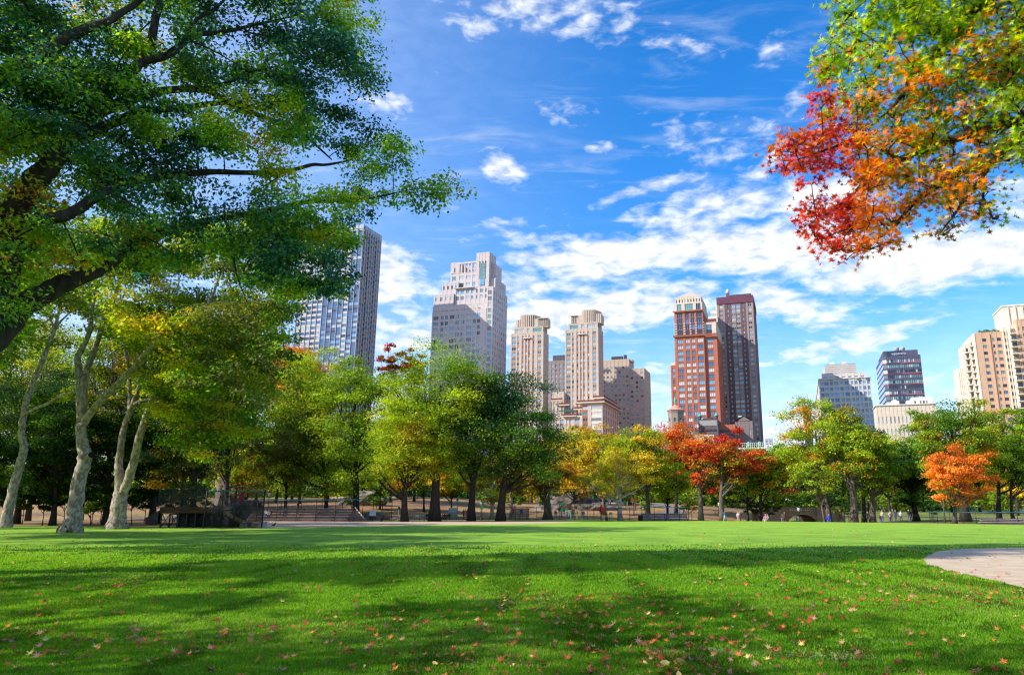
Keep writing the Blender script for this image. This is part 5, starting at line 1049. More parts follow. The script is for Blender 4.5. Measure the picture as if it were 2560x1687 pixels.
for xx in (x0+.8,-.8):
    b.part('dome',lambda mb: (mb.lathe([(.9,0),(.9,1.6)],(xx,.9,zt),8,0),mb.lathe([(1.35,1.6),(1.1,2.3),(.5,3.0),(.05,3.8)],(xx,.9,zt),8,1)),[ds,vd_])
b.box(x0+2.5,-2.5,1,14,zt,zt+.9,wallm('dark_roof',(.07,.07,.08)))
b.finish()
b=Bld('low red brick link building between the dark hall and gabled block',1838,1070,400,name='brick_building')
x0=b.fx(1797,1070); b.mass(x0,0,0,14,0,b.fz(1061,x0/2),rb,front=dict(cols=ev(4,.3),fh=4.4,wh=2.2,sill=1.2,kinds=('dark','grey','pale'),fr='w',top=4),par=0); b.box(x0+.1,-.1,-.12,-.004,0,b.fz(1074,x0/2),ds); b.finish(vis=1100)
b=Bld('weathered grey brown block with a triangular gable and white dish',1882,1070,405,name='gabled_building')
x0=b.fx(1838,1070); zt=b.fz(1052,x0/2); gw=wallm('weathered_stone',(.24,.19,.19),(.17,.13,.14),.9); yr=b.fy(1892,1070)
b.mass(x0,0,0,yr,0,zt,gw,front=dict(cols=pc([(.17,.07),(.83,.09)]),fh=5.5,wh=2.8,sill=1.2,kinds=('pale','grey'),fr='w',top=3.5),right=dict(cols=ev(6,.35,rb2),fh=4.2,wh=2.4,sill=1,kinds=('dark','grey'),fr='w'),par=0)
def gab(mb):
    zg=b.fz(1040,x0/2); mb.poly([(x0+1,-.2,zt+.1),(-1,-.2,zt+.1),(x0/2,-.2,zg)],0); mb.poly([(x0+1,8,zt+.1),(x0/2,8,zg),(-1,8,zt+.1)],0)
    mb.quad((x0,-.6,zt),(x0,8,zt),(x0/2,8,zg+.4),(x0/2,-.6,zg+.4),1); mb.quad((0,8,zt),(0,-.6,zt),(x0/2,-.6,zg+.4),(x0/2,8,zg+.4),1)
    mb.lathe([(.7,0),(.7,.1)],(0,0,0),10,2)
b.part('roof',gab,[gw,wallm('dark_green_coping',(.05,.12,.12)),vd_])
b.part('satellite_dish',lambda mb:(mb.lathe([(2.1,.9),(1.5,.35),(.8,.08),(.05,0)],(x0*.62,4,b.fz(1040,x0/2)-.5),14),mb.tube([(x0*.62,4,zt),(x0*.62,4,b.fz(1040,x0/2)-.4)],.2,6)),[cw_])
b.finish(vis=1110)
b=Bld('low white roof terrace with a pale railing and green arched dormers',1912,1115,360,name='terrace_building')
x0=b.fx(1846,1115); zt=b.fz(1118,x0/2); b.box(x0,0,0,12,0,zt,cw_); b.box(x0-.3,.3,-.4,-.01,zt-.8,zt,cw_)
def rl_(mb):
    for k in range(14):
        xx=x0+(0-x0)*k/13; mb.box(xx-.09,xx+.09,-.3,-.12,zt,zt+2.1)
    mb.box(x0-.1,.1,-.28,-.14,zt+2.1,zt+2.25); mb.box(x0-.1,.1,-.26,-.16,zt+1.0,zt+1.1)
b.part('railing',rl_,[cw_])
for xx in (x0*.62,x0*.2):
    b.part('dormer',lambda mb:(mb.tube([(xx,2,zt),(xx,2,zt+1.8)],.95,10),mb.lathe([(.95,1.8),(.75,2.5),(.3,2.95),(.02,3.05)],(xx,2,zt),10)),[vd_])
b.finish()
# ===== small far blocks
for (lab,u0,u1,vt,D,wc,kd) in (('tiny hazy grey high rise far beyond the purple brown tower',1914,1931,1096,900,(.42,.44,.52),'grey'),
  ('tiny white block low beside the hazy far high rise',1916,1942,1112,800,(.62,.66,.72),'pale'),
  ('low brown corner building left of the white and blue terraces',2009,2030,1016,470,(.30,.20,.17),'dark'),
  ('small pale blue glass block left of the balconied tower',2394,2411,975,700,(.50,.58,.70),'sky'),
  ('pale building patch glimpsed through the trees behind the field path',1118,1165,1232,330,(.62,.58,.55),'dark'),
  ('pinkish low building glimpsed behind the golden maple',1385,1500,1195,340,(.55,.42,.38),'grey'),
  ('white low building showing between the red maples',1715,1785,1090,350,(.70,.66,.64),'grey')):
    b=Bld(lab,u1,(vt+1100)/2,D,name='building'); x0=b.fx(u0,vt+30); wl=wallm('far_%d'%u0,wc); n=max(2,int(-x0/4.5))
    b.mass(x0,0,0,12,0,b.fz(vt,x0/2),wl,front=dict(cols=ev(n,.5),fh=4,wh=2.2,sill=.9,kinds=(kd,'grey'),fr='w'),par=.5); b.finish(vis=1250,maxn=40)
# ===== H: white block with blue windows (left face lit), local origin at the left front corner
wg=wallm('grey_stone',(.58,.53,.51),(.52,.48,.47)); ww_=wallm('white_frame',(.66,.63,.58))
b=Bld('grey and white stepped block with rows of bright blue windows',2050,980,505)
x1=b.fx(2181,1000); yl=b.fy(2021,1000); z1=b.fz(946,x1/2)
kb=('blue','sky','sky','blue','teal')
b.mass(0,x1,0,yl,0,z1,wg,front=dict(cols=pc([(.055,.07,None,1),(.14,.085,None,1),(.235,.06),(.33,.09,None,1),(.44,.06),(.54,.085,None,1),(.645,.05,ww_,0),(.72,.06),(.80,.05,None,0),(.88,.06),(.96,.05)]),fh=3.9,wh=2.6,sill=.7,kinds=kb,fr='w'),left=dict(cols=ev(6,.5),fh=3.9,wh=2.2,sill=.9,kinds=('pale','grey','teal'),fr='w'),par=.6,over=.5,roofm=ww_)
z2=b.fz(932,x1/2); b.mass(2,x1*.92,2.5,yl-1,z1,z2,wg,front=dict(cols=ev(7,.6,None,3),fh=(z2-z1)*.95,wh=(z2-z1)*.5,sill=.4,kinds=('sky','blue'),fr='w',top=.5),left=dict(cols=ev(3,.6,None,3),fh=(z2-z1)*.95,wh=(z2-z1)*.6,sill=.4,kinds=('teal','pale'),fr='w',top=.4),par=.6)
z3=b.fz(907,x1/2); xa,xb_=b.fx(2062,920),b.fx(2142,920); b.box(xa,xb_,5,yl-4,z2,z3,wg)
for k in range(5): b.box(xa-.06,xb_+.06,4.9,4.996,z2+1.2+k*(z3-z2)/5,z2+1.4+k*(z3-z2)/5,wallm('joint_dark',(.12,.11,.12)))
for ua in (2076,2107): b.box(b.fx(ua,902),b.fx(ua+10,902),8,11,z3,z3+2.4,bge if ua>2090 else ww_)
b.part('canopy',lambda mb:[mb.box(x1*q,x1*q+2.2,-1.6,-.62,z1-.4,z1+.3) for q in (.2,.46,.71,.88)],[ww_])
b.finish(vis=1040)
# ===== I: dark glass office block with red lines and sign
dg=wallm('dark_blue_metal',(.10,.10,.16),(.08,.08,.13)); red_=surf('red_line',(.62,.16,.20),rough=.5)
b=Bld('dark banded glass office block with thin red lines and rooftop tanks',2221,950,560)
x1=b.fx(2308,950); z1=b.fz(888,x1/2); yl=b.fy(2204,960); ch=b.fx(2221,950)-b.fx(2211,950)
def pkk(f,x):
    r=random.random(); return ('grey','teal','dark')[(f%3)] if r<.6 else random.choice(('dark','grey','pale','navy'))
b.mass(0,x1,0,yl,0,z1,dg,front=dict(cols=ev(16,.985,None,0),fh=4.1,wh=2.4,sill=1.0,pk=pkk,fr='d',top=2.2),par=0)
# chamfered, sunlit corner and blue left face
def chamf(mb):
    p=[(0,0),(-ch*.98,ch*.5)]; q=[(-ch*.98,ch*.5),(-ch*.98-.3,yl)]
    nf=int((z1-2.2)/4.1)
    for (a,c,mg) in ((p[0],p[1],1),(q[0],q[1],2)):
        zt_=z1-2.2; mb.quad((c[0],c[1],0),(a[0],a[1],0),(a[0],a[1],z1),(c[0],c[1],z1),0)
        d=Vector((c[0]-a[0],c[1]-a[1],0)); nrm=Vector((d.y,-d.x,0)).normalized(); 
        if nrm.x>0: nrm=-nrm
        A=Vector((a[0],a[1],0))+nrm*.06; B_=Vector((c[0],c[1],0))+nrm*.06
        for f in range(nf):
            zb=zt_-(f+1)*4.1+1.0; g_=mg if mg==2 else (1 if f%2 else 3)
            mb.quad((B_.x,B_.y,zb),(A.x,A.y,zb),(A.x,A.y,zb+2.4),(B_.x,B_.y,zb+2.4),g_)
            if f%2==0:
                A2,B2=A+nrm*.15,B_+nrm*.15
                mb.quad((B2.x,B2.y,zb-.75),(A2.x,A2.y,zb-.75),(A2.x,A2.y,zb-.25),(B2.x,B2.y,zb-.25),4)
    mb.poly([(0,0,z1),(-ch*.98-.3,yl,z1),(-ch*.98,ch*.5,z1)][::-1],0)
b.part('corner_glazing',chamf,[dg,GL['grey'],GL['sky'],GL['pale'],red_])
nf=int((z1-2.2)/4.1)
for f in range(0,nf,2):
    def rr(mb,f=f): zb=z1-2.2-(f+1)*4.1+.25; mb.box(x1*.42,x1+.1,-.25,-.005,zb,zb+.42)
    b.part('red_strip',rr,[red_])
    def r2(mb,f=f): zb=z1-2.2-(f+1)*4.1+.15; mb.box(.1,x1*.42-.01,-.12,-.006,zb,zb+.22)
    b.part('red_strip',r2,[surf('dull_red_line',(.25,.04,.09),rough=.6)])
z2=b.fz(875,x1/2); xe=b.fx(2295,880); b.box(-ch*.6,xe,1,yl*.8,z1,z2,dg); b.box(.4,xe*.48,.7,.996,z1+.4,z2-.1,wallm('navy_panel',(.045,.06,.11)))
for ua in (2238,2253):
    b.part('water_tank',lambda mb:(mb.lathe([(1.75,0),(1.75,2.6),(1.8,2.7),(.1,3.6 if ua>2240 else 2.9)],(b.fx(ua+6,868),6,z2+.5),14)),[surf('tank_white',(.62,.60,.58),(.45,.44,.46),2)])
    b.box(b.fx(ua+6,868)-1.2,b.fx(ua+6,868)+1.2,5,7,z2,z2+.5,dg)
fc=bpy.data.curves.new('sign_lettering','FONT'); fc.body='aquavera'; fc.size=2.9; fc.extrude=.05; fc.materials.append(surf('sign_white',(.6,.62,.75),rough=.6))
fo=bpy.data.objects.new('sign_lettering',fc); COL.objects.link(fo); fo.parent=b.root; fo.location=(b.fx(2229,887),.6,z1+.9); fo.rotation_euler=(pi/2,0,0)
bpy.context.view_layer.update(); sm_=bpy.data.meshes.new_from_object(fo.evaluated_get(bpy.context.evaluated_depsgraph_get())); so_=link('sign_lettering',sm_,b.root,fo.location.copy()); so_.rotation_euler=(pi/2,0,0); bpy.data.objects.remove(fo)
b.finish(vis=1010)
# ===== J: low beige building with white roof structures
b=Bld('long low beige building with white roof sheds, in front of the dark office block',2192,1040,430,name='low_building')
x1=b.fx(2345,1050); z1=b.fz(1012,x1/2); b.mass(0,x1,0,16,0,z1,bge,front=dict(cols=ev(15,.42),fh=7,wh=4.0,sill=1.5,kinds=('grey','pale'),fr='w',top=5),par=.5,over=.5,roofm=cw_)
b.part('roof_shed',lambda mb:(mb.box(b.fx(2228,1005),b.fx(2249,1005),2,7,z1,z1+2.4),mb.poly([(b.fx(2227,1005),1.9,z1+2.4),(b.fx(2250,1005),1.9,z1+2.4),(b.fx(2238,1005),4.5,z1+4.2)]),mb.poly([(b.fx(2250,1005),1.9,z1+2.4),(b.fx(2250,1005),7.1,z1+2.4),(b.fx(2238,1005),4.5,z1+4.2)]),mb.poly([(b.fx(2227,1005),7.1,z1+2.4),(b.fx(2227,1005),1.9,z1+2.4),(b.fx(2238,1005),4.5,z1+4.2)])),[wallm('bright_white',(.80,.78,.74))])
b.mass(b.fx(2281,1000),b.fx(2333,1000),2,10,z1,b.fz(992,x1*.8),wallm('bright_white',(.80,.78,.74)),front=dict(cols=pc([(.16,.10),(.42,.09),(.57,.11),(.72,.08)]),fh=4,wh=2.2,sill=.6,kinds=('grey','dark'),fr='w',top=.6),par=.3)
b.part('roof_shed',lambda mb: mb.box(b.fx(2269,1005),b.fx(2281,1005)-.1,3,8,z1,z1+3),[wallm('bright_white',(.80,.78,.74))])
b.finish(vis=1090)
# ===== K: balconied tan tower at the right edge
tk=wallm('tan_pink_brick',(.58,.37,.26),(.52,.33,.23)); tl=wallm('cream_stone',(.74,.64,.54))
b=Bld('tan balconied apartment tower with a tall cream top, at the right edge',2447,920,330,name='apartment_tower')
x1=b.fx(2514,900); z1=b.fz(832,x1/2); fh=3.05
b.mass(0,x1,0,22,0,z1,tk,front=dict(cols=pc([(.33,.15,None,1),(.66,.075,None,0),(.86,.15,None,1)]),fh=fh,wh=1.45,sill=.95,kinds=('blue','pale','teal','dark','grey'),fr='d',top=1.9),par=.4)
b.box(x1*.49,x1*.54,-.5,-.004,0,z1-.3,tk); b.box(-.7,-.004,-.2,4,0,z1,tl)
nf=int(z1/fh)
# stepped left side with balcony stacks
for (ua,ub_,vt,yo) in ((2432,2446,846,3.5),(2417,2432,862,8.5)):
    xa,xb_=b.fx(ua,920,yo),b.fx(ub_,920,yo); zt=b.fz(vt,xa,yo); b.mass(xa,xb_,yo,yo+14,0,zt,tl,front=dict(cols=pc([(.55,.7,tk,1)]),fh=fh,wh=2.1,sill=.3,kinds=('gold','dark','grey'),fr='d'),left=dict(cols=ev(4,.3,tk),fh=fh,wh=1.5,sill=.9,kinds=('grey',),fr='w'),par=.5)
    k=0; z=zt-1.2-fh
    while z>18 and k<22:
        def bal(mb,z=z):
            K=8; cx=(xa+xb_)/2-.3; w_=(xb_-xa)*.62
            fl=[(cx-w_*cos(pi*i/K),yo-.05-2.3*sin(pi*i/K)) for i in range(K+1)]
            for zz0,zz1,s_ in ((z,z+.35,1),):
                mb.poly([(p[0],p[1],zz1) for p in fl]); mb.poly([(p[0],p[1],zz0) for p in fl][::-1])
                for i in range(K): mb.quad((fl[i][0],fl[i][1],zz0),(fl[i+1][0],fl[i+1][1],zz0),(fl[i+1][0],fl[i+1][1],zz1),(fl[i][0],fl[i][1],zz1))
            for i in range(K): mb.tube([(fl[i][0],fl[i][1],z+1.35),(fl[i+1][0],fl[i+1][1],z+1.35)],.05,4,1); mb.tube([(fl[i][0],fl[i][1],z+.35),(fl[i][0],fl[i][1],z+1.35)],.04,4,1)
        b.part('balcony',bal,[cw_,FRD]); z-=fh; k+=1
b.mass(b.fx(2402,980,16),b.fx(2420,980,16),16,28,0,b.fz(925,-14,16),tl,front=dict(cols=ev(4,.42),fh=fh,wh=1.5,sill=.9,kinds=('grey','dark'),fr='w'),par=.5)
# angled bays between front and high tower
xq=b.fx(2528,900); b.mass(x1+.02,xq,-1.5,20,0,b.fz(822,x1),tl,front=dict(cols=pc([(.3,.34,tk,1),(.75,.18,tk,0)]),fh=fh,wh=1.6,sill=.8,kinds=('grey','teal','gold','dark'),fr='d'),par=.4)
xh=b.fx(2542,860); b.mass(xq+.02,xh,-3,20,0,b.fz(818,xq),tl,front=dict(cols=pc([(.5,.62,tk,1)]),fh=fh,wh=2.2,sill=.3,kinds=('dark','gold','grey'),fr='d'),par=.4)
z=b.fz(818,xq)-1.2-fh; k=0
while z>18 and k<24:
    def bal(mb,z=z):
        mb.box(xq-.1,xh-.6,-5.2,-3.02,z,z+.32,0)
        for i in range(6):
            xx=xq+(xh-.7-xq)*i/5; mb.box(xx-.04,xx+.04,-5.15,-5.07,z+.32,z+1.35,1)
        mb.box(xq-.05,xh-.65,-5.17,-5.05,z+1.36,z+1.43,1)
    b.part('balcony',bal,[cw_,FRD]); z-=fh; k+=1
xz=b.fx(2640,860); b.mass(xh+.02,xz,-3.6,20,0,b.fz(805,xh),tk,front=dict(cols=pc([(.04,.02,None,0),(.22,.17,None,1),(.5,.16,None,1),(.8,.16,None,1)]),fh=fh,wh=1.55,sill=.9,kinds=('blue','blue','grey','sky'),fr='d',top=2.6),par=.4)
xt=b.fx(2512,800); zt=b.fz(764,xh); b.box(xt,xz-1,1.5,18,b.fz(822,x1),zt,tl); b.box(xt-.3,xz-.7,1.2,18.3,zt,zt+.7,cw_)
for k in range(9): b.box(xt+1.6+k*2.9,xt+2.4+k*2.9,1.0,1.49,b.fz(822,x1)+.5,zt-.3,tl)
b.part('roof_tank',lambda mb: mb.lathe([(.9,0),(.9,2.2),(.1,2.6)],(b.fx(2515,772),5,b.fz(781,xt)),10),[GL['navy']])
rng_=np.random.default_rng(5); zz=z1+.4; nn_=900; xx_=rng_.uniform(b.fx(2449,830),b.fx(2501,830),nn_)
Pp=np.stack([xx_,rng_.uniform(.5,3,nn_),zz+rng_.uniform(0,1,nn_)*(.7+.9*np.abs(np.sin(xx_*.9)))],1)
link('roof_garden',leaf_mesh('roof_garden',Pp,rng_.normal(size=(nn_,3)),.42,np.array([PAL['gr']])*rng_.uniform(.6,1.6,(nn_,1)),LEAF,'diamond',rng_),b.root)
b.finish(vis=1050)
# ---------------------------------------------------------------- park furniture, fences, people
IRON=surf('black_iron',(.025,.028,.032),rough=.5); TEAL=surf('teal_rail',(.03,.20,.19),(.02,.15,.15),3,.5); WOODG=surf('weathered_planks',(.46,.38,.38),(.30,.25,.26),2.2,.85,.2,stretch=(.3,4,4)); WOODB=surf('brown_timber',(.10,.045,.025),(.03,.015,.012),1.5,.8,.2,stretch=(.4,3,3)); STEEL=surf('galvanised_steel',(.32,.35,.38),rough=.4,metal=.6)
GREENP=surf('green_paint',(.02,.30,.09),rough=.5); ROCK=surf('schist_rock',(.25,.21,.18),(.07,.06,.055),.8,.95,.8,lo=.38,hi=.62,detail=8,bscale=4); WHITEP=surf('white_paint',(.75,.74,.72),rough=.5)
def gp(u,D,lift=0.0):
    z=0
    for _ in range(4): x=X_at(u,D,z); z=H(x,D)
    return Vector((x,D,z+lift))
def fence(label,pts,h,step,railmat=TEAL,mesh=True,mid=True,postr=.045,group=None,name='fence',meshgap=.22,wire=.010,rails=1,pick=False):
    """posts, rails and chain link along a polyline of ground points"""
    o0=Vector(pts[0]); root=empty(name,o0); tag(root,label,'fence',group)
    ps=[]
    for i in range(len(pts)-1):
        a,b=Vector(pts[i]),Vector(pts[i+1]); n=max(1,round((b-a).length/step))
        for k in range(n): ps.append(a.lerp(b,k/n))
    ps.append(Vector(pts[-1])); pm=MB(); pm.tube([(0,0,-.1),(0,0,h+.05)],postr,6); pm.lathe([(postr*1.3,h+.05),(postr*1.1,h+.1),(.005,h+.13)],(0,0,0),6); me=pm.mesh('post',[IRON])
    for p in ps: link('post',me,root,p-o0)
    tr=MB(); md=MB(); wm=MB()
    for a,b in zip(ps[:-1],ps[1:]):
        a,b=a-o0,b-o0; tr.tube([a+Vector((0,0,h)),b+Vector((0,0,h))],postr*.95,6)
        if mid: md.tube([a+Vector((0,0,h*.5)),b+Vector((0,0,h*.5))],postr*.5,5); 
        d=b-a; Ld=d.length
        if mesh:
            n=int((Ld+h)/meshgap)
            for k in range(n+1):
                s0=k*meshgap
                x0,z0=(s0,0) if s0<=Ld else (Ld,s0-Ld); x1,z1=(0,s0) if s0<=h else (s0-h,h)
                if z0<h and x1<Ld:
                    wm.tube([a+d*(x0/Ld)+Vector((0,0,z0)),a+d*(x1/Ld)+Vector((0,0,z1))],wire,3,cap=False); wm.tube([a+d*(1-x0/Ld)+Vector((0,.012,z0)),a+d*(1-x1/Ld)+Vector((0,.012,z1))],wire,3,cap=False)
        if pick:
            n=int(Ld/.16)
            for k in range(1,n): q=a+d*(k/n); wm.tube([q,q+Vector((0,0,h*.98))],.014,4,cap=False)
    tr.build('top_rail',[railmat],root)
    if mid: md.build('lower_rail',[IRON],root)
    if wm.v: wm.build('wire_mesh' if not pick else 'pickets',[IRON],root)
    return root
def bleacher(label,u0,u1,D,rows,rise=.38,run=.62,group='bench stands beside the ball field',ramp=True,D1=None):
    a,b=gp(u0,D),gp(u1,D1 or D); ang=atan2(b.y-a.y,b.x-a.x); Lb=(b-a).length; root=empty('bleacher',a,ang); tag(root,label,'bleacher',group)
    for r in range(rows):
        z=rise*(r+1); y=.2+run*r
        sh=0 if not ramp else (rows-1-r)*0.0
        m=MB(); m.box(0,Lb-(r*.55 if ramp else 0),y,y+.30,z-.05,z); m.box(0,Lb-(r*.55 if ramp else 0),y+.31,y+.34,z-.33,z-.06); m.build('seat_plank',[WOODG],root)
        if r: m=MB(); m.box(0,Lb-(r*.55 if ramp else 0),y-.28,y-.02,z-rise-.04,z-rise); m.build('foot_plank',[WOODG],root)
    m=MB(); n=max(2,int(Lb/2.5))
    for k in range(n+1):
        x=min(Lb-.1,Lb*k/n)
        if ramp: x=min(x,Lb-rows*.55)
        m.box(x,x+.07,.1,.2+run*rows,-.05,.02)
        for r in range(rows): m.box(x,x+.07,.25+run*r,.32+run*r,.0,rise*(r+1)-.045)
    m.box(0,Lb-(rows*.55 if ramp else 0),.2+run*rows-.3,.2+run*rows-.22,.0,.06); m.build('frame',[IRON],root)
    if ramp:
        m=MB(); m.quad((Lb-.02,.1,.05),(Lb+.05,.5,.05),(Lb-rows*.55+.05,.2+run*rows,rise*rows+.15),(Lb-rows*.55-.05,.2+run*rows,rise*rows-.1)); m.tube([(Lb+.05,.1,.1),(Lb-rows*.55,.2+run*rows,rise*rows+.2)],.11,4); m.build('side_board',[surf('bleached_timber',(.6,.48,.36))],root)
    return root
# main stand and fence beside the infield
fl=lambda us,D: [gp(u,D) for u in us]
bleacher('long grey plank bleacher with five rows behind the fence by the infield',612,914,114,5)
fence('long tall field fence with a teal top rail in front of the long bleacher',[gp(600,109),gp(640,109.5),gp(978,114)],3.05,2.75,group='fences of the ball field')
fence('back fence with a teal rail behind the long bleacher',[gp(648,118.3),gp(905,118.5)],3.3,3.4,group='fences of the ball field',mesh=False)
# raised black bleacher and cage, nearer
Dn=70
fence('tall near cage fence with a teal rail right of the raised black bleacher',[gp(508,Dn),gp(548,Dn+.2),gp(582,Dn+.2),gp(654,Dn+.6)],3.35,1.9,group='near cage of the ball field',postr=.07,meshgap=.11,wire=.014)
fence('dark railing fence standing on the raised black bleacher',[(P(395,1268,Dn+2).x,Dn+2,1.85),(P(512,1268,Dn+2).x,Dn+2,1.85)],1.65,1.1,railmat=IRON,group='near cage of the ball field',meshgap=.10,wire=.016)
a=gp(380,Dn+1.2); root=empty('raised_bleacher',a); tag(root,'raised black bleacher with a brown timber kickboard, behind the near cage fence','bleacher')
W_=X_at(512,Dn,0)-a.x; Wr=X_at(598,Dn,0)-a.x
m=MB(); m.box(.5,W_,0,.12,1.35,1.85); m.box(.5,.62,.13,3,1.35,1.85); m.build('kickboard',[WOODB],root)
for r in range(5):
    m=MB(); m.box(.6,W_+1.6,.5+.55*r,.8+.55*r,.28+.3*r,.33+.3*r); m.build('seat_plank',[surf('dark_planks',(.05,.045,.045),(.03,.028,.03),2)],root)
m=MB()
for k in range(7):
    x=.6+(W_-.7)*k/6; m.box(x,x+.1,.14,.24,-.05,1.34); m.box(x,x+.1,3.1,3.2,-.05,1.9); m.box(x+.01,x+.09,.2,3.15,1.25,1.33)
    if k<6:
        x2=.6+(W_-.7)*(k+1)/6; m.tube([(x,.3,0),(x2,.3,1.3)],.035,5); m.tube([(x2,.33,0),(x,.33,1.3)],.035,5)
m.build('frame',[IRON],root)
m=MB(); m.box(.7,W_+1.2,3.3,3.36,0,1.34); m.build('dark_backing',[surf('black_sheet',(.015,.015,.018),rough=.6)],root)  # dark backing added to blacken the space behind the seats
m=MB(); m.box(.5,W_,.13,3.2,1.86,1.90); m.build('deck',[surf('dark_planks',(.05,.045,.045),(.03,.028,.03),2)],root)
m=MB(); m.poly([(W_+.01,-.1,1.85),(Wr-.3,-.1,.32),(Wr-.3,-.1,.70),(W_+.01,-.1,2.15)][::-1]); m.poly([(W_+.01,.0,1.85),(Wr-.3,0,.32),(Wr-.3,0,.70),(W_+.01,0,2.15)]); m.quad((W_+.01,-.1,2.15),(Wr-.3,-.1,.70),(Wr-.3,0,.70),(W_+.01,0,2.15)); m.build('stair_board',[surf('olive_timber',(.09,.07,.045),(.06,.045,.03),2)],root)
m=MB()
for k in range(9): m.box(W_+.1+(Wr-W_-.5)*k/9,W_+.1+(Wr-W_-.5)*(k+1)/9,.05,2.5,1.75-k*.165,1.79-k*.165)
m.build('stairs',[surf('dark_planks',(.05,.045,.045))],root)
m=MB(); m.box(Wr-.2,Wr+1.6,.3,1.5,.48,.55); m.box(Wr-.1,Wr,.4,1.4,-.05,.479); m.box(Wr+1.4,Wr+1.5,.4,1.4,-.05,.479); m.build('step',[WOODG],root)
m=MB(); m.poly([(-.7,0,.35),(.45,0,.35),(.45,0,1.55),(-.1,0,1.2),(-.75,0,.9)]); m.poly([(-.7,.5,.35),(-.75,.5,.9),(-.1,.5,1.2),(.45,.5,1.55),(.45,.5,.35)]); m.quad((-.75,0,.9),(-.1,0,1.2),(-.1,.5,1.2),(-.75,.5,.9)); m.quad((-.1,0,1.2),(.45,0,1.55),(.45,.5,1.55),(-.1,.5,1.2)); m.quad((-.7,0,.35),(-.75,0,.9),(-.75,.5,.9),(-.7,.5,.35)); m.build('tarpaulin',[surf('black_sheet',(.015,.015,.018),rough=.6)],root)
# rocks
def rock(label,u,D,w_,h_,d_,seed,vtop=None,sub=4):
    p=gp(u,D); bm=bmesh.new(); bmesh.ops.create_icosphere(bm,subdivisions=sub,radius=1.0); r=random.Random(seed); ph=[r.uniform(0,6.3) for _ in range(8)]
    for v in bm.verts:
        c=v.co; n=.16*sin(3.1*c.x+ph[0])*cos(2.7*c.y+ph[1])+.12*sin(5.3*c.z+ph[2]+2*c.x)+.07*sin(9*c.x+ph[3])*sin(8*c.z+ph[4])+.04*sin(17*c.z+3*c.y+ph[5])*cos(15*c.x)
        k=1+n; zz=c.z*k; zz=math.copysign(abs(zz)**.75,zz)
        q=round(zz*5)/5; zz=zz*.5+q*.5
        v.co=(c.x*k*w_/2,c.y*k*d_/2,max(-.15,zz)*h_)
    me=bpy.data.meshes.new('rock'); bm.to_mesh(me); bm.free(); me.materials.append(ROCK); o=link('rock_outcrop',me,None,p-Vector((0,0,.1))); tag(o,label,'rock'); return o
rock('high dark rock outcrop above the near cage fence',572,150,6,7.0,5,1)
rock('pale broken rock ledge behind the near cage',545,128,9,2.6,4,2)
rock('pale lower rock ledge below the dark outcrop',600,131,8,3.2,4,3)
rock('grey layered rock hump behind the raised bleacher',470,120,7,2.2,4,4)
rock('broad flat grey rock behind the long bleacher',826,127,6.5,1.3,4,5)
rock('dark sloping rock right of the big oak trunk',922,125,4,1.2,3,6)
rock('rounded grey boulder right of the long bleacher',943,123,2.2,1.2,2,7)
rock('low dark rock ledge beside the lamp post',975,124,4,.6,2,8)
rock('small pale boulder left of the dark oak trunk',995,119,2.6,.8,1.6,9)
rock('large brown rock dome behind the tall backstop',1418,176,15,3.3,11,10)
rock('low brown rock shelf right of the rock dome',1478,172,10,1.8,7,11)
rock('dark rock bank under the trees behind the lamp',905,160,10,3,6,12)
# tall backstop
fence('tall black chain link backstop beside the brown plane trunk',[gp(1375,127),gp(1398,129),gp(1437,130),gp(1468,129),gp(1502,126)],5.2,2.3,railmat=IRON,meshgap=.35,wire=.012,group='backstop and side fences')
fence('low dark field fence in front of the small bleacher',[gp(1259,126),gp(1317,126),gp(1366,126)],2.05,1.6,railmat=IRON,meshgap=.25,wire=.011,group='backstop and side fences')
bleacher('small shaded bleacher behind the low dark fence',1276,1320,131,5,ramp=False)
fence('light field fence between the backstop and the low bleacher',[gp(1514,119),gp(1605,118.5)],1.95,1.9,meshgap=.35,wire=.006)
fence('teal railed fence around the low three row bleacher',[gp(1605,118),gp(1730,117)],2.1,1.8,meshgap=.35,wire=.006)
bleacher('low grey bleacher left of the bent grey maple trunk',1606,1721,119.5,3,ramp=False)
fence('teal railed fence under the glowing orange maple',[gp(2326,103),gp(2345,99.5),gp(2442,94),gp(2600,90)],1.35,2.3,meshgap=.3,wire=.007,postr=.035)
bleacher('dark low bleacher at the right picture edge',2446,2620,93.5,3,rise=.2,run=.5,D1=89,ramp=False)
fence('low iron picket fence along the path under the green oaks',[gp(980,117.5),gp(1090,118),gp(1255,120)],.62,3,railmat=IRON,mesh=False,mid=False,pick=True,postr=.02)
fence('thin green wire fence in front of the sandstone bridge',[gp(1850,112),gp(1925,111),gp(2050,111),gp(2180,110),gp(2325,106)],1.0,4.5,railmat=IRON,mesh=False,mid=False,postr=.018)
fence('pale low rail behind the group at the backstop',[gp(1391,142),gp(1456,142)],.95,3,railmat=WHITEP,mesh=False,mid=False,postr=.03)
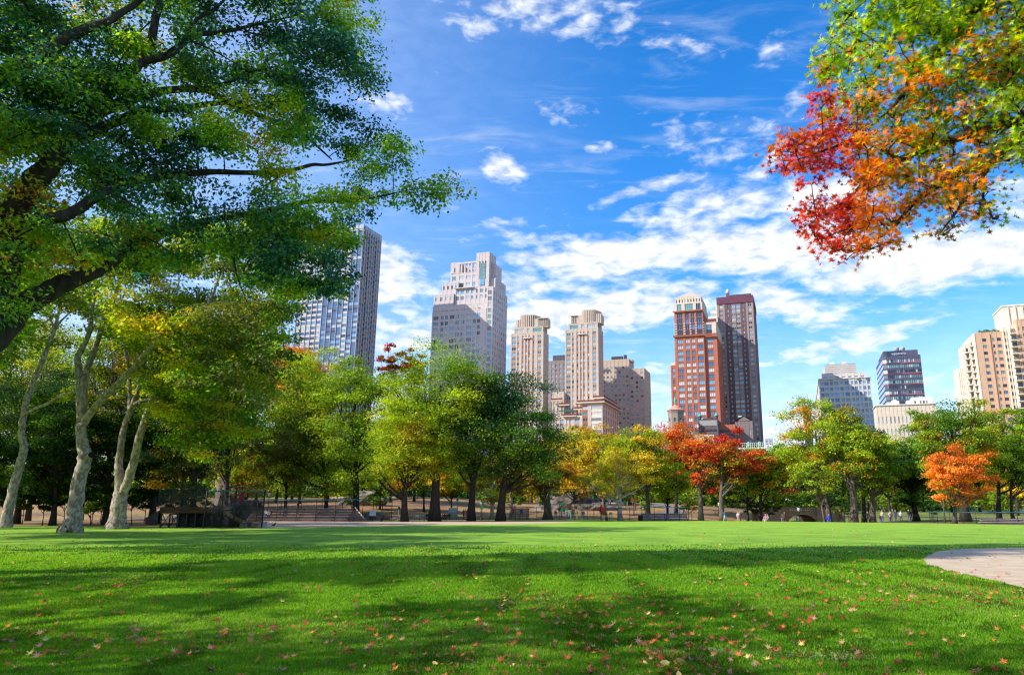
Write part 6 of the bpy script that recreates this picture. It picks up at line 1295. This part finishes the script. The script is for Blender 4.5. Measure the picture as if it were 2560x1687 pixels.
# lamps
def lamp(label,u,D,vtop):
    p=gp(u,D); h=max(3.2,Z_at(vtop,D)-p.z); root=empty('lamp_post',p); tag(root,label,'lamp post','black park lamp posts')
    m=MB(); m.lathe([(.22,0),(.22,.12),(.14,.3),(.10,.55),(.065,.8),(.05,h-1.0),(.07,h-.95),(.10,h-.88)],(0,0,0),8); m.build('post',[IRON],root)
    m=MB(); m.lathe([(.09,h-.88),(.20,h-.72),(.23,h-.45),(.17,h-.28)],(0,0,0),10); m.build('lamp_globe',[surf('lamp_glass',(.48,.50,.50),rough=.25)],root)
    m=MB(); m.lathe([(.24,h-.279),(.20,h-.2),(.08,h-.1),(.03,h-.02),(.01,h)],(0,0,0),10); m.build('cap',[IRON],root)
lamp('lamp post behind the near cage at the left end of the long bleacher',667,116,1226)
lamp('lamp post beside the right end of the long bleacher fence',954,115,1238)
lamp('lamp post with a green sign between the oaks and the white stemmed plane tree',1203,122,1250)
lamp('lamp post right of the red banner',1517.5,121,1265)
lamp('lamp post beside the large red maple trunk',1800,118.5,1271)
lamp('lamp post in front of the bridge arch',2000,113,1272)
lamp('thin lamp post behind the couple with the salmon coat',1142,140,1246)
lamp('tall green lamp post under the orange maple right boughs',2481,212,1252)
lamp('lamp post on the rise behind the path',1321,216,1248)
# traffic light
p=gp(1585,150); root=empty('traffic_light',p); tag(root,'yellow traffic light on a green pole by the winding path','traffic light'); hz_=Z_at(1236,150)-p.z
m=MB(); m.tube([(0,0,-.1),(0,0,hz_)],.09,8); m.build('pole',[surf('green_pole',(.03,.22,.15))],root)
YL=surf('signal_yellow',(.85,.42,.02),rough=.5)
for (dx,dz,nm) in ((-.38,-1.0,'side'),(.34,-.55,'upper'),(.34,-1.75,'lower')):
    m=MB(); m.box(dx-.2,dx+.2,-.25,.15,hz_+dz-.5,hz_+dz+.5,0)
    for k in range(3): m.lathe([(.12,-.02),(.12,.0)],(dx,-.27,hz_+dz-.32+k*.32),8,1)
    m.build('signal_head',[YL,IRON],root)
# banners, signs, bins, benches
def banner(label,u,D,vt,vb,w_,mat,pole=True,cat='banner'):
    p=gp(u,D); zt,zb=Z_at(vt,D)-p.z,Z_at(vb,D)-p.z; root=empty('banner',p); tag(root,label,cat)
    if pole: m=MB(); m.tube([(0,.06,-.1),(0,.06,zt+.15)],.035,6); m.build('pole',[IRON],root)
    m=MB(); K=7; prof=[.12,.35,.62,.85,1,.96,.75,.42]
    for s_ in (0,.05):
        pts=[(-w_/2*prof[i],s_-.02*sin(i*1.7),zt+(zb-zt)*i/K) for i in range(K+1)]+[(w_/2*prof[i],s_+.03*sin(i*2.1),zt+(zb-zt)*i/K) for i in range(K,-1,-1)]
        m.poly(pts if s_ else pts[::-1])
    n=2*(K+1)
    for i in range(n): m.f.append((i,(i+1)%n,n+(i+1)%n,n+i)); m.m.append(0); m.sm.append(0)
    m.build('cloth',[mat],root)
RED=surf('red_cloth',(.80,.03,.025),(.62,.02,.02),2,.7); CRIM=surf('crimson_cloth',(.40,.03,.06),(.28,.02,.045),2,.7)
banner('bright red folded banner standing right of the tall backstop',1504,127,1261,1283,.85,RED)
banner('dark crimson folded banner hanging behind the near cage fence',597,78,1222,1259,.55,CRIM)
def sign(label,u,D,vt,vb,w_,mat,post=True,cat='sign'):
    p=gp(u,D); zt,zb=Z_at(vt,D)-p.z,Z_at(vb,D)-p.z; root=empty('sign',p); tag(root,label,cat)
    m=MB(); m.box(-w_/2,w_/2,-.04,.0,zb,zt); m.build('panel',[mat],root)
    m=MB(); m.tube([(-w_*.4,.05,-.05),(-w_*.4,.05,zt)],.03,5); m.tube([(w_*.4,.05,-.05),(w_*.4,.05,zt)],.03,5); m.build('post',[IRON],root)
sign('green sign board high on the backstop',1408,128,1256,1262,.75,GREENP); sign('green sign board on the backstop, below the higher one',1408.2,127.8,1270,1279,.7,GREENP)
sign('small green notice on the light field fence',1527,118,1280,1286,.45,GREENP); sign('green sign panel on the lamp post between the oaks',1203,121.5,1264,1272,.5,GREENP)
sign('white notice board on the fence right of the long bleacher',931,113,1275,1289,.95,surf('notice_white',(.55,.6,.68)))
p=gp(1132,131); root=empty('kiosk_box',p); tag(root,'grey angled display box beside the seated people','display box'); m=MB(); m.box(-.75,.75,-.3,.3,.15,1.1); m.quad((-.8,-.35,1.1),(.8,-.35,1.1),(.8,.4,1.9),(-.8,.4,1.9)); m.poly([(-.8,-.35,1.1),(-.8,.4,1.9),(-.8,.4,1.1)]); m.poly([(.8,-.35,1.1),(.8,.4,1.1),(.8,.4,1.9)]); m.quad((-.8,.4,1.1),(-.8,.4,1.9),(.8,.4,1.9),(.8,.4,1.1)); m.build('body',[surf('grey_panel_b',(.32,.36,.34))],root); m=MB(); m.box(-.7,-.6,-.2,.2,0,.149); m.box(.6,.7,-.2,.2,0,.149); m.build('leg',[IRON],root)
p=gp(1070.5,127); root=empty('notice_box',p); tag(root,'green and white box standing left of the thick grey oak trunk','box'); m=MB(); m.box(-.45,.1,-.2,.2,.35,1.45); m.build('body',[GREENP],root); m=MB(); m.box(.101,.4,-.2,.2,.5,1.4); m.build('panel',[WHITEP],root); m=MB(); m.box(-.3,-.2,-.1,.1,0,.349); m.box(0,.1,-.1,.1,0,.349); m.build('leg',[IRON],root)
def bin_(label,u,D,mat,r=.33,h=.95):
    p=gp(u,D); root=empty('litter_bin',p); tag(root,label,'litter bin'); m=MB(); m.lathe([(r*.85,0),(r,.1),(r*1.05,h*.9),(r*1.1,h*.92),(r*1.1,h)],(0,0,0),12); m.build('body',[mat],root)
    m=MB(); m.lathe([(r*1.12,h),(r*.8,h+.1),(r*.3,h+.14)],(0,0,0),12); m.build('lid',[IRON if mat is not WHITEP else STEEL],root)
bin_('bright green litter bin, leftmost of the four by the upper path',1562.5,196,GREENP,.45,1.3); bin_('white topped litter bin right of the green one',1567.5,196,WHITEP,.4,1.2); bin_('black litter bin, third of the four by the upper path',1572,196,IRON,.4,1.2); bin_('black litter bin, rightmost of the four by the upper path',1576,196,surf('dark_grey_bin',(.07,.07,.07)),.4,1.2)
bin_('black litter bin at the left end of the low bleacher',1601.5,117.3,surf('bin_black',(.02,.02,.025)),.36,.75)
def bench(label,u0,u1,D):
    a,b=gp(u0,D),gp(u1,D); root=empty('bench',a); tag(root,label,'bench','park benches under the oaks'); L_=(b-a).length
    m=MB(); 
    for k in range(3): m.box(0,L_,.15*k,.15*k+.12,.42,.46)
    m.build('seat',[surf('bench_slat',(.20,.24,.28),(.14,.17,.2),3)],root)
    m=MB()
    for k in range(3): m.box(0,L_,.47,.50,.55+.14*k,.66+.14*k)
    m.build('backrest',[surf('bench_slat',(.20,.24,.28),(.14,.17,.2),3)],root)
    for k in range(3):
        m=MB(); x=.1+(L_-.25)*k/2; m.box(x,x+.06,0,.06,0,.419); m.box(x,x+.06,.44,.469,0,.95); m.build('leg',[IRON],root)
bench('long pale bench left of the thick grey oak trunk',1033,1062,121); bench('short bench at the foot of the dark trunked oak',1002,1018,121); bench('bench under the small yellow tree where people sit',1103,1126,125.5)
# bridge
BR=surf('sandstone',(.50,.37,.26),(.38,.27,.19),.7,.9,.3,detail=7); BRD=surf('sandstone_dark',(.36,.26,.18),(.27,.19,.13),.7,.9,.3)
Db=125.0; xL,xR=X_at(1905,Db,1),X_at(2112,Db,1); root=empty('stone_bridge',((xL+xR)/2,Db,0)); tag(root,'sandstone footbridge with a low arch and pierced parapet','bridge'); xc=(xL+xR)/2
zt=Z_at(1268,Db); zp=Z_at(1277.5,Db); zbm=-1.6; ax0,ax1=X_at(1968,Db,0)-xc,X_at(2042,Db,0)-xc; zk=Z_at(1285.5,Db); zsp=Z_at(1301,Db)-.6
K=18; arc=[((ax0+ax1)/2-(ax1-ax0)/2*cos(pi*i/K),zsp+(zk-zsp)*sin(pi*i/K)) for i in range(K+1)]
m=MB(); W2=(xR-xL)/2
for yy,fl_ in ((0,0),(7,1)):
    q=[(-W2,yy,zbm),(ax0,yy,zbm),(ax0,yy,zsp)]
    for i in range(K):
        a_,b_=arc[i],arc[i+1]; pts=[(a_[0],yy,a_[1]),(b_[0],yy,b_[1]),(b_[0],yy,zp),(a_[0],yy,zp)]; m.poly(pts if not fl_ else pts[::-1])
    for x0_,x1_ in ((-W2,ax0),(ax1,W2)):
        pts=[(x0_,yy,zbm),(x1_,yy,zbm),(x1_,yy,zp),(x0_,yy,zp)]; m.poly(pts if not fl_ else pts[::-1])
for i in range(K): a_,b_=arc[i],arc[i+1]; m.quad((a_[0],0,a_[1]),(a_[0],7,a_[1]),(b_[0],7,b_[1]),(b_[0],0,b_[1]),1)
m.quad((ax0,0,zbm),(ax0,7,zbm),(ax0,7,zsp),(ax0,0,zsp),1); m.quad((ax1,0,zbm),(ax1,0,zsp),(ax1,7,zsp),(ax1,7,zbm),1); m.quad((-W2,0,zp),(W2,0,zp),(W2,7,zp),(-W2,7,zp)); m.build('wall',[BR,BRD],root)
m=MB()
for i in range(K):
    a_,b_=arc[i],arc[i+1]; cx_=(ax0+ax1)/2; f=1.07; A2=(cx_+(a_[0]-cx_)*f,zsp+(a_[1]-zsp)*1.12+.05); B2=(cx_+(b_[0]-cx_)*f,zsp+(b_[1]-zsp)*1.12+.05)
    m.poly([(a_[0],-.12,a_[1]),(b_[0],-.12,b_[1]),(B2[0],-.12,B2[1]),(A2[0],-.12,A2[1])]); m.quad((a_[0],-.12,a_[1]),(a_[0],-.003,a_[1]),(b_[0],-.003,b_[1]),(b_[0],-.12,b_[1])); m.quad((A2[0],-.003,A2[1]),(A2[0],-.12,A2[1]),(B2[0],-.12,B2[1]),(B2[0],-.003,B2[1]))
m.build('arch_ring',[BR],root)
for nm_2,y0_ in (('parapet',-.15),('parapet',6.8)):
    m=MB(); m.box(-W2,W2,y0_-.08,y0_+.43,zp+.002,zp+.15); m.box(-W2,W2,y0_-.05,y0_+.40,zt-.14,zt); n=int(W2*2/.36)
    for k in range(n): x=-W2+2*W2*k/n; m.box(x,x+.2,y0_+.05,y0_+.3,zp+.151,zt-.141)
    m.build(nm_2,[BR],root)
for u_ in (1966,2048,2104):
    m=MB(); x=X_at(u_,Db,0)-xc; m.box(x-.35,x+.35,-.4,-.16,zbm,zt+.12); m.build('buttress',[BRD if u_==1966 else BR],root)
# pigeon by the infield edge
p=gp(684,G(684,1317.5).y); root=empty('pigeon',p,radians(20)); tag(root,'small dark bird standing at the edge of the infield dirt','bird')
bm=bmesh.new(); prof=[(-.22,.0,.10,.012),(-.12,0,.115,.035),(0,0,.14,.065),(.07,0,.18,.06),(.10,0,.23,.032),(.12,0,.26,.033),(.15,0,.262,.018),(.19,0,.255,.004)]
mm_=MB(); mm_.tube([(a_,b_,c_*1.6) for a_,b_,c_,_ in prof],[r*1.6 for *_,r in prof],10); mm_.build('body',[surf('bird_dark',(.05,.055,.07))],root); mm_=MB(); mm_.tube([(.0,.03,.17),(0,.03,0)],.01,4); mm_.tube([(.0,-.03,.17),(0,-.03,0)],.01,4); mm_.build('leg',[surf('bird_leg',(.3,.12,.1))],root); bm.free()
# ---------------------------------------------------------------- people
SKIN=surf('skin',(.55,.34,.25),(.5,.3,.22),3,.6); HAIRD=surf('hair_dark',(.03,.022,.018)); SHOE=surf('shoe_dark',(.03,.03,.035))
def person_mesh(pose,rs):
    sw=rs.uniform(.10,.22); J={}
    if pose=='sit':
        J=dict(pel=(0,0,.50),ches=(0,-.02,.80),neck=(0,-.02,1.05),hb=(0,-.03,1.14),ht=(0,-.04,1.33),
          lh=(.11,-.02,.50),lk=(.13,-.46,.50),la=(.13,-.46,.08),lt=(.14,-.62,.05),rh=(-.11,-.02,.50),rk=(-.14,-.44,.50),ra=(-.15,-.42,.08),rt=(-.16,-.58,.05),
          ls=(.20,-.02,.98),le=(.25,-.12,.74),lw=(.14,-.36,.60),lf=(.12,-.44,.58),rs=(-.20,-.02,.98),re=(-.26,-.14,.74),rw=(-.12,-.34,.60),rf=(-.10,-.42,.58))
    else:
        f=sw if pose=='walk' else .03
        J=dict(pel=(0,0,.95),ches=(0,-.01,1.24),neck=(0,0,1.48),hb=(0,-.01,1.56),ht=(0,-.015,1.74),
          lh=(.09,0,.93),lk=(.10,-f,.50),la=(.10,-f*1.3,.08),lt=(.11,-f*1.3-.15,.04),rh=(-.09,0,.93),rk=(-.10,f*.5,.50),ra=(-.11,f*1.5,.10),rt=(-.12,f*1.5-.14,.04),
          ls=(.19,0,1.42),le=(.24,f*.7,1.14),lw=(.22,f*.3-.05,.90),lf=(.21,f*.2-.07,.80),rs=(-.19,0,1.42),re=(-.24,-f*.7+.03,1.14),rw=(-.22,-f-.10,.92),rf=(-.21,-f-.16,.83))
    R=dict(pel=.14,ches=.15,neck=.06,hb=.075,ht=.085,lh=.09,lk=.06,la=.042,lt=.035,rh=.09,rk=.06,ra=.042,rt=.035,ls=.06,le=.045,lw=.03,lf=.028,rs=.06,re=.045,rw=.03,rf=.028)
    E=[('pel','ches'),('ches','neck'),('neck','hb'),('hb','ht'),('pel','lh'),('lh','lk'),('lk','la'),('la','lt'),('pel','rh'),('rh','rk'),('rk','ra'),('ra','rt'),('ches','ls'),('ls','le'),('le','lw'),('lw','lf'),('ches','rs'),('rs','re'),('re','rw'),('rw','rf')]
    ks=list(J); me=bpy.data.meshes.new('sk'); me.from_pydata([J[k] for k in ks],[(ks.index(a),ks.index(b)) for a,b in E],[]); o=bpy.data.objects.new('sk',me); COL.objects.link(o)
    mo=o.modifiers.new('s','SKIN'); 
    for i,k in enumerate(ks): me.skin_vertices[0].data[i].radius=(R[k],R[k]*(.72 if k in('pel','ches') else 1)); me.skin_vertices[0].data[i].use_root=(k=='pel')
    mo.use_smooth_shade=True; s=o.modifiers.new('b','SUBSURF'); s.levels=1; s.render_levels=1
    bpy.context.view_layer.update(); out=bpy.data.meshes.new_from_object(o.evaluated_get(bpy.context.evaluated_depsgraph_get())); bpy.data.objects.remove(o)
    out.name='person'
    for mt in (SKIN,WHITEP,SHOE,HAIRD,SHOE): out.materials.append(mt)
    hz2=J['neck'][2]+.03; wz=J['pel'][2]+.02; nz=J['hb'][2]
    for p in out.polygons:
        c=p.center; p.use_smooth=True
        dhand=min((Vector(c)-Vector(J['lf'])).length,(Vector(c)-Vector(J['rf'])).length)
        if c.z>hz2+.02: p.material_index=3 if (c.z>J['ht'][2]-.02 or c.y>J['ht'][1]+.02) else 0
        elif dhand<.09: p.material_index=0
        elif c.z<.12: p.material_index=4
        elif c.z<wz and not(pose!='sit' and abs(c.x)>.17): p.material_index=2
        elif pose=='sit' and c.y<-.1 and c.z<.60 and dhand>.12: p.material_index=2
        else: p.material_index=1
    return out
_rs=random.Random(4); PM={k:[person_mesh(k,_rs) for _ in range(2)] for k in ('stand','walk','sit')}
CL={}
def cloth(nm):
    D_={'black':(.02,.02,.025),'navy':(.03,.05,.14),'blue':(.06,.20,.60),'royal blue':(.02,.10,.75),'light blue':(.35,.52,.75),'white':(.75,.75,.75),'red':(.65,.04,.04),'salmon':(.75,.22,.20),'pink':(.80,.25,.35),'grey':(.25,.26,.28),'pale grey':(.5,.52,.55),'tan':(.50,.36,.22),'beige':(.62,.50,.34),'brown':(.18,.10,.06),'teal':(.03,.42,.45),'orange':(.80,.35,.06),'purple':(.20,.16,.50),'jeans':(.07,.12,.27),'maroon':(.22,.04,.06),'olive':(.16,.15,.07),'green':(.05,.35,.12)}
    if nm not in CL: CL[nm]=surf('cloth_'+nm.replace(' ','_'),D_[nm],None,4,.85)
    return CL[nm]
def person(u,D,pose,top,leg,label,group=None,dz=0,face=None,coat=False,sc_=1.0):
    r=_rs; p=gp(u,D); me=PM[pose][r.randrange(2)]; o=link('person',me,None,p+Vector((0,0,dz))); o.rotation_euler=(0,0,r.uniform(-1.2,1.2) if face is None else face); o.scale=(sc_,)*3
    for i,mt in ((1,cloth(top)),(2,cloth(leg))): o.material_slots[i].link='OBJECT'; o.material_slots[i].material=mt
    tag(o,label,'person',group)
S,Wk,Si='stand','walk','sit'
person(662,114.9,Si,'pale grey','jeans','person in a pale hooded top sitting on the long bleacher, leftmost of three',dz=.35+.1,face=0)
person(670,114.9,Si,'white','jeans','person in white sitting in the middle of three on the long bleacher',dz=.45,face=.3)
person(676,115.0,Si,'black','jeans','person in black sitting rightmost of three on the long bleacher',dz=.45,face=-.3)
person(817,150,S,'blue','black','person in blue standing on the rocks behind the long bleacher')
person(997,140,S,'black','pale grey','person in a black top on the slope left of the dark oak trunk')
person(1067,121.5,Si,'black','black','person in black sitting at the left foot of the thick oak',face=.8,dz=-.05)
person(1097,119,S,'black','navy','person all in black standing right of the thick oak trunk')
person(1106,125,Si,'pink','black','person in pink sitting on the bench under the small yellow tree',dz=-.04,face=.2)
person(1110.5,125,Si,'black','black','person in black sitting next to the one in pink',dz=-.04,face=-.2)
person(1116.5,125,Si,'brown','black','person in brown sitting on the right part of the bench',dz=-.04,face=-.6)
person(1122.5,125.3,Si,'black','jeans','person in black and jeans at the right end of the bench',dz=-.04,face=-.8)
person(1159,133,Wk,'black','black','person in black walking left of the salmon coat')
person(1163,130,Wk,'salmon','salmon','person in a long salmon coat walking on the path',face=0)
person(1167,133.5,Wk,'black','jeans','person in black just behind the salmon coat')
person(1182,133,S,'navy','jeans','person in a dark jacket and jeans right of the twin stemmed oak')
person(1189.5,214,S,'white','white','person in white on the far rise, left of the lamp sign'); person(1195,214,S,'light blue','jeans','person in light blue on the far rise beside the one in white')
person(1307,214,Wk,'red','black','person in red on the far rise behind the forked plane tree'); person(1313,214,Wk,'white','jeans','person in white on the far rise right of the red one'); person(1328,214,Wk,'blue','jeans','person in blue on the far rise right of the lamp post')
person(1283,131.9,Si,'red','black','person in red seated on the small shaded bleacher',dz=.75,face=0); person(1304,131.9,Si,'royal blue','black','person in bright blue seated on the small shaded bleacher',dz=.75,face=0)
person(1343,212,S,'light blue','grey','person in pale blue left of the brown plane trunk on the rise'); person(1353,212,S,'blue','jeans','person in blue near the brown plane trunk on the rise'); person(1358,212,S,'pink','maroon','person in pink just left of the brown plane trunk on the rise')
def onrock(u,D,v,pose,top,leg,label):
    p=gp(u,D); z=Z_at(v,D); person(u,D,pose,top,leg,label,dz=z-p.z)
rk='on the brown rock dome'
onrock(1389,176,1259,Si,'red','white','person in red seated at the left end of the rock dome'); onrock(1396,176,1259,Si,'salmon','jeans','person in salmon seated beside the red one on the rock dome')
onrock(1441,176,1260,Si,'white','beige','person in white seated in the middle of the rock dome'); onrock(1452,176,1260,Si,'white','light blue','person in white and pale blue seated near the standing one on the rock'); onrock(1457,175,1263.5,S,'white','jeans','person in white and jeans standing on the rock dome')
onrock(1463,176,1261,Si,'black','black','person in black seated right of the standing one on the rock'); onrock(1472,174,1263,Si,'light blue','grey','person in light blue seated on the right slope of the rock dome'); onrock(1484,172,1264,Si,'beige','grey','person in beige seated on the low rock shelf')
person(1388.5,132,S,'navy','jeans','broad person in a navy coat, leftmost inside the tall backstop',sc_=1.04); person(1398.6,146,S,'black','white','person in black and white behind the pale rail'); person(1403.5,146,S,'purple','white','person in purple behind the pale rail beside the black and white one')
person(1417,132,S,'light blue','jeans','person in light blue and jeans inside the backstop'); person(1427,132,Wk,'teal','teal','person in teal inside the backstop'); person(1430,147,S,'tan','grey','person in tan behind the pale rail'); person(1433,144,S,'orange','black','person in orange and black behind the pale rail')
person(1442.6,132,S,'beige','tan','person in beige inside the backstop, right of the middle post'); person(1452.5,132,Wk,'white','pale grey','person in white stepping inside the backstop'); person(1455,133,Wk,'brown','grey','person in brown beside the white one inside the backstop'); person(1460,132,S,'purple','navy','person in purple inside the backstop, rightmost of the group')
person(1504.5,125,S,'olive','beige','person in olive at the foot of the red banner'); person(1513.5,121.5,Si,'tan','brown','child in tan sitting beside the lamp post',dz=-.1,sc_=.8)
person(1513,200,Wk,'black','white','person in black and white on the upper path left of the white plane tree'); person(1522,200,S,'grey','jeans','person in grey on the upper path, left of the pair'); person(1526,200,S,'light blue','navy','person in light blue on the upper path, right of the pair'); person(1540,198,Wk,'navy','grey','person in navy walking just left of the white plane trunk')
person(1581,212,S,'salmon','brown','person in salmon behind the traffic light'); person(1583.5,190,S,'red','jeans','person in red right behind the traffic light pole'); person(1589.5,170,Wk,'navy','maroon','person in navy and maroon in front of the traffic light'); person(1601.5,176,S,'pale grey','light blue','tall person in grey and pale blue right of the traffic light',sc_=1.08)
person(1812,116,Wk,'blue','white','person in blue running right of the red maple trunk'); person(1846.5,118,Wk,'white','beige','person in white at the edge of the dark bush'); person(1850,118,Wk,'red','black','person in red and black at the edge of the dark bush')
person(1915,113.5,Si,'pink','white','person in pink sitting left of the bridge',dz=.25); person(1920,113.5,Si,'pale grey','white','person in grey sitting beside the pink one left of the bridge',dz=.25)
person(1963,116,S,'brown','maroon','person in brown standing by the bridge buttress',dz=.7); person(1957.5,117,S,'grey','grey','person in grey left of the one in brown at the bridge',dz=.5)
person(1944.5,127,S,'salmon','beige','person in salmon on top of the bridge, left of the pair',dz=zp-H(gp(1944,127).x,127)-.75); person(1949,127,S,'white','beige','person in white on top of the bridge, right of the pair',dz=zp-H(gp(1949,127).x,127)-.75); person(2011.6,127,S,'blue','jeans','person in blue on top of the bridge over the arch',dz=zp-H(gp(2011,127).x,127)-.95)
person(1993.5,118,Si,'teal','grey','person in teal sitting left of the lamp under the bridge',dz=.9); person(2004,118,Si,'salmon','grey','person in salmon sitting right of the lamp under the bridge',dz=.85)
person(2073,111,S,'royal blue','royal blue','person in royal blue between two grey trunks right of the bridge',dz=.05)
person(2171,109,S,'black','black','person all in black beside the pale leaning trunk'); person(2204,112,S,'black','jeans','person in black just behind the one in beige'); person(2207.7,108,S,'beige','jeans','person in beige and jeans at the field edge'); person(2226,109,S,'white','jeans','person with a white shirt and jeans at the field edge'); person(2229.5,110,S,'maroon','navy','person in maroon beside the one in a white shirt')
person(2241,108,S,'navy','navy','person all in navy at the field edge'); person(2253.7,109,Wk,'white','navy','person in white and navy leaning forward at the field edge'); person(2274,107,S,'black','jeans','person in black and jeans nearest the slope tree'); person(2279,124,S,'brown','brown','person in brown standing on the slope under the dark tree')
for (u,t,l_,lab) in ((2202,'light blue','jeans','person in light blue on the right hand road, leftmost'),(2210.5,'orange','grey','person in orange on the right hand road'),(2225.7,'salmon','beige','person in salmon on the right hand road'),(2231,'navy','white','person in navy on the right hand road near a pink trunk'),(2309.7,'black','white','person in black left of the fence end on the road'),
 (2423,'purple','pale grey','person in purple on the road, left of the pair behind the thick trunk'),(2427.5,'white','jeans','person in white on the road, right of the pair behind the thick trunk'),(2455.7,'black','black','person in black on a ride in the middle of the right road'),(2488,'red','jeans','person in red on the road right of the green lamp post'),(2492,'navy','black','person in navy beside the red one on the road'),
 (2503.3,'royal blue','black','person in bright blue on the road beside a dark trunk'),(2516,'black','grey','person in black on the road between two trunks'),(2534,'pink','pink','person in pink on the road near the right edge'),(2538,'salmon','beige','person in salmon next to the pink one'),(2544,'green','light blue','person in green and pale blue on the road at right'),(2551,'red','white','person in red and white on the road at right'),(2557.5,'pink','white','person in pink and white cut by the right picture edge')):
    person(u,213,Wk,t,l_,lab,sc_=1.05)
